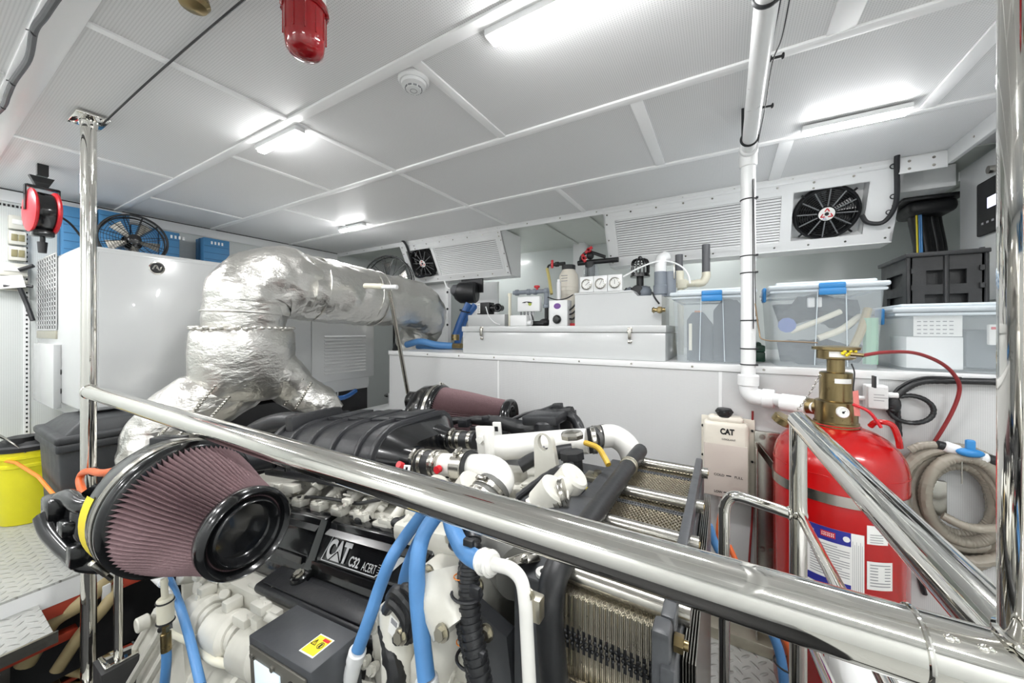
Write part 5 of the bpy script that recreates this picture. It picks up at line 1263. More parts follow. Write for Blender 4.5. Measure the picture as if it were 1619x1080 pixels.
tag(obj('orange_strap', b, 'oring'), 'orange strap tied around the charcoal bin and the yellow bucket', 'strap')
bc = V(-3.62, .45, LF + .002)
t = thing('yellow_bucket', 'yellow plastic bucket with a black lid on the side platform', 'bucket', bc)
b = MB(); b.lathe(bc, (0, 0, 1), [(.13, 0), (.135, .01), (.152, .33), (.16, .335), (.16, .35), (.153, .355), (.155, .38), (.163, .385), (.163, .4), (.156, .402), (.157, .43), (.15, .432)], 48); obj('bucket_body', b, 'yellow', t)
b = MB(); b.lathe(bc, (0, 0, 1), [(.165, .425), (.168, .43), (.168, .45), (.155, .46), (.15, .45), (.13, .448), (.12, .475), (0, .475)], 48); b.cyl(bc + V(0.05, -.05, .47), bc + V(.05, -.05, .5), .06, n=24); obj('bucket_lid', b, 'rubber', t)
b = MB(); b.tube([bc + V(.15, -.05, .42), bc + V(.13, -.09, .48), bc + V(.05, -.13, .53), bc + V(-.06, -.15, .53), bc + V(-.15, -.05, .42)], .004, 8, 6); obj('bucket_handle', b, 'steel', t)
# hoses and beams in the pit at the left
b = MB(); p0 = W(-20, 1010, X=-2.62); b.box(-2.66, -2.61, -.4, .45, LF - .3, LF - .26, .004); tag(obj('red_beam', b, 'redf'), 'red painted beam running in the pit below the platform edge', 'beam')
for i, (pp, r, lb) in enumerate((([W(10, 1040, X=-2.7), W(60, 970, X=-2.7), W(85, 940, X=-2.75)], .045, 'tan hose nearest the step tread, in the pit under the platform'),
        ([W(40, 1050, X=-2.68), W(80, 985, X=-2.65), W(125, 955, X=-2.6), W(160, 925, X=-2.6), W(178, 890, X=-2.65)], .035, 'tan hose passing behind the two polished posts in the pit'),
        ([W(90, 1060, X=-2.6), W(130, 1000, X=-2.58), W(165, 960, X=-2.55), W(185, 925, X=-2.6)], .025, 'thin tan hose running under the rail post foot in the pit'))):
    b = MB(); b.tube(pp, r, 14, 6); tag(obj('tan_hose', b, 'tan'), lb, 'hose', 'tan hoses in the pit')
b = MB(); a, c = W(160, 955, X=-2.58), W(174, 920, X=-2.58); b.box(-2.584, -2.56, a.y, c.y, a.z, c.z, .003); tag(obj('white_pit_box', b, 'trim'), 'small white box fixed to the platform edge between the posts', 'box')

# ---------------------------------------------------------------- the engine (shaft line rises towards the heat exchanger)
PIV = V(-.78, .75, -.64)
TILT = Matrix.Translation(PIV) @ Matrix.Rotation(-math.atan(.115), 4, 'Y') @ Matrix.Translation(-PIV)
TI = TILT.inverted()
def E(): return MB(TILT)
def L(px, py, **k): return TI @ W(px, py, **k)      # photo point in the tilted engine frame
EX = TILT.to_3x3() @ V(1, 0, 0); EZ = TILT.to_3x3() @ V(0, 0, 1); EY = V(0, 1, 0)
eng = thing('engine', 'huge white and black marine diesel engine filling the pit below the rail', 'engine', V(-1.1, 1.02, -1.9))

def casting(b, seed, n, x0, x1, y0, y1, z0, z1, s0=.02, s1=.07):
    rnd = random.Random(seed)
    for i in range(n):
        x, y, z = rnd.uniform(x0, x1), rnd.uniform(y0, y1), rnd.uniform(z0, z1); k = rnd.random(); s = rnd.uniform(s0, s1)
        if k < .35: b.box(x - s, x + s, y - s * .5, y + s * .5, z - s * .4, z + s * .4, s * .15)
        elif k < .6: b.cyl((x, y, z), (x + rnd.uniform(-s, s), y - s * .6, z + s * .8), s * .4, n=14, b=s * .06)
        elif k < .8: b.bolt((x, y - s * .4, z), (0, -1, .4), s * .22 + .004, .012); b.cyl((x, y, z), (x, y - s * .4, z + s * .16), s * .4, n=14)
        else: b.tube([(x - s, y, z), (x, y - s * .6, z + s * .3), (x + s * 1.2, y, z - s * .1)], s * .22, 10, 4)

# block
b = E()
b.extr([(.78, -1.35), (1.26, -1.35), (1.34, -.95), (1.34, -.74), (1.28, -.66), (1.2, -.6), (.84, -.6), (.76, -.7), (.76, -.95)], -2.1, -.62, .02)
b.extr([(.74, -1.75), (1.3, -1.75), (1.34, -1.3), (.7, -1.3)], -1.9, -.7, .03)
for x in [-2.0 + .16 * i for i in range(9)]:
    b.box(x - .012, x + .012, .62, .8, -1.3, -.8, .004); b.cyl((x + .08, .64, -.88), (x + .08, .59, -.86), .03, n=18, b=.004)
obj('engine_block', b, 'cast', eng)
# top deck of small castings between cover and aftercooler
b = E()
casting(b, 3, 70, -1.62, -.75, .8, .95, -.62, -.53, .012, .04)
for i in range(7):
    x = -1.55 + .125 * i; b.tube([(x, .82, -.6), (x + .02, .87, -.56), (x + .03, .95, -.55)], .016, 12, 4); b.box(x - .03, x + .03, .79, .83, -.61, -.585, .004); b.bolt((x - .02, .8, -.585), (0, 0, 1), .008, .008); b.bolt((x + .02, .8, -.585), (0, 0, 1), .008, .008)
obj('intake_manifold', b, 'cast', eng)
b = E(); b.tube([L(425, 742, Y=.9), L(430, 736, Y=.9), L(445, 733, Y=.9), L(470, 745, Y=.88), L(505, 758, Y=.86)], .008, 10, 5); obj('fuel_line', b, 'pipew', eng)
b = E(); b.tube([L(440, 790, Y=.82), L(490, 786, Y=.82), L(530, 790, Y=.82), L(565, 796, Y=.82), L(600, 790, Y=.82)], .006, 10, 6, rib=(.06, .005)); obj('wire_loom', b, 'corr', eng)
b = E(); q = L(533, 790, Y=.86); b.box(q.x - .02, q.x + .015, q.y, q.y + .01, q.z - .01, q.z + .07, .003); b.box(q.x - .035, q.x + .03, q.y - .02, q.y + .02, q.z - .015, q.z, .003); obj('lift_bracket', b, 'cast', eng)
for px, py in ((545, 825), (570, 822), (650, 840), (628, 826)):
    b = E(); q = L(px, py, Y=.8); b.ball(q, .018, (1.3, 1, .8), 14); b.cyl(q, q + V(.03, .02, .01), .012, n=12); obj('injector_plug', b, 'rubber', eng)

# valve covers, near bank
prof = [(.83, -.625), (.80, -.605), (.765, -.612), (.755, -.632), (.742, -.64), (.70, -.70), (.69, -.73), (.682, -.745), (.675, -.79), (.69, -.86), (.84, -.86)]
def cover(x0, x1, badge):
    b = E(); b.extr(prof, x0, x1, .006)
    n = 5
    for i in range(n):
        x = x0 + .05 + (x1 - x0 - .1) * i / (n - 1)
        if i % 2: b.box(x - .03, x + .03, .80, .84, -.64, -.612, .006)
    b.extr([(.752, -.628), (.758, -.634), (.74, -.645), (.735, -.64)], x0 + .01, x1 - .01)
    b.extr([(.695, -.703), (.69, -.72), (.682, -.72), (.686, -.7)], x0 + .01, x1 - .01)
    o = obj('valve_cover', b, 'black', eng)
    return o
c1 = cover(-1.165, -.69, True); c2 = cover(-1.74, -1.2, False)
# badge on the sloped face
uy = (V(0, .742, -.64) - V(0, .70, -.70)).normalized(); un = V(0, -uy.z, uy.y); un = -V(1, 0, 0).cross(uy) if V(1, 0, 0).cross(uy).y > 0 else V(1, 0, 0).cross(uy)
FL = (V(0, .742, -.64) - V(0, .70, -.70)).length
def fp(x, v, o=0.): return V(x, .70, -.70) + uy * v * FL + un * o
bl, br = L(505, 870, Y=.72).x, L(655, 880, Y=.73).x
b = E()
def bar(xa, va, xb, vb, w=.0012, o=.0022):
    p, q = fp(xa, va, o), fp(xb, vb, o); d = (q - p).normalized(); s_ = un.cross(d) * w; b.prism([p - s_, q - s_, q + s_, p + s_], un * .0006)
x0, x1 = L(507, 878, Y=.70).x, L(645, 869, Y=.742).x
bar(x0, .04, x0 + .015, .98); bar(x0, .04, x1 - .1, .04); bar(x0 + .015, .98, x1, .98); bar(x1, .98, x1 - .1, .04)
b.prism([fp(x1 - .085, .1, .002), fp(x1 - .06, .1, .002), fp(x1 + .0, .9, .002), fp(x1 - .025, .9, .002)], un * .0008)
PL = x1 - x0
for k in range(5): bar(x0 + PL * .73, .46 - .085 * k, x0 + PL * (.86 - .02 * k), .46 - .085 * k, .0006)
b.fit('CAT', fp(x0 + PL * .035, .12, .0025), (1, 0, 0), uy, PL * .31, FL * .78, .0004, .05)
b.fit('C32', fp(x0 + PL * .37, .12, .003), (1, 0, 0), uy, PL * .13, FL * .36, .0004, .03)
b.fit('ACERT', fp(x0 + PL * .545, .12, .003), (1, 0, 0), uy, PL * .17, FL * .3, .0004, .0)
bo = obj('cover_badge', b, 'silver', c1, 0)
b = E(); b.slot(0)
xa = x0 + PL * .12
b.prism([fp(xa, .12, .0032), fp(xa + PL * .13, .12, .0032), fp(xa + PL * .065, .42, .0032)], un * .0004); obj('badge_triangle', b, 'silver', c1, 0)
b = E(); bar(xa - .006, .1, xa + PL * .065, .47, .0018, .0036); bar(xa + PL * .13 + .006, .1, xa + PL * .065, .47, .0018, .0036); obj('badge_gap', b, 'black', c1, 0)
# hold-down bracket and long shelf rail along the cover
b = E(); b.prism([V(-1.2, .755, -.605), V(-1.165, .755, -.605), V(-1.155, .70, -.70), V(-1.15, .665, -.755), V(-1.2, .665, -.755), V(-1.195, .70, -.70)], V(0, .02, -.03))
b.cyl(V(-1.175, .66, -.77), V(-1.175, .66, -.73), .03, n=24, b=.004); b.slot(1); b.bolt(V(-1.175, .655, -.73), (0, -.3, 1), .013, .012)
obj('cover_clamp', b, ['black', 'steel'], eng)
b = E(); b.extr([(.69, -.745), (.60, -.76), (.592, -.772), (.60, -.79), (.63, -.80), (.69, -.80)], -1.33, -.70, .006); b.extr([(.66, -.742), (.61, -.752), (.61, -.757), (.66, -.75)], -1.3, -.72, .002)
b.box(-1.3, -.72, .63, .69, -1.0, -.80, .01)
obj('side_cover', b, 'satin', eng)
# far bank covers
b = E(); b.extr([(2.04 - y, z) for y, z in prof][::-1], -1.75, -.72, .006); obj('valve_cover', b, 'black', eng)

# aftercooler: black ribbed casting on the centre line
b = E()
def acprof(s=0.):
    pts = [(.84 - s, -.50)]
    for k in range(9):
        a = R(180 - 90 * k / 8); pts.append((.985 + (.145 + s) * math.cos(a), -.455 + (.125 + s) * math.sin(a)))
    pts += [(1.2, -.33 + s)]
    for k in range(5):
        a = R(90 - 90 * k / 4); pts.append((1.2 + (.07 + s) * math.cos(a), -.40 + (.07 + s) * math.sin(a)))
    return pts + [(1.27 + s, -.50)]
AX0, AX1 = -1.70, -.92
b.extr(acprof(), AX0, AX1 - .1, .006)
for x in (-1.57, -1.42, -1.27, -1.12): b.extr(acprof(.013), x - .009, x + .009, .004)
b.extr(acprof(.014), AX0 - .02, AX0 + .012, .004); b.extr(acprof(.012), AX1 - .125, AX1 - .105, .004)
b.box(AX0, AX1 - .1, .815, .85, -.52, -.485, .006); b.box(AX0 + .1, AX1 - .14, 1.03, 1.19, -.335, -.318, .006)
for x in (-1.5, -1.3, -1.1): b.box(x - .05, x + .05, 1.03, 1.2, -.322, -.312, .004)
obj('aftercooler', b, 'satin', eng)
ac = bpy.data.objects['aftercooler']
for i in range(6):
    x = AX0 + .06 + .12 * i; b = E(); b.cyl((x, .823, -.49), (x, .823, -.455), .014, n=14, b=.002); b.bolt((x, .823, -.455), (0, 0, 1), .010, .012); obj('cooler_bolt', b, 'black', ac)
b = E(); bm = bmesh.new()
# end cone to two outlets
v0 = [V(AX1 - .105, y, z) for y, z in acprof(-.004)]; cc = V(AX1, 1.02, -.43)
v1 = [cc + (V(AX1, p.y, p.z) - cc) * .62 + V(.01, -.03, -.01) for p in v0]
n = len(v0); b.put(v0 + v1, [[i, (i+1) % n, n + (i+1) % n, n + i] for i in range(n)] + [[n + i for i in range(n)]])
b.cyl(V(AX1 - .04, .93, -.44), V(AX1 + .03, .93, -.445), .055, .05, n=28, b=.004); b.cyl(V(AX1 - .04, 1.1, -.40), V(AX1 + .03, 1.1, -.41), .048, .04, n=28, b=.004)
obj('cooler_end_cone', b, 'black', ac)
b = E(); q0 = L(487, 672, Y=1.0); b.tube([q0 + V(.02, 0, 0), L(465, 666, Y=.98), L(435, 668, Y=.95), L(405, 680, Y=.92), L(385, 697, Y=.88)], [.045, .043, .042, .042, .04], 20, 6); b.box(q0.x - .01, q0.x + .05, .9, 1.15, q0.z - .09, q0.z + .06, .01)
obj('intake_tube', b, 'satin', eng)
b = E(); q0 = L(470, 668, Y=1.25); b.tube([q0 + V(.1, 0, -.02), q0, q0 + V(-.15, -.02, -.03), q0 + V(-.3, -.1, -.12)], .045, 18, 6); obj('intake_tube', b, 'satin', eng)

# hoses, clamps and white coolant pipes at the front
def clamp(b, c, ax, r, w=.014):
    ax = Vector(ax).normalized(); c = Vector(c); b.cyl(c - ax * w / 2, c + ax * w / 2, r, n=32, b=.001)
    for s in (-1, 1): b.ring(c + ax * w * .42 * s, ax, r, .0012, 28, 5)
def clamp_obj(c, ax, r, w=.014, up=None, m='steel'):
    b = E(); clamp(b, c, ax, r, w)
    if up is not None: screwbox(b, c, ax, up, r)
    obj('hose_clamp', b, m, eng)
def screwbox(b, c, ax, up, r):
    ax = Vector(ax).normalized(); up = Vector(up).normalized(); p = Vector(c) + up * (r + .005); s_ = ax.cross(up)
    b.ob(p, s_, ax, up, .03, .014, .010, .002); b.cyl(p + s_ * .012, p + s_ * .024, .005, n=8)
A = L(690, 727, Y=.93); B_ = L(738, 737, Y=.95)
A = V(AX1 + .03, .93, -.445); dX = V(1, .02, -.01).normalized()
b = E(); b.tube([A - dX * .02, A + dX * .1], .042, 24, 1); obj('coolant_hose', b, 'rubber', eng)
for d_, up_ in ((.0, (0, -.6, .8)), (.028, None), (.075, None), (.095, (0, -.8, .6))): clamp_obj(A + dX * d_, dX, .0445, .014, up_)
P1 = A + dX * .1
b = E(); b.tube([P1, P1 + dX * .06, P1 + dX * .17, P1 + V(.215, -.008, -.008), P1 + V(.242, -.035, -.022), P1 + V(.238, -.075, -.04)], [.036, .036, .042, .044, .046, .046], 28, 8); b.slot(1); b.cyl(P1 + V(.022, -.04, -.0), P1 + V(.022, -.055, 0), .012, n=12); obj('coolant_pipe', b, ['pipew', 'redp'], eng)
b = E(); clamp(b, P1 + dX * .085, dX, .052, .045); screwbox(b, P1 + dX * .085, dX, (0, -.3, .9), .052); obj('pipe_band', b, 'steel', eng)
b = E(); b.ring(P1 + dX * .115, dX, .046, .007, 28, 8); obj('rubber_seal', b, 'rubber', eng)
P2 = P1 + V(.238, -.075, -.04)
b = E(); b.tube([P2 + V(0, .02, .008), P2 + V(-.008, -.035, -.018), P2 + V(-.02, -.085, -.06), L(775, 850, Y=.72), L(800, 880, Y=.66), L(822, 905, Y=.62)], [.052, .052, .054, .055, .052, .05], 24, 6); obj('coolant_hose', b, 'greyh', eng)
clamp_obj(P2 + V(-.002, -.004, -.002), (.15, 1, .45), .0545, .016, (-.1, -.4, .9)); clamp_obj(P2 + V(-.006, -.03, -.013), (.15, 1, .45), .0545, .012); clamp_obj(L(815, 893, Y=.635), V(.35, -.3, -.6), .054, .016, (1, -.3, .6))
# second outlet behind
A = V(AX1 + .03, 1.1, -.41)
b = E(); b.tube([A - dX * .02, A + dX * .12], .032, 20, 1); obj('coolant_hose', b, 'rubber', eng)
for d_, up_ in ((.02, (0, -.4, .9)), (.05, None), (.1, None)): clamp_obj(A + dX * d_, dX, .034, .014, up_)
b = E(); q = L(768, 690, Y=1.07); b.box(q.x - .045, q.x + .03, 1.07, 1.085, q.z - .08, q.z + .035, .006); b.box(q.x + .01, q.x + .03, 1.04, 1.085, q.z - .12, q.z + .02, .005); b.bolt((q.x - .02, 1.07, q.z - .01), (0, -1, 0), .014, .016); obj('pipe_bracket', b, 'pipew', eng)
b = E(); q0, q1 = L(785, 706, Y=1.12), L(915, 698, Y=1.2); b.tube([q0, q0 + V(.04, 0, 0), q1 - V(.05, 0, .005), q1 + V(.03, .01, .0)], [.042, .044, .044, .042], 28, 6); b.slot(1)
for k in range(2): b.ball(q0.lerp(q1, .35 + .3 * k) + V(0, -.043, 0), .0035, n=8)
obj('coolant_pipe', b, ['pipew', 'inkg'], eng)
b = E(); q2 = L(940, 692, Y=1.32); b.tube([q1 + V(.03, .01, 0), q2, q2 + V(.03, .03, 0)], .042, 20, 4); obj('coolant_hose', b, 'rubber', eng)
clamp_obj(q2 + V(.01, 0, 0), (1, .5, 0), .0445, .03, (0, -1, .3)); clamp_obj(q1 + V(.045, .02, 0), (1, .5, 0), .0445, .016)
b = E(); b.tube([q2 + V(.02, .02, 0), q2 + V(.06, .045, -.005), q2 + V(.10, .05, -.035), q2 + V(.12, .045, -.085), q2 + V(.125, .04, -.14)], .042, 24, 8); obj('coolant_pipe', b, 'pipew', eng)
b = E(); b.tube([L(925, 700, Y=1.15), L(945, 708, Y=1.13), L(955, 722, Y=1.12), L(962, 735, Y=1.1)], .009, 10, 5); obj('yellow_hose', b, mat('yellow_hose', '#c9a437', .4, var=.05), eng, label='short yellow hose')
b = E(); b.tube([L(822, 738, Y=1.05), L(845, 725, Y=1.08), L(880, 716, Y=1.1), L(905, 712, Y=1.12)], .022, 12, 5); obj('coolant_hose', b, 'rubber', eng)
# lifting eye
b = E(); q = L(862, 725, Y=.98); q = L(862, 725, X=-.5) if False else L(861, 727, Y=1.0)
def eye(b, c, w, h, th, r):
    out = [(-w/2, -h/2), (w/2, -h/2)] + [(w * .36 * math.cos(R(a)), h * .5 - w * .36 + w * .36 * math.sin(R(a))) for a in range(0, 181, 15)]
    inn = [(r * math.cos(R(a)), h * .5 - w * .36 + r * 1.3 * math.sin(R(a))) for a in range(0, 360, 20)]
    n = 40
    import bisect
    vs = []; fs = []
    oo = []
    for i in range(n):
        a = 2 * math.pi * i / n; d = (math.cos(a), math.sin(a)); cz = h * .5 - w * .36
        # ray from the hole centre to the outline
        best = 9
        for j in range(len(out)):
            x1_, y1_ = out[j]; x2_, y2_ = out[(j+1) % len(out)]; y1_ -= cz; y2_ -= cz
            ex, ey = x2_ - x1_, y2_ - y1_; den = d[0] * ey - d[1] * ex
            if abs(den) < 1e-9: continue
            t_ = (x1_ * ey - y1_ * ex) / den; s_ = (x1_ * d[1] - y1_ * d[0]) / den
            if t_ > 0 and -1e-6 <= s_ <= 1 + 1e-6: best = min(best, t_)
        oo.append((d[0] * best, cz + d[1] * best, d[0] * r, cz + d[1] * r * 1.35))
    for y in (0, th):
        for o in oo: vs.append(V(c.x + o[0], c.y + y, c.z + o[1]))
        for o in oo: vs.append(V(c.x + o[2], c.y + y, c.z + o[3]))
    for i in range(n):
        j = (i + 1) % n
        fs += [[i, j, n + j, n + i], [2*n + i, 3*n + i, 3*n + j, 2*n + j], [i, 2*n + i, 2*n + j, j], [n + i, n + j, 3*n + j, 3*n + i]]
    b.put(vs, fs)
eye(b, q, .085, .16, .022, .018); b.box(q.x - .09, q.x + .05, q.y - .05, q.y + .06, q.z - .1, q.z - .075, .008)
for dx in (-.06, .03): b.bolt((q.x + dx, q.y - .03, q.z - .075), (0, 0, 1), .01, .01)
obj('lifting_eye', b, 'cast', eng)
b = E(); b.tube([L(818, 787, Y=.86), L(840, 770, Y=.88), L(865, 752, Y=.9), L(888, 740, Y=.92), L(905, 736, Y=.95)], .010, 10, 6, rib=(.05, .006)); obj('wire_loom', b, 'corr', eng)
# white housings under the pipes (top front)
b = E(); casting(b, 11, 46, -.84, -.42, .78, 1.25, -.62, -.52, .015, .05); b.box(-.86, -.34, .76, 1.34, -.66, -.57, .02)
for px, py, Y in ((870, 775, .82), (900, 755, .9), (690, 770, .85), (740, 765, .86)): q = L(px, py, Y=Y); b.cyl(q + V(-.03, 0, -.04), q + V(.02, 0, .01), .04, n=22, b=.006)
b.tube([L(840, 805, Y=.8), L(862, 790, Y=.82), L(885, 775, Y=.85), L(902, 757, Y=.9)], .026, 16, 6)
obj('thermostat_housing', b, 'cast', eng)
q = L(882, 790, Y=.82); clamp_obj(q, (1, .3, .3), .034, .012); clamp_obj(q + V(.015, .01, .01), (1, .3, .3), .036, .012)
# black sensors with cap
b = E(); q = L(905, 725, Y=1.0); b.cyl(q + V(0, 0, -.13), q, .028, n=18, b=.004); b.cyl(q, q + V(0, 0, .02), .036, n=8); b.cyl(q + V(.03, -.02, -.19), q + V(.03, -.02, -.09), .018, n=16); b.ring(q + V(.03, -.02, -.12), (0, 0, 1), .018, .005, 18, 6); b.ring(q + V(.03, -.02, -.15), (0, 0, 1), .018, .005, 18, 6); obj('level_sensor', b, 'rubber', eng)
b = E(); q = L(905, 693, Y=1.05); b.lathe(q, (0, 0, 1), [(.034, 0), (.036, .012), (.03, .02), (0, .024)], 8); obj('filler_cap', b, 'steel', eng)

# far-side black wire harness and plugs
b = E(); b.tube([L(690, 668, Y=1.45), L(745, 664, Y=1.45), L(790, 668, Y=1.42), L(830, 678, Y=1.38), L(860, 668, Y=1.38), L(885, 655, Y=1.4), L(905, 650, Y=1.4)], [.016, .018, .03, .034, .032, .03, .02], 12, 6, jit=(.008, 30)); obj('wire_harness', b, 'rubber', eng)
b = E(); b.tube([L(800, 668, Y=1.4), L(830, 655, Y=1.42), L(860, 648, Y=1.42), L(880, 640, Y=1.42)], .008, 10, 6, rib=(.06, .005)); b.tube([L(885, 655, Y=1.4), L(905, 660, Y=1.38), L(915, 675, Y=1.36), L(920, 690, Y=1.34)], .02, 12, 5, jit=(.004, 40)); obj('wire_harness', b, 'corr', eng)
for px, py, s in ((735, 668, .03), (770, 662, .022), (880, 655, .045), (892, 668, .04), (865, 680, .04), (845, 676, .035), (882, 642, .02), (905, 652, .015), (755, 680, .03), (800, 684, .02)):
    q = L(px, py, Y=1.42); b = E(); b.box(q.x - s, q.x + s, q.y - s * .7, q.y + s * .7, q.z - s * .7, q.z + s * .6, s * .2); obj('wire_connector', b, 'satin', eng)
q = L(866, 685, Y=1.3); b = E(); b.cyl(q + V(0, 0, -.05), q + V(0, 0, .05), .05, n=22, b=.006); b.box(q.x - .09, q.x + .06, q.y - .04, q.y + .08, q.z + .035, q.z + .075, .01)
obj('harness_cover', b, 'satin', eng)
b = E(); q = L(785, 679, Y=1.3); b.box(q.x - .02, q.x + .02, q.y, q.y + .012, q.z - .03, q.z + .03, .004); b.slot(1); b.box(q.x - .008, q.x + .008, q.y - .002, q.y, q.z - .008, q.z + .012); obj('white_tag', b, ['paper', 'ink'], eng)
b = E(); q = L(643, 742, Y=.82); b.ring(q, (0, -1, .4), .013, .005, 4, 6); b.slot(1); q = L(636, 737, Y=.83); b.cyl(q, q + V(0, -.015, .01), .011, n=12); obj('oil_dipstick', b, ['pvc', 'redp'], eng)

# front gear housing, near side (white)
b = E()
b.box(-.69, -.44, .6, 1.4, -1.3, -.62, .03, 3); b.box(-.72, -.52, .56, .75, -.84, -.66, .02, 3)
b.cyl(V(-.6, .66, -1.05), V(-.6, .54, -1.03), .1, n=32, b=.012); b.cyl(V(-.52, .62, -.82), V(-.52, .55, -.80), .055, n=26, b=.008)
casting(b, 21, 60, -.74, -.42, .55, .6, -1.2, -.66, .012, .04)
b.tube([V(-.62, .56, -.62), V(-.6, .54, -.75), V(-.62, .54, -.86), V(-.58, .55, -1.0)], .035, 14, 6)
obj('gear_housing', b, 'cast', eng)
b = E(); q = L(612, 1010, Y=.5); b.tube([L(640, 1000, Y=.62), L(660, 985, Y=.6), L(690, 990, Y=.58), L(690, 1040, Y=.57), L(680, 1100, Y=.57)], .045, 18, 6, jit=(.01, 14)); b.tube([L(700, 905, Y=.56), L(705, 950, Y=.54), L(720, 990, Y=.53)], .045, 18, 6, jit=(.008, 14)); obj('pump_casting', b, 'cast', eng)
for px, py, Y in ((678, 905, .55), (715, 850, .6), (755, 925, .58), (770, 1000, .56), (773, 880, .6), (635, 1005, .5), (700, 1000, .5)):
    q = L(px, py, Y=Y - .01); b = E(); b.bolt(q, (0, -1, .2), .011, .012); obj('housing_bolt', b, 'zinc', eng)
b = E(); b.prism([V(-.45, .62, -.62), V(-.36, .6, -.64), V(-.35, .6, -1.2), V(-.47, .6, -1.2), V(-.47, .6, -.8)], V(0, .03, 0)); 
obj('front_plate', b, 'grey', eng)
# grey black wiring bundle in front of the housing
b = E()
for k, (dx, dy, r) in enumerate(((0, 0, .012), (8, 10, .011), (-6, 18, .012), (14, -6, .009))):
    b.tube([L(618 + dx, 945 + dy, Y=.52), L(628 + dx, 935 + dy, Y=.5), L(645 + dx, 955 + dy, Y=.5), L(650 + dx, 985 + dy * .5, Y=.5), L(635 + dx, 1010, Y=.51)], r, 10, 6)
b.tube([L(640, 990, Y=.53), L(680, 985, Y=.52), L(705, 975, Y=.53), L(730, 965, Y=.54)], .013, 10, 6, jit=(.003, 60)); b.tube([L(650, 975, Y=.54), L(690, 972, Y=.52), L(725, 950, Y=.55)], .01, 10, 6)
b.tube([L(612, 985, Y=.54), L(615, 1020, Y=.53), L(625, 1060, Y=.52), L(630, 1100, Y=.52)], .018, 10, 6, jit=(.005, 40))
obj('wiring_bundle', b, 'rubber', eng)
b = E(); q = L(622, 992, Y=.49); b.ob(q, (.55, 0, -.25), (.25, 0, .8), (0, -1, 0), .024, .036, .001); b.slot(1); b.ob(q + V(.004, -.001, .01), (.55, 0, -.25), (.25, 0, .8), (0, -1, 0), .016, .01, .001); obj('cable_tag', b, ['paper', 'inkg'], eng)

# heat exchanger at the front: plate stack, frames, tie bars (nearly level)
HM = Matrix.Identity(4)
hx0, hx1, hy0, hy1, hz1, hz0 = -.245, -.075, .575, 1.29, -.445, -1.25
b = MB()
n = 36; per = .0165; rows_ = int((hy1 - hy0) / per * 2)
pit_ = (hx1 - hx0) / n
for i in range(n):
    x = hx0 + pit_ * (i + .5); sg = 1 if i % 2 else -1
    # folded upper edge of a plate, mirrored against its neighbour so that the two make a honeycomb
    vs = []; fs = []
    for k in range(rows_ + 1):
        y = hy0 + .004 + per / 2 * k; dx = sg * pit_ * .42 * (1 if k % 2 else -1)
        for w_, z_ in ((-.0007, hz1 - .025), (.0007, hz1 - .025), (.0007, hz1), (-.0007, hz1)): vs.append(V(x + dx + w_, y, z_))
    for k in range(rows_):
        for j in range(4): fs.append([4*k + j, 4*k + (j+1) % 4, 4*(k+1) + (j+1) % 4, 4*(k+1) + j])
    b.put(vs, fs)
    for xx in (x - pit_ * .25, x + pit_ * .25): b.box(xx - .0007, xx + .0007, hy0 + (.003 if i % 2 else 0), hy0 + .03, hz0, hz1)
b.slot(1); b.box(hx0, hx1, hy0 + .016, hy1 - .016, hz0, hz1 - .028)
b.slot(2)
for y in (.645, .785, .855, .965, 1.2, 1.28):
    b.box(hx0, hx1, y - .009, y + .009, hz1 - .004, hz1 + .0005)
    for i in range(27): x = hx0 + (hx1 - hx0) * (i + .5) / 27; b.ball(V(x, y, hz1 + .001), .0026, n=6)
hx = obj('heat_exchanger', b, ['tube', 'dark', 'grey'], eng)
b = MB()
for i in range(20):
    x = hx0 + (hx1 - hx0) * (i + .5) / 20
    for k in range(3): b.ball(V(x + .002 * k, hy0 - .001, -.505 - .008 * k), .0032, n=6)
b.box(hx0, hx1, hy0 + .002, hy0 + .012, -.535, -.498)
obj('gasket_row', b, 'rubber', hx)
for y in (.61, .82, 1.0, 1.24):
    b = MB(); b.cyl(V(hx0 - .02, y, hz1 + .013), V(hx1 + .03, y, hz1 + .013), .0155, n=24); obj('tie_bar', b, 'steel', hx)
b = MB(); b.cyl(V(hx0 - .02, hy0 - .012, -.585), V(hx1 + .02, hy0 - .012, -.585), .016, n=24); obj('tie_bar', b, 'steel', hx)
# right frame: grey channel bars
b = MB(); b.box(hx1, hx1 + .018, hy0 - .06, hy1, hz0, hz1 + .0, .003); b.box(hx1 - .012, hx1 + .012, hy0 - .055, hy0 - .02, hz0, hz1 + .04, .006); b.box(hx1 - .005, hx1 + .014, hy0 - .02, hy1, hz1, hz1 + .04, .004)
obj('frame_plate', b, 'grey', hx)
for i, y in enumerate((.55, .82, 1.0, 1.24)):
    b = MB(); z = hz1 + .013; b.cyl(V(hx1 + .014, y, z), V(hx1 + .026, y, z), .0115, n=6); b.cyl(V(hx1 + .024, y, z), V(hx1 + .032, y, z), .0065, n=12); obj('tie_nut', b, 'brass', hx)
b = MB()
for k in range(5): b.box(hx1 + .022 + .004 * k, hx1 + .0235 + .004 * k, hy0 - .0, hy1 - .1, hz0, hz1 - .03)
obj('rear_fins', b, 'steel', hx)
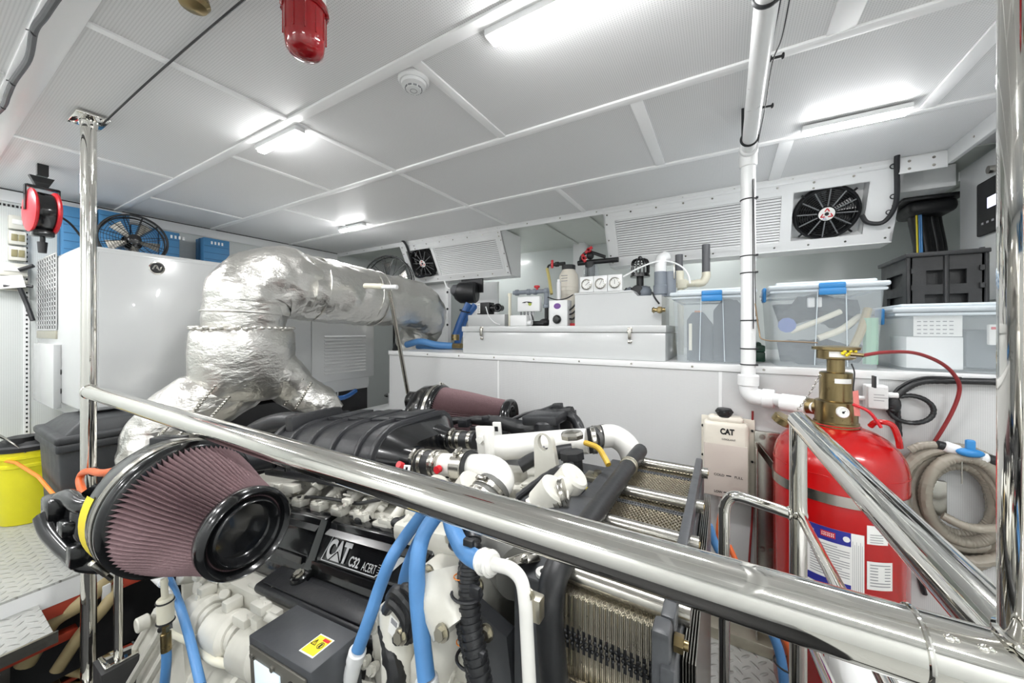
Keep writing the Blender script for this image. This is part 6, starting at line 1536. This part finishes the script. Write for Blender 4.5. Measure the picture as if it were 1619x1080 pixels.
# left frame: dark slab and rubber covered pipe
b = MB(); b.box(hx0 - .1, hx0 - .0, hy0 + .02, hy1, hz0, hz1 - .01, .006); b.box(hx0 - .24, hx0 - .02, .68, 1.28, hz1 - .09, hz1 - .035, .02, 3); b.slot(1); b.cyl(V(hx0 - .045, hy0 + .04, hz1 - .01), V(hx0 - .045, hy0 + .04, hz1 - .004), .016, n=22); b.slot(2); b.bolt(V(hx0 - .045, hy0 + .04, hz1 - .004), (0, 0, 1), .006, .003)
obj('frame_plate', b, ['grey', 'paper', 'ink'], hx)
b = MB(); b.tube([V(-.25, 1.29, -.412), V(-.25, 1.2, -.41), V(-.25, .9, -.408), V(-.25, .66, -.408), V(-.25, .58, -.415), V(-.247, .545, -.445), V(-.243, .54, -.5), V(-.235, .54, -.6), V(-.225, .54, -.9), V(-.22, .54, -1.2)], .023, 20, 6); b.ball(V(-.25, 1.29, -.412), .023)
obj('guard_pipe', b, 'rubber', hx)
b = MB(); clamp(b, V(-.25, 1.12, -.409), (0, 1, 0), .025, .02); obj('pipe_clamp', b, 'zinc', hx)
b = MB(); q = W(933, 772, Z=-.465); b.box(q.x - .03, q.x + .03, q.y - .04, q.y + .03, -.479, -.4765); obj('warning_sticker', b, 'stick', hx)
b = MB(); q = W(950, 755, Z=-.47); b.box(q.x - .05, q.x + .02, q.y - .03, q.y + .03, -.48, -.465, .003); b.bolt(V(q.x - .01, q.y, -.465), (0, 0, 1), .013, .014); obj('mounting_lug', b, 'zinc', hx)
b = MB(); b.ball(V(-.33, .82, -.47), .09, (1.3, 1.5, .6), 20); b.cyl(V(-.36, .9, -.5), V(-.5, .9, -.52), .05, n=22); obj('end_tank', b, 'grey', hx)

# near side lower: exhaust/fuel castings, dark recess, mount bracket
b = E()
q = L(345, 960, Y=.56)
for k in range(4):
    c = V(-1.62 + .19 * k, .56, -.90); b.cyl(c + V(-.075, 0, -.02), c + V(.075, 0, .0), .065, n=28, b=.014); b.cyl(c + V(.075, 0, 0), c + V(.1, 0, 0), .045, n=20); b.box(c.x - .02, c.x + .02, .55, .6, c.z + .05, c.z + .085, .006)
casting(b, 5, 40, -1.75, -1.0, .56, .66, -.86, -.78, .015, .04)
b.box(-1.75, -1.0, .6, .72, -.87, -.80, .015)
obj('exhaust_manifold', b, 'cast', eng)
b = E(); b.slot(0)
for k in (1, 2):
    c = V(-1.62 + .19 * k, .56, -.90)
    for j in range(5):
        a = R(-25 - 9 * j); p = c + V(0, -.0665 * math.cos(a), .0665 * math.sin(a) * 1.0); b.ob(p, (1, 0, 0), (0, -math.sin(a), math.cos(a)) if 0 else (0, math.sin(a), math.cos(a)), (0, -math.cos(a), math.sin(a)), .06 - .012 * (j % 2), .004, .001)
obj('printed_marks', b, 'inkg', eng)
b = E(); b.tube([L(270, 1000, Y=.5), L(300, 1015, Y=.5), L(340, 1045, Y=.5), L(390, 1052, Y=.52)], .012, 12, 6); b.slot(1); b.tube([L(255, 995, Y=.52), L(268, 988, Y=.52), L(280, 995, Y=.52)], .012, 10, 4); obj('lagged_pipe', b, ['cream', 'rubber'], eng)
b = E(); b.cyl(L(330, 1070, Y=.62), L(400, 1100, Y=.55), .08, n=28, b=.01); obj('oil_cooler', b, 'cast', eng)
# white engine mount bracket
b = E(); a = L(180, 1075, Y=.55); c = L(262, 965, Y=.6); 
pts = [L(183, 1080, Y=.52), L(250, 965, Y=.56), L(285, 975, Y=.56), L(295, 1090, Y=.54), L(240, 1120, Y=.52)]
b.prism(pts, V(0, .03, 0)); b.tube([pts[0], pts[1]], .016, 8); b.tube([pts[1], pts[2]], .018, 8); b.tube([L(205, 1080, Y=.5), L(262, 985, Y=.54)], .014, 8); b.tube([L(230, 1085, Y=.5), L(280, 1000, Y=.54)], .014, 8)
b.cyl(L(236, 980, Y=.54), L(236, 980, Y=.54) + V(0, -.04, 0), .028, n=20, b=.004); b.box(pts[0].x - .05, pts[2].x, .5, .7, pts[0].z - .1, pts[0].z, .02)
obj('mount_bracket', b, 'cast', eng)
# rear (left) lump: gearbox and turbo bodies
b = E(); b.box(-2.35, -2.0, .75, 1.3, -1.7, -.75, .06, 3); b.cyl(V(-2.1, 1.02, -1.2), V(-2.5, 1.02, -1.2), .25, n=32, b=.03); obj('gearbox', b, 'cast', eng)
for y in (.6, 1.45):
    b = E(); c = V(-1.78, y, -.55); b.ring(c, (1, 0, 0), .075, .05, 32, 14); b.cyl(c + V(-.06, 0, 0), c + V(.06, 0, 0), .07, n=26, b=.01); b.cyl(c + V(.05, 0, 0), c + V(.14, 0, 0), .055, n=26); b.tube([c + V(-.06, 0, 0), c + V(-.14, 0, .02), c + V(-.2, 0, .05)], .07, 20, 4); b.tube([c + V(0, .02, .1), c + V(.12, .1, .12), c + V(.2, .2 if y < 1 else -.2, .12)], .045, 16, 5); obj('turbocharger', b, 'satin', eng)

# air filters
def air_filter(bc, cc, rb, rc, parent_label):
    """cone filter from its base centre to its cap centre; bc and cc in scene coordinates"""
    ax = (cc - bc).normalized(); Ln = (cc - bc).length
    u = (V(0, 0, 1) - ax * ax.z).normalized(); w = ax.cross(u)
    n = 84
    b = MB(); vs = []; fs = []
    rows = 14
    for i in range(rows + 1):
        t_ = i / rows; r = rb * .965 + (rc * .93 - rb * .965) * t_
        for k in range(n * 2):
            a = math.pi * k / n; rr = r - (0.0 if k % 2 == 0 else .022) + .0012 * math.sin(a * 7 + t_ * 9)
            aa = a + .006 * math.sin(t_ * 11 + a * 3)
            vs.append(bc + ax * (Ln * t_) + (u * math.cos(aa) + w * math.sin(aa)) * rr)
    m = 2 * n
    for i in range(rows):
        for k in range(m): fs.append([i*m + k, i*m + (k+1) % m, (i+1)*m + (k+1) % m, (i+1)*m + k])
    b.put(vs, fs)
    root = obj('air_filter', b, 'pleat', eng, 25, parent_label)
    b = MB(); b.lathe(cc, ax, [(rc * .95, -.03), (rc * 1.0, -.022), (rc * 1.03, .0), (rc * 1.0, .013), (rc * .95, .018), (rc * .9, .014), (rc * .85, .003), (rc * .81, -.002), (rc * .78, .002), (rc * .75, .011), (rc * .71, .013), (rc * .67, .007), (rc * .63, -.008), (rc * .59, -.013), (rc * .3, -.009), (0, -.007)], 72)
    obj('end_cap', b, 'black', root, 50)
    b = MB(); b.lathe(bc, ax, [(rb * .9, -.075), (rb * 1.0, -.07), (rb * 1.01, -.03), (rb * 1.03, -.02), (rb * 1.03, -.008), (rb * .985, 0), (rb * .93, .004)], 72)
    obj('base_ring', b, 'black', root, 50)
    b = MB(); b.lathe(bc, ax, [(rb * 1.02, -.05), (rb * 1.025, -.049), (rb * 1.025, -.034), (rb * 1.02, -.033)], 72)
    for s in (-1, 1): b.ring(bc + ax * (-.0415 + .008 * s), ax, rb * 1.025, .0012, 60, 5)
    for ang in (-25, 120, 215):
        e = (u * math.cos(R(ang)) + w * math.sin(R(ang))); p = bc + ax * -.041 + e * (rb * 1.03 + .006); s_ = ax.cross(e)
        b.ob(p, s_, ax, e, .05, .018, .012, .003); b.cyl(p + s_ * .02, p + s_ * .045, .005, n=8)
    obj('band_clamp', b, 'steel', root)
    return root, ax, u, w
bc, cc = W(298, 801, d=1.0), W(390, 841, d=.895)
fr, ax, u, w = air_filter(bc, cc, .170, .103, 'near maroon cone air filter')
# intake housing and brackets behind the near filter
b = MB(); b.lathe(bc, ax, [(.168, -.07), (.166, -.11), (.15, -.14), (.13, -.17), (.11, -.19), (0, -.195)], 56)
e = u * -.4 + w * .9
b.tube([bc + ax * -.13, bc + ax * -.2, bc + ax * -.26 + V(-.03, .03, .0), bc + ax * -.32 + V(-.06, .12, .02)], [.12, .115, .1, .09], 24, 6)
obj('intake_housing', b, 'black', fr, 50)
b = MB(); Y0 = .2
def wd(px, py, k=1.0): return W(px, py, d=k)
b.tube([wd(82, 800, 1.12), wd(105, 785, 1.1), wd(130, 800, 1.05), wd(165, 800, 1.05)], .022, 10, 5)
b.tube([wd(76, 815, 1.1), wd(85, 840, 1.08), wd(112, 872, 1.05), wd(135, 890, 1.03), wd(175, 895, 1.03)], [.03, .028, .024, .024, .02], 12, 6)
b.tube([wd(130, 800, 1.08), wd(140, 840, 1.06), wd(160, 870, 1.05)], .028, 12, 5, jit=(.006, 30))
b.box(-.03, .03, -.03, .03, -.02, .02, .008, m=Matrix.Translation(wd(118, 830, 1.06))); b.box(-.025, .025, -.025, .025, -.03, .03, .008, m=Matrix.Translation(wd(128, 875, 1.02)))
b.box(-.05, .04, -.05, .02, -.03, .04, .01, m=Matrix.Translation(wd(110, 800, 1.13)))
b.prism([wd(90, 805, 1.1), wd(150, 765, 1.1), wd(165, 800, 1.08), wd(130, 860, 1.08), wd(95, 840, 1.1)], V(.02, .05, 0))
obj('filter_bracket', b, 'black', fr, 45)
b = MB(); p = bc + ax * -.06
vs = []; fs = []
for i in range(9):
    a = R(74 + i * 5)
    for dd in (-.012, .03): vs.append(bc + ax * (-.066 + dd * 0) + (u * math.cos(a) + w * math.sin(a)) * .17 + ax * dd)
for sgn in (1,):
    pass
aa0 = None
b = MB(); vs = []
for i in range(13):
    a = R(66 + i * 6); e = (u * math.cos(a) + w * math.sin(a))
    if e.dot(-(bc.normalized())) < 0: e = (u * math.cos(a) - w * math.sin(a))
    for dd in (-.112, -.074): vs.append(bc + ax * dd + e * .171)
for i in range(12): fs.append([2*i, 2*i+1, 2*i+3, 2*i+2])
b.put(vs, fs); obj('yellow_sticker', b, 'stick', fr, 45)
b = MB(); q = bc + u * .2; b.tube([wd(255, 712, 1.12), wd(262, 705, 1.12), wd(272, 702, 1.12)], .012, 8, 3); b.box(-.045, .045, -.02, .02, -.012, .02, .004, m=Matrix.Translation(W(268, 700, d=1.13)) @ Matrix.Rotation(YAW, 4, 'Z')); obj('top_bracket', b, 'satin', fr)
bc2, cc2 = W(700, 657, d=2.14), W(806, 668, d=2.02)
fr2, ax2, u2, w2 = air_filter(bc2, cc2, .172, .125, 'far maroon cone air filter')
b = MB(); b.lathe(bc2, ax2, [(.17, -.075), (.165, -.12), (.14, -.16), (.12, -.18), (0, -.19)], 48); q = W(652, 634, d=2.16); b.cyl(q + V(-.03, 0, 0), q + V(.06, .02, 0), .055, n=24, b=.01); b.tube([q + V(.03, 0, -.02), bc2 + ax2 * -.15], .06, 16)
b.box(-.05, .03, -.04, .04, -.06, .04, .01, m=Matrix.Translation(W(668, 650, d=2.1)))
obj('intake_housing', b, 'black', fr2, 50)

# ---------------------------------------------------------------- foil wrapped exhaust
t = thing('exhaust_duct', 'silver foil wrapped exhaust duct arching from two legs across to the bench end', 'exhaust duct', V(-2.36, 1.02, -.75))
PXY = V(-2.36, 1.02, 0)
c0 = W(388, 520, X=-2.36); cy = 1.05
def blob(pts, rads, n, sub, jit): 
    b = MB(); b.tube(pts, rads, n, sub, jit=jit); return b
# collector: wide pot, longer along the engine width
b = MB(); rows = [(-.40, .13, .16), (-.375, .155, .20), (-.33, .175, .232), (-.26, .188, .25), (-.12, .195, .258), (-.02, .19, .25), (.005, .178, .235), (.012, .15, .2)]
N = 72; vs = []; fs = []
for z, rx, ry in rows:
    for k in range(N):
        a = 2 * math.pi * k / N; p = V(-2.36 + rx * math.cos(a), 1.03 + ry * math.sin(a), z)
        p += V(math.cos(a), math.sin(a), 0) * .014 * noise.noise(p * 7); vs.append(p)
for i in range(len(rows) - 1):
    for k in range(N): fs.append([i*N+k, i*N+(k+1) % N, (i+1)*N+(k+1) % N, (i+1)*N+k])
fs.append(list(range(N))[::-1]); fs.append([(len(rows)-1)*N+k for k in range(N)])
b.put(vs, fs); obj('collector_jacket', b, 'foil', t, 60)
# stitched rim beads
b = MB()
for k in range(40):
    a = 2 * math.pi * k / 40; b.ball(V(-2.36 + .182 * math.cos(a), 1.03 + .24 * math.sin(a), .008 + .004 * math.sin(k * 3.1)), .013, (1.3, 1.3, .7), 8)
obj('stitched_rim', b, 'foil', t, 60)
b = blob([V(-2.36, 1.03, -.02), V(-2.36, 1.03, .06), V(-2.36, 1.04, .14)], [.185, .195, .2], 56, 8, (.01, 8)); b.ring(V(-2.36, 1.03, .09), (0, .05, 1), .2, .006, 56, 6)
obj('riser_jacket', b, 'foil', t, 60)
dz = .005
b = blob([V(-2.36, 1.04, .1), V(-2.36, 1.06, .2), V(-2.36, 1.14, .27), V(-2.36, 1.27, .285), V(-2.36, 1.36, .275)], [.198, .21, .218, .218, .21], 60, 10, (.022, 6))
obj('bend_jacket', b, 'foil', t, 60)
b = blob([V(-2.36, 1.33, .275), V(-2.36, 1.6, .26), V(-2.36, 1.85, .245), V(-2.36, 2.1, .232)], [.21, .212, .208, .205], 60, 12, (.014, 9))
for y in (1.42, 1.83, 1.9): b.ring(V(-2.36, y, .27 - (y - 1.42) * .06), (0, 1, -.1), .212, .005, 56, 6)
obj('duct_jacket', b, 'foil', t, 60)
b = blob([V(-2.36, 2.05, .235), V(-2.36, 2.25, .222), V(-2.375, 2.42, .19), V(-2.41, 2.52, .1), V(-2.49, 2.56, .0), V(-2.58, 2.56, -.08), V(-2.66, 2.55, -.17)], [.205, .205, .2, .19, .17, .15, .135], 56, 8, (.016, 9))
obj('elbow_jacket', b, 'foil', t, 60)
b = MB(); b.tube([V(-2.65, 2.55, -.15), V(-2.69, 2.545, -.28), V(-2.7, 2.54, -.45), V(-2.7, 2.54, -.62)], .135, 40, 10, rib=(.012, .02)); obj('rubber_bellows', b, 'rubber', t, 40)
for z in (-.24, -.29, -.55, -.6): b = MB(); b.cyl(V(-2.69, 2.545, z), V(-2.69, 2.545, z + .014), .139, n=48); obj('bellows_clamp', b, 'brass', t)
b = MB(); b.cyl(V(-2.7, 2.54, -.62), V(-2.7, 2.54, -1.12), .15, n=40); obj('lower_pipe', b, 'pvc', t)
# near leg: two wrapped segments with stitched seams
def leg(pts, rads, seams):
    b = blob(pts, rads, 44, 8, (.014, 9)); o = obj('leg_jacket', b, 'foil', t, 60)
    b = MB()
    for s0, s1 in seams:
        s0, s1 = Vector(s0), Vector(s1); axx = (s1 - s0).normalized()
        # a double row of lacing hooks running across the leg
        for k in range(12):
            p = s0.lerp(s1, k / 11); b.ball(p, .0075, (1.2, 1.2, .9), 8)
        b.tube([s0, s0.lerp(s1, .3) + V(0, -.003, .004), s0.lerp(s1, .7) - V(0, .003, .003), s1], .004, 6, 4)
    obj('lacing', b, 'steel', o, 50)
    return o
d1 = 1.78
A_, B2, C_ = W(372, 612, d=2.06), W(312, 640, d=1.93), W(262, 668, d=1.82)
D_, E_ = W(238, 695, d=1.78), W(238, 750, d=1.72)
leg([A_ + V(0, 0, .05), A_, B2, C_], [.15, .155, .155, .14], [(W(300, 660, d=1.78), W(340, 610, d=1.82)), (W(325, 670, d=1.78), W(362, 628, d=1.84))])
leg([C_ + (B2 - C_) * .25, C_, D_, E_], [.125, .12, .112, .104], [(W(240, 702, d=1.6), W(268, 672, d=1.66)), (W(262, 712, d=1.6), W(292, 678, d=1.66))])
leg([V(-2.34, 1.14, -.2), V(-2.31, 1.27, -.36), V(-2.25, 1.38, -.47), V(-2.2, 1.44, -.56)], [.14, .12, .115, .1], [(W(450, 640, d=2.16), W(478, 600, d=2.2)), (W(468, 645, d=2.16), W(492, 606, d=2.2))])
# T-handle tool
t = thing('tee_handle_bar', 'long steel bar with a white tee handle leaning against the foil duct', 'tool', W(645, 622, Y=1.8))
b = MB(); b.cyl(W(645, 622, Y=1.8), W(616, 460, Y=1.6), .0135, n=20); obj('bar', b, 'steel', t)
b = MB(); a = W(604, 454, Y=1.6); b.cyl(a, W(628, 454, Y=1.6), .014, n=18, b=.003); obj('cross_sleeve', b, 'pvc', t)
b = MB(); a, c = W(577, 452, Y=1.61), W(606, 453, Y=1.6); b.cyl(a, c, .018, n=10, b=.003); b.box(a.x, a.x + .03, a.y, a.y + .12, a.z - .02, a.z + .02, .004) if 0 else None
obj('grip', b, 'cream', t)

# ---------------------------------------------------------------- loose hoses and the panel box in front of the engine
def hose(name, label, pts, r, m, fit=None, fr_=None, cat='hose'):
    t = thing(name, label, cat, pts[-1])
    b = MB(); b.tube(pts, r, 16, 8); obj('hose_body', b, m, t)
    if fit:
        b = MB(); b.tube(fit, r * 1.12, 16, 4, rib=(.05, .012)); b.cyl(fit[0], fit[0] + (Vector(fit[1]) - Vector(fit[0])).normalized() * .03, r * 1.3, n=18, b=.002); obj('hose_fitting', b, 'pvc', t)
    return t
hose('blue_hose', 'blue hose crossing the cover badge, ending in a ribbed white fitting by the panel box', [W(695, 770, Y=.62), W(678, 798, Y=.61), W(661, 822, Y=.6), W(640, 850, Y=.59), W(618, 885, Y=.56), W(600, 930, Y=.54), W(585, 975, Y=.52), W(566, 1028, Y=.5)], .0138, 'blue', [W(566, 1028, Y=.5), W(558, 1055, Y=.5), W(550, 1100, Y=.5)])
hose('blue_hose', 'thickest blue hose, dropping straight in front of the white gear housing', [W(725, 775, Y=.6), W(702, 800, Y=.57), W(684, 822, Y=.55), W(668, 850, Y=.53), W(660, 890, Y=.51), W(660, 940, Y=.5), W(666, 1000, Y=.49), W(674, 1072, Y=.48)], .0155, 'blue', [W(674, 1072, Y=.48), W(678, 1100, Y=.48)])
hose('blue_hose', 'blue hose half hidden behind the thickest blue hose', [W(690, 800, Y=.64), W(672, 835, Y=.62), W(655, 870, Y=.61), W(642, 905, Y=.6), W(638, 935, Y=.6), W(646, 965, Y=.6), W(655, 990, Y=.6)], .0135, 'blue')
t = hose('blue_hose', 'short bent blue hose joined to a white pipe beside the black conduit', [W(708, 800, Y=.6), W(714, 830, Y=.56), W(722, 850, Y=.54), W(732, 868, Y=.52), W(748, 882, Y=.51), W(766, 889, Y=.505)], .0155, 'blue')
b = MB(); b.tube([W(764, 888, Y=.505), W(785, 893, Y=.5), W(808, 900, Y=.495), W(824, 918, Y=.49), W(830, 950, Y=.485), W(833, 1000, Y=.485), W(838, 1100, Y=.485)], .0105, 16, 8); b.cyl(W(758, 886, Y=.506), W(782, 892, Y=.5), .018, n=20, b=.003); b.ring(W(765, 888, Y=.505), W(782, 892, Y=.5) - W(765, 888, Y=.505), .018, .003, 20, 6); b.ring(W(776, 891, Y=.502), W(782, 892, Y=.5) - W(765, 888, Y=.505), .018, .003, 20, 6)
obj('white_pipe', b, 'pipew', t)
b = MB(); q = W(834, 970, Y=.48); b.box(q.x - .014, q.x + .014, .492, .512, q.z - .022, q.z + .014, .003); b.bolt(V(q.x - .004, .492, q.z + .02), (0, -1, 0), .008, .008); obj('pipe_bracket', b, 'zinc', t)
t = thing('corrugated_conduit', 'fat black corrugated conduit with a tied cable hanging beside the white gear housing', 'conduit', W(765, 1100, Y=.5))
b = MB(); b.tube([W(738, 800, Y=.64), W(742, 835, Y=.6), W(745, 860, Y=.57), W(742, 920, Y=.545), W(744, 980, Y=.53), W(752, 1030, Y=.52), W(764, 1100, Y=.51)], .019, 18, 60, rib=(.07, .006)); obj('ribbed_conduit', b, 'corr', t)
b = MB(); b.tube([W(735, 850, Y=.58), W(733, 890, Y=.56), W(727, 940, Y=.545), W(729, 990, Y=.53), W(740, 1040, Y=.52), W(750, 1100, Y=.5)], .0095, 12, 40, rib=(.05, .0045)); obj('side_cable', b, 'corr', t)
for px, py, r in ((738, 938, .028), (746, 1040, .028), (728, 862, .02)): b = MB(); b.ring(W(px, py, Y=.54), (.05, .1, 1), r, .003, 24, 6); q = W(px + 12, py + 2, Y=.51); b.box(q.x - .012, q.x + .008, q.y, q.y + .01, q.z - .01, q.z + .01, .002); obj('cable_tie', b, 'wire', t)
b = MB()
for py in (912, 952, 985, 1015): b.ring(W(727 + (py - 912) * .04, py, Y=.545), (0, .1, 1), .0112, .0012, 14, 4)
obj('orange_thread', b, 'oring', t)
hose('blue_hose', 'thin blue hose slanting down left of the panel box', [W(262, 905, Y=.6), W(272, 925, Y=.55), W(285, 960, Y=.5), W(300, 1010, Y=.48), W(318, 1085, Y=.46)], .0125, 'blue')
t = hose('blue_hose', 'upright blue hose with brass collar below a cream inline filter', [W(263, 1025, Y=.44), W(263, 1050, Y=.44), W(259, 1095, Y=.44)], .0125, 'blue')
b = MB(); b.cyl(W(262, 1000, Y=.44), W(263, 1030, Y=.44), .0135, n=16, b=.002); b.cyl(W(262, 990, Y=.44), W(262, 1000, Y=.44), .01, n=6); obj('brass_collar', b, 'brass', t)
b = MB(); b.cyl(W(262, 985, Y=.44), W(261, 945, Y=.44), .021, n=24, b=.003); b.cyl(W(261, 945, Y=.44), W(259, 915, Y=.44), .009, n=14); b.slot(1); b.ring(W(262, 982, Y=.44), (0, 0, 1), .021, .003, 24, 6); b.ring(W(261, 950, Y=.44), (0, 0, 1), .021, .003, 24, 6); obj('inline_filter', b, ['cream', 'ink'], t)
b = MB(); b.tube([W(216, 895, Y=.6), W(235, 905, Y=.56), W(250, 915, Y=.53), W(258, 922, Y=.5)], .013, 12, 5); b.slot(1); b.cyl(W(240, 907, Y=.55), W(258, 922, Y=.5), .015, n=16, b=.003); b.tube([W(258, 922, Y=.5), W(268, 935, Y=.48), W(275, 950, Y=.5)], .006, 10, 4)
tag(obj('blue_hose', b, ['blue', 'pvc']), 'blue hose stub with a white ribbed end just under the near air filter', 'hose')
# orange breather hose on the post
b = MB(); b.tube([W(180, 745, d=1.25), W(160, 748, d=1.3), W(143, 745, d=1.42), W(131, 748, d=1.5), W(126, 760, d=1.5), W(130, 775, d=1.45), W(137, 785, d=1.4)], .0125, 14, 6); b.slot(1); b.ring(W(148, 746, d=1.4), (1, .6, 0), .014, .004, 16, 6)
tag(obj('orange_hose', b, ['orange', 'wire']), 'short orange hose curled beside the steel post at the near filter', 'hose')

# panel box with screen (in the engine frame)
t = thing('panel_box', 'dark grey control panel box with a lit screen, knob and yellow sticker', 'control box', V(-.83, .46, -1.0))
tl, tf, tr = L(393, 1005, Y=.42), L(491, 1064, Y=.42), None
x0, x1, zt = tl.x, tf.x, (tl.z + tf.z) / 2
b = E(); b.box(x0, x1, .42, .53, zt - .26, zt, .003); obj('box_body', b, 'grey', t)
b = E(); b.box(x0 + .012, x1 - .012, .414, .42, zt - .25, zt - .014, .003)
for px_, pz in ((.03, .03), (.115, .03), (.03, .2)): b.cyl(V(x0 + px_, .414, zt - pz), V(x0 + px_, .409, zt - pz), .006, n=14)
obj('face_plate', b, mat('gunmetal_plate', '#6f6d66', .4, .4, var=.05), t)
b = E(); b.box(x0 + .04, x0 + .145, .410, .414, zt - .19, zt - .035, .002); obj('lit_screen', b, 'screen', t)
b = E(); c = V(x1 - .06, .414, zt - .05); b.lathe(c, (0, -1, 0), [(.018, 0), (.018, .012), (.012, .014), (.011, .02), (0, .02)], 20); obj('control_knob', b, 'black', t)
b = E()
for k, (dx, dz_) in enumerate(((.0, 0), (.012, 0), (.0, -.012), (.012, -.012))): b.box(x1 - .034 + dx, x1 - .026 + dx, .4135, .4145, zt - .046 + dz_, zt - .04 + dz_)
obj('panel_marks', b, 'paper', t)
b = E(); s0 = L(493, 1037, Z=None, Y=.46); qs = L(489, 1036, Z=-.69); xs = qs.x
ST = Matrix.Translation((xs, .468, 0)) @ Matrix.Diagonal((.62, .62, 1, 1)) @ Matrix.Translation((-xs, -.475, 0)); b.m = b.m @ ST; b.box(xs - .04, xs + .04, .435, .515, zt, zt + .0008); b.slot(1); b.box(xs - .035, xs + .035, .44, .51, zt + .0008, zt + .0014)
b.slot(2)
def tri(cx, cy_, s):
    for k in range(3):
        a0, a1 = R(90 + 120 * k), R(210 + 120 * k); b.tube([V(cx + s * math.cos(a0), cy_ + s * math.sin(a0), zt + .0016), V(cx + s * math.cos(a1), cy_ + s * math.sin(a1), zt + .0016)], .0011, 4)
tri(xs - .018, .478, .014); b.box(xs - .019, xs - .017, .474, .486, zt + .0014, zt + .002); b.ring(V(xs + .016, .478, zt + .0016), (0, 0, 1), .012, .0011, 20, 4); b.box(xs + .012, xs + .02, .47, .486, zt + .0014, zt + .002)
b.slot(3); b.box(xs - .0, xs + .033, .495, .506, zt + .0014, zt + .0018)
obj('warning_sticker', b, ['paper', 'stick', 'ink', 'redp'], t)
b = E(); b.box(x0 + .08, x1 - .08, .53, .64, zt - .2, zt - .1, .004); obj('mounting_arm', b, 'grey', t)
# dark block standing in for drum shadows in the pit
b = MB(); b.box(-2.3, -.5, .1, .3, -2.0, -1.75); tag(obj('pit_shadow_block', b, 'pit'), 'dark block for drum shadows on the pit floor below the engine side', 'beam')
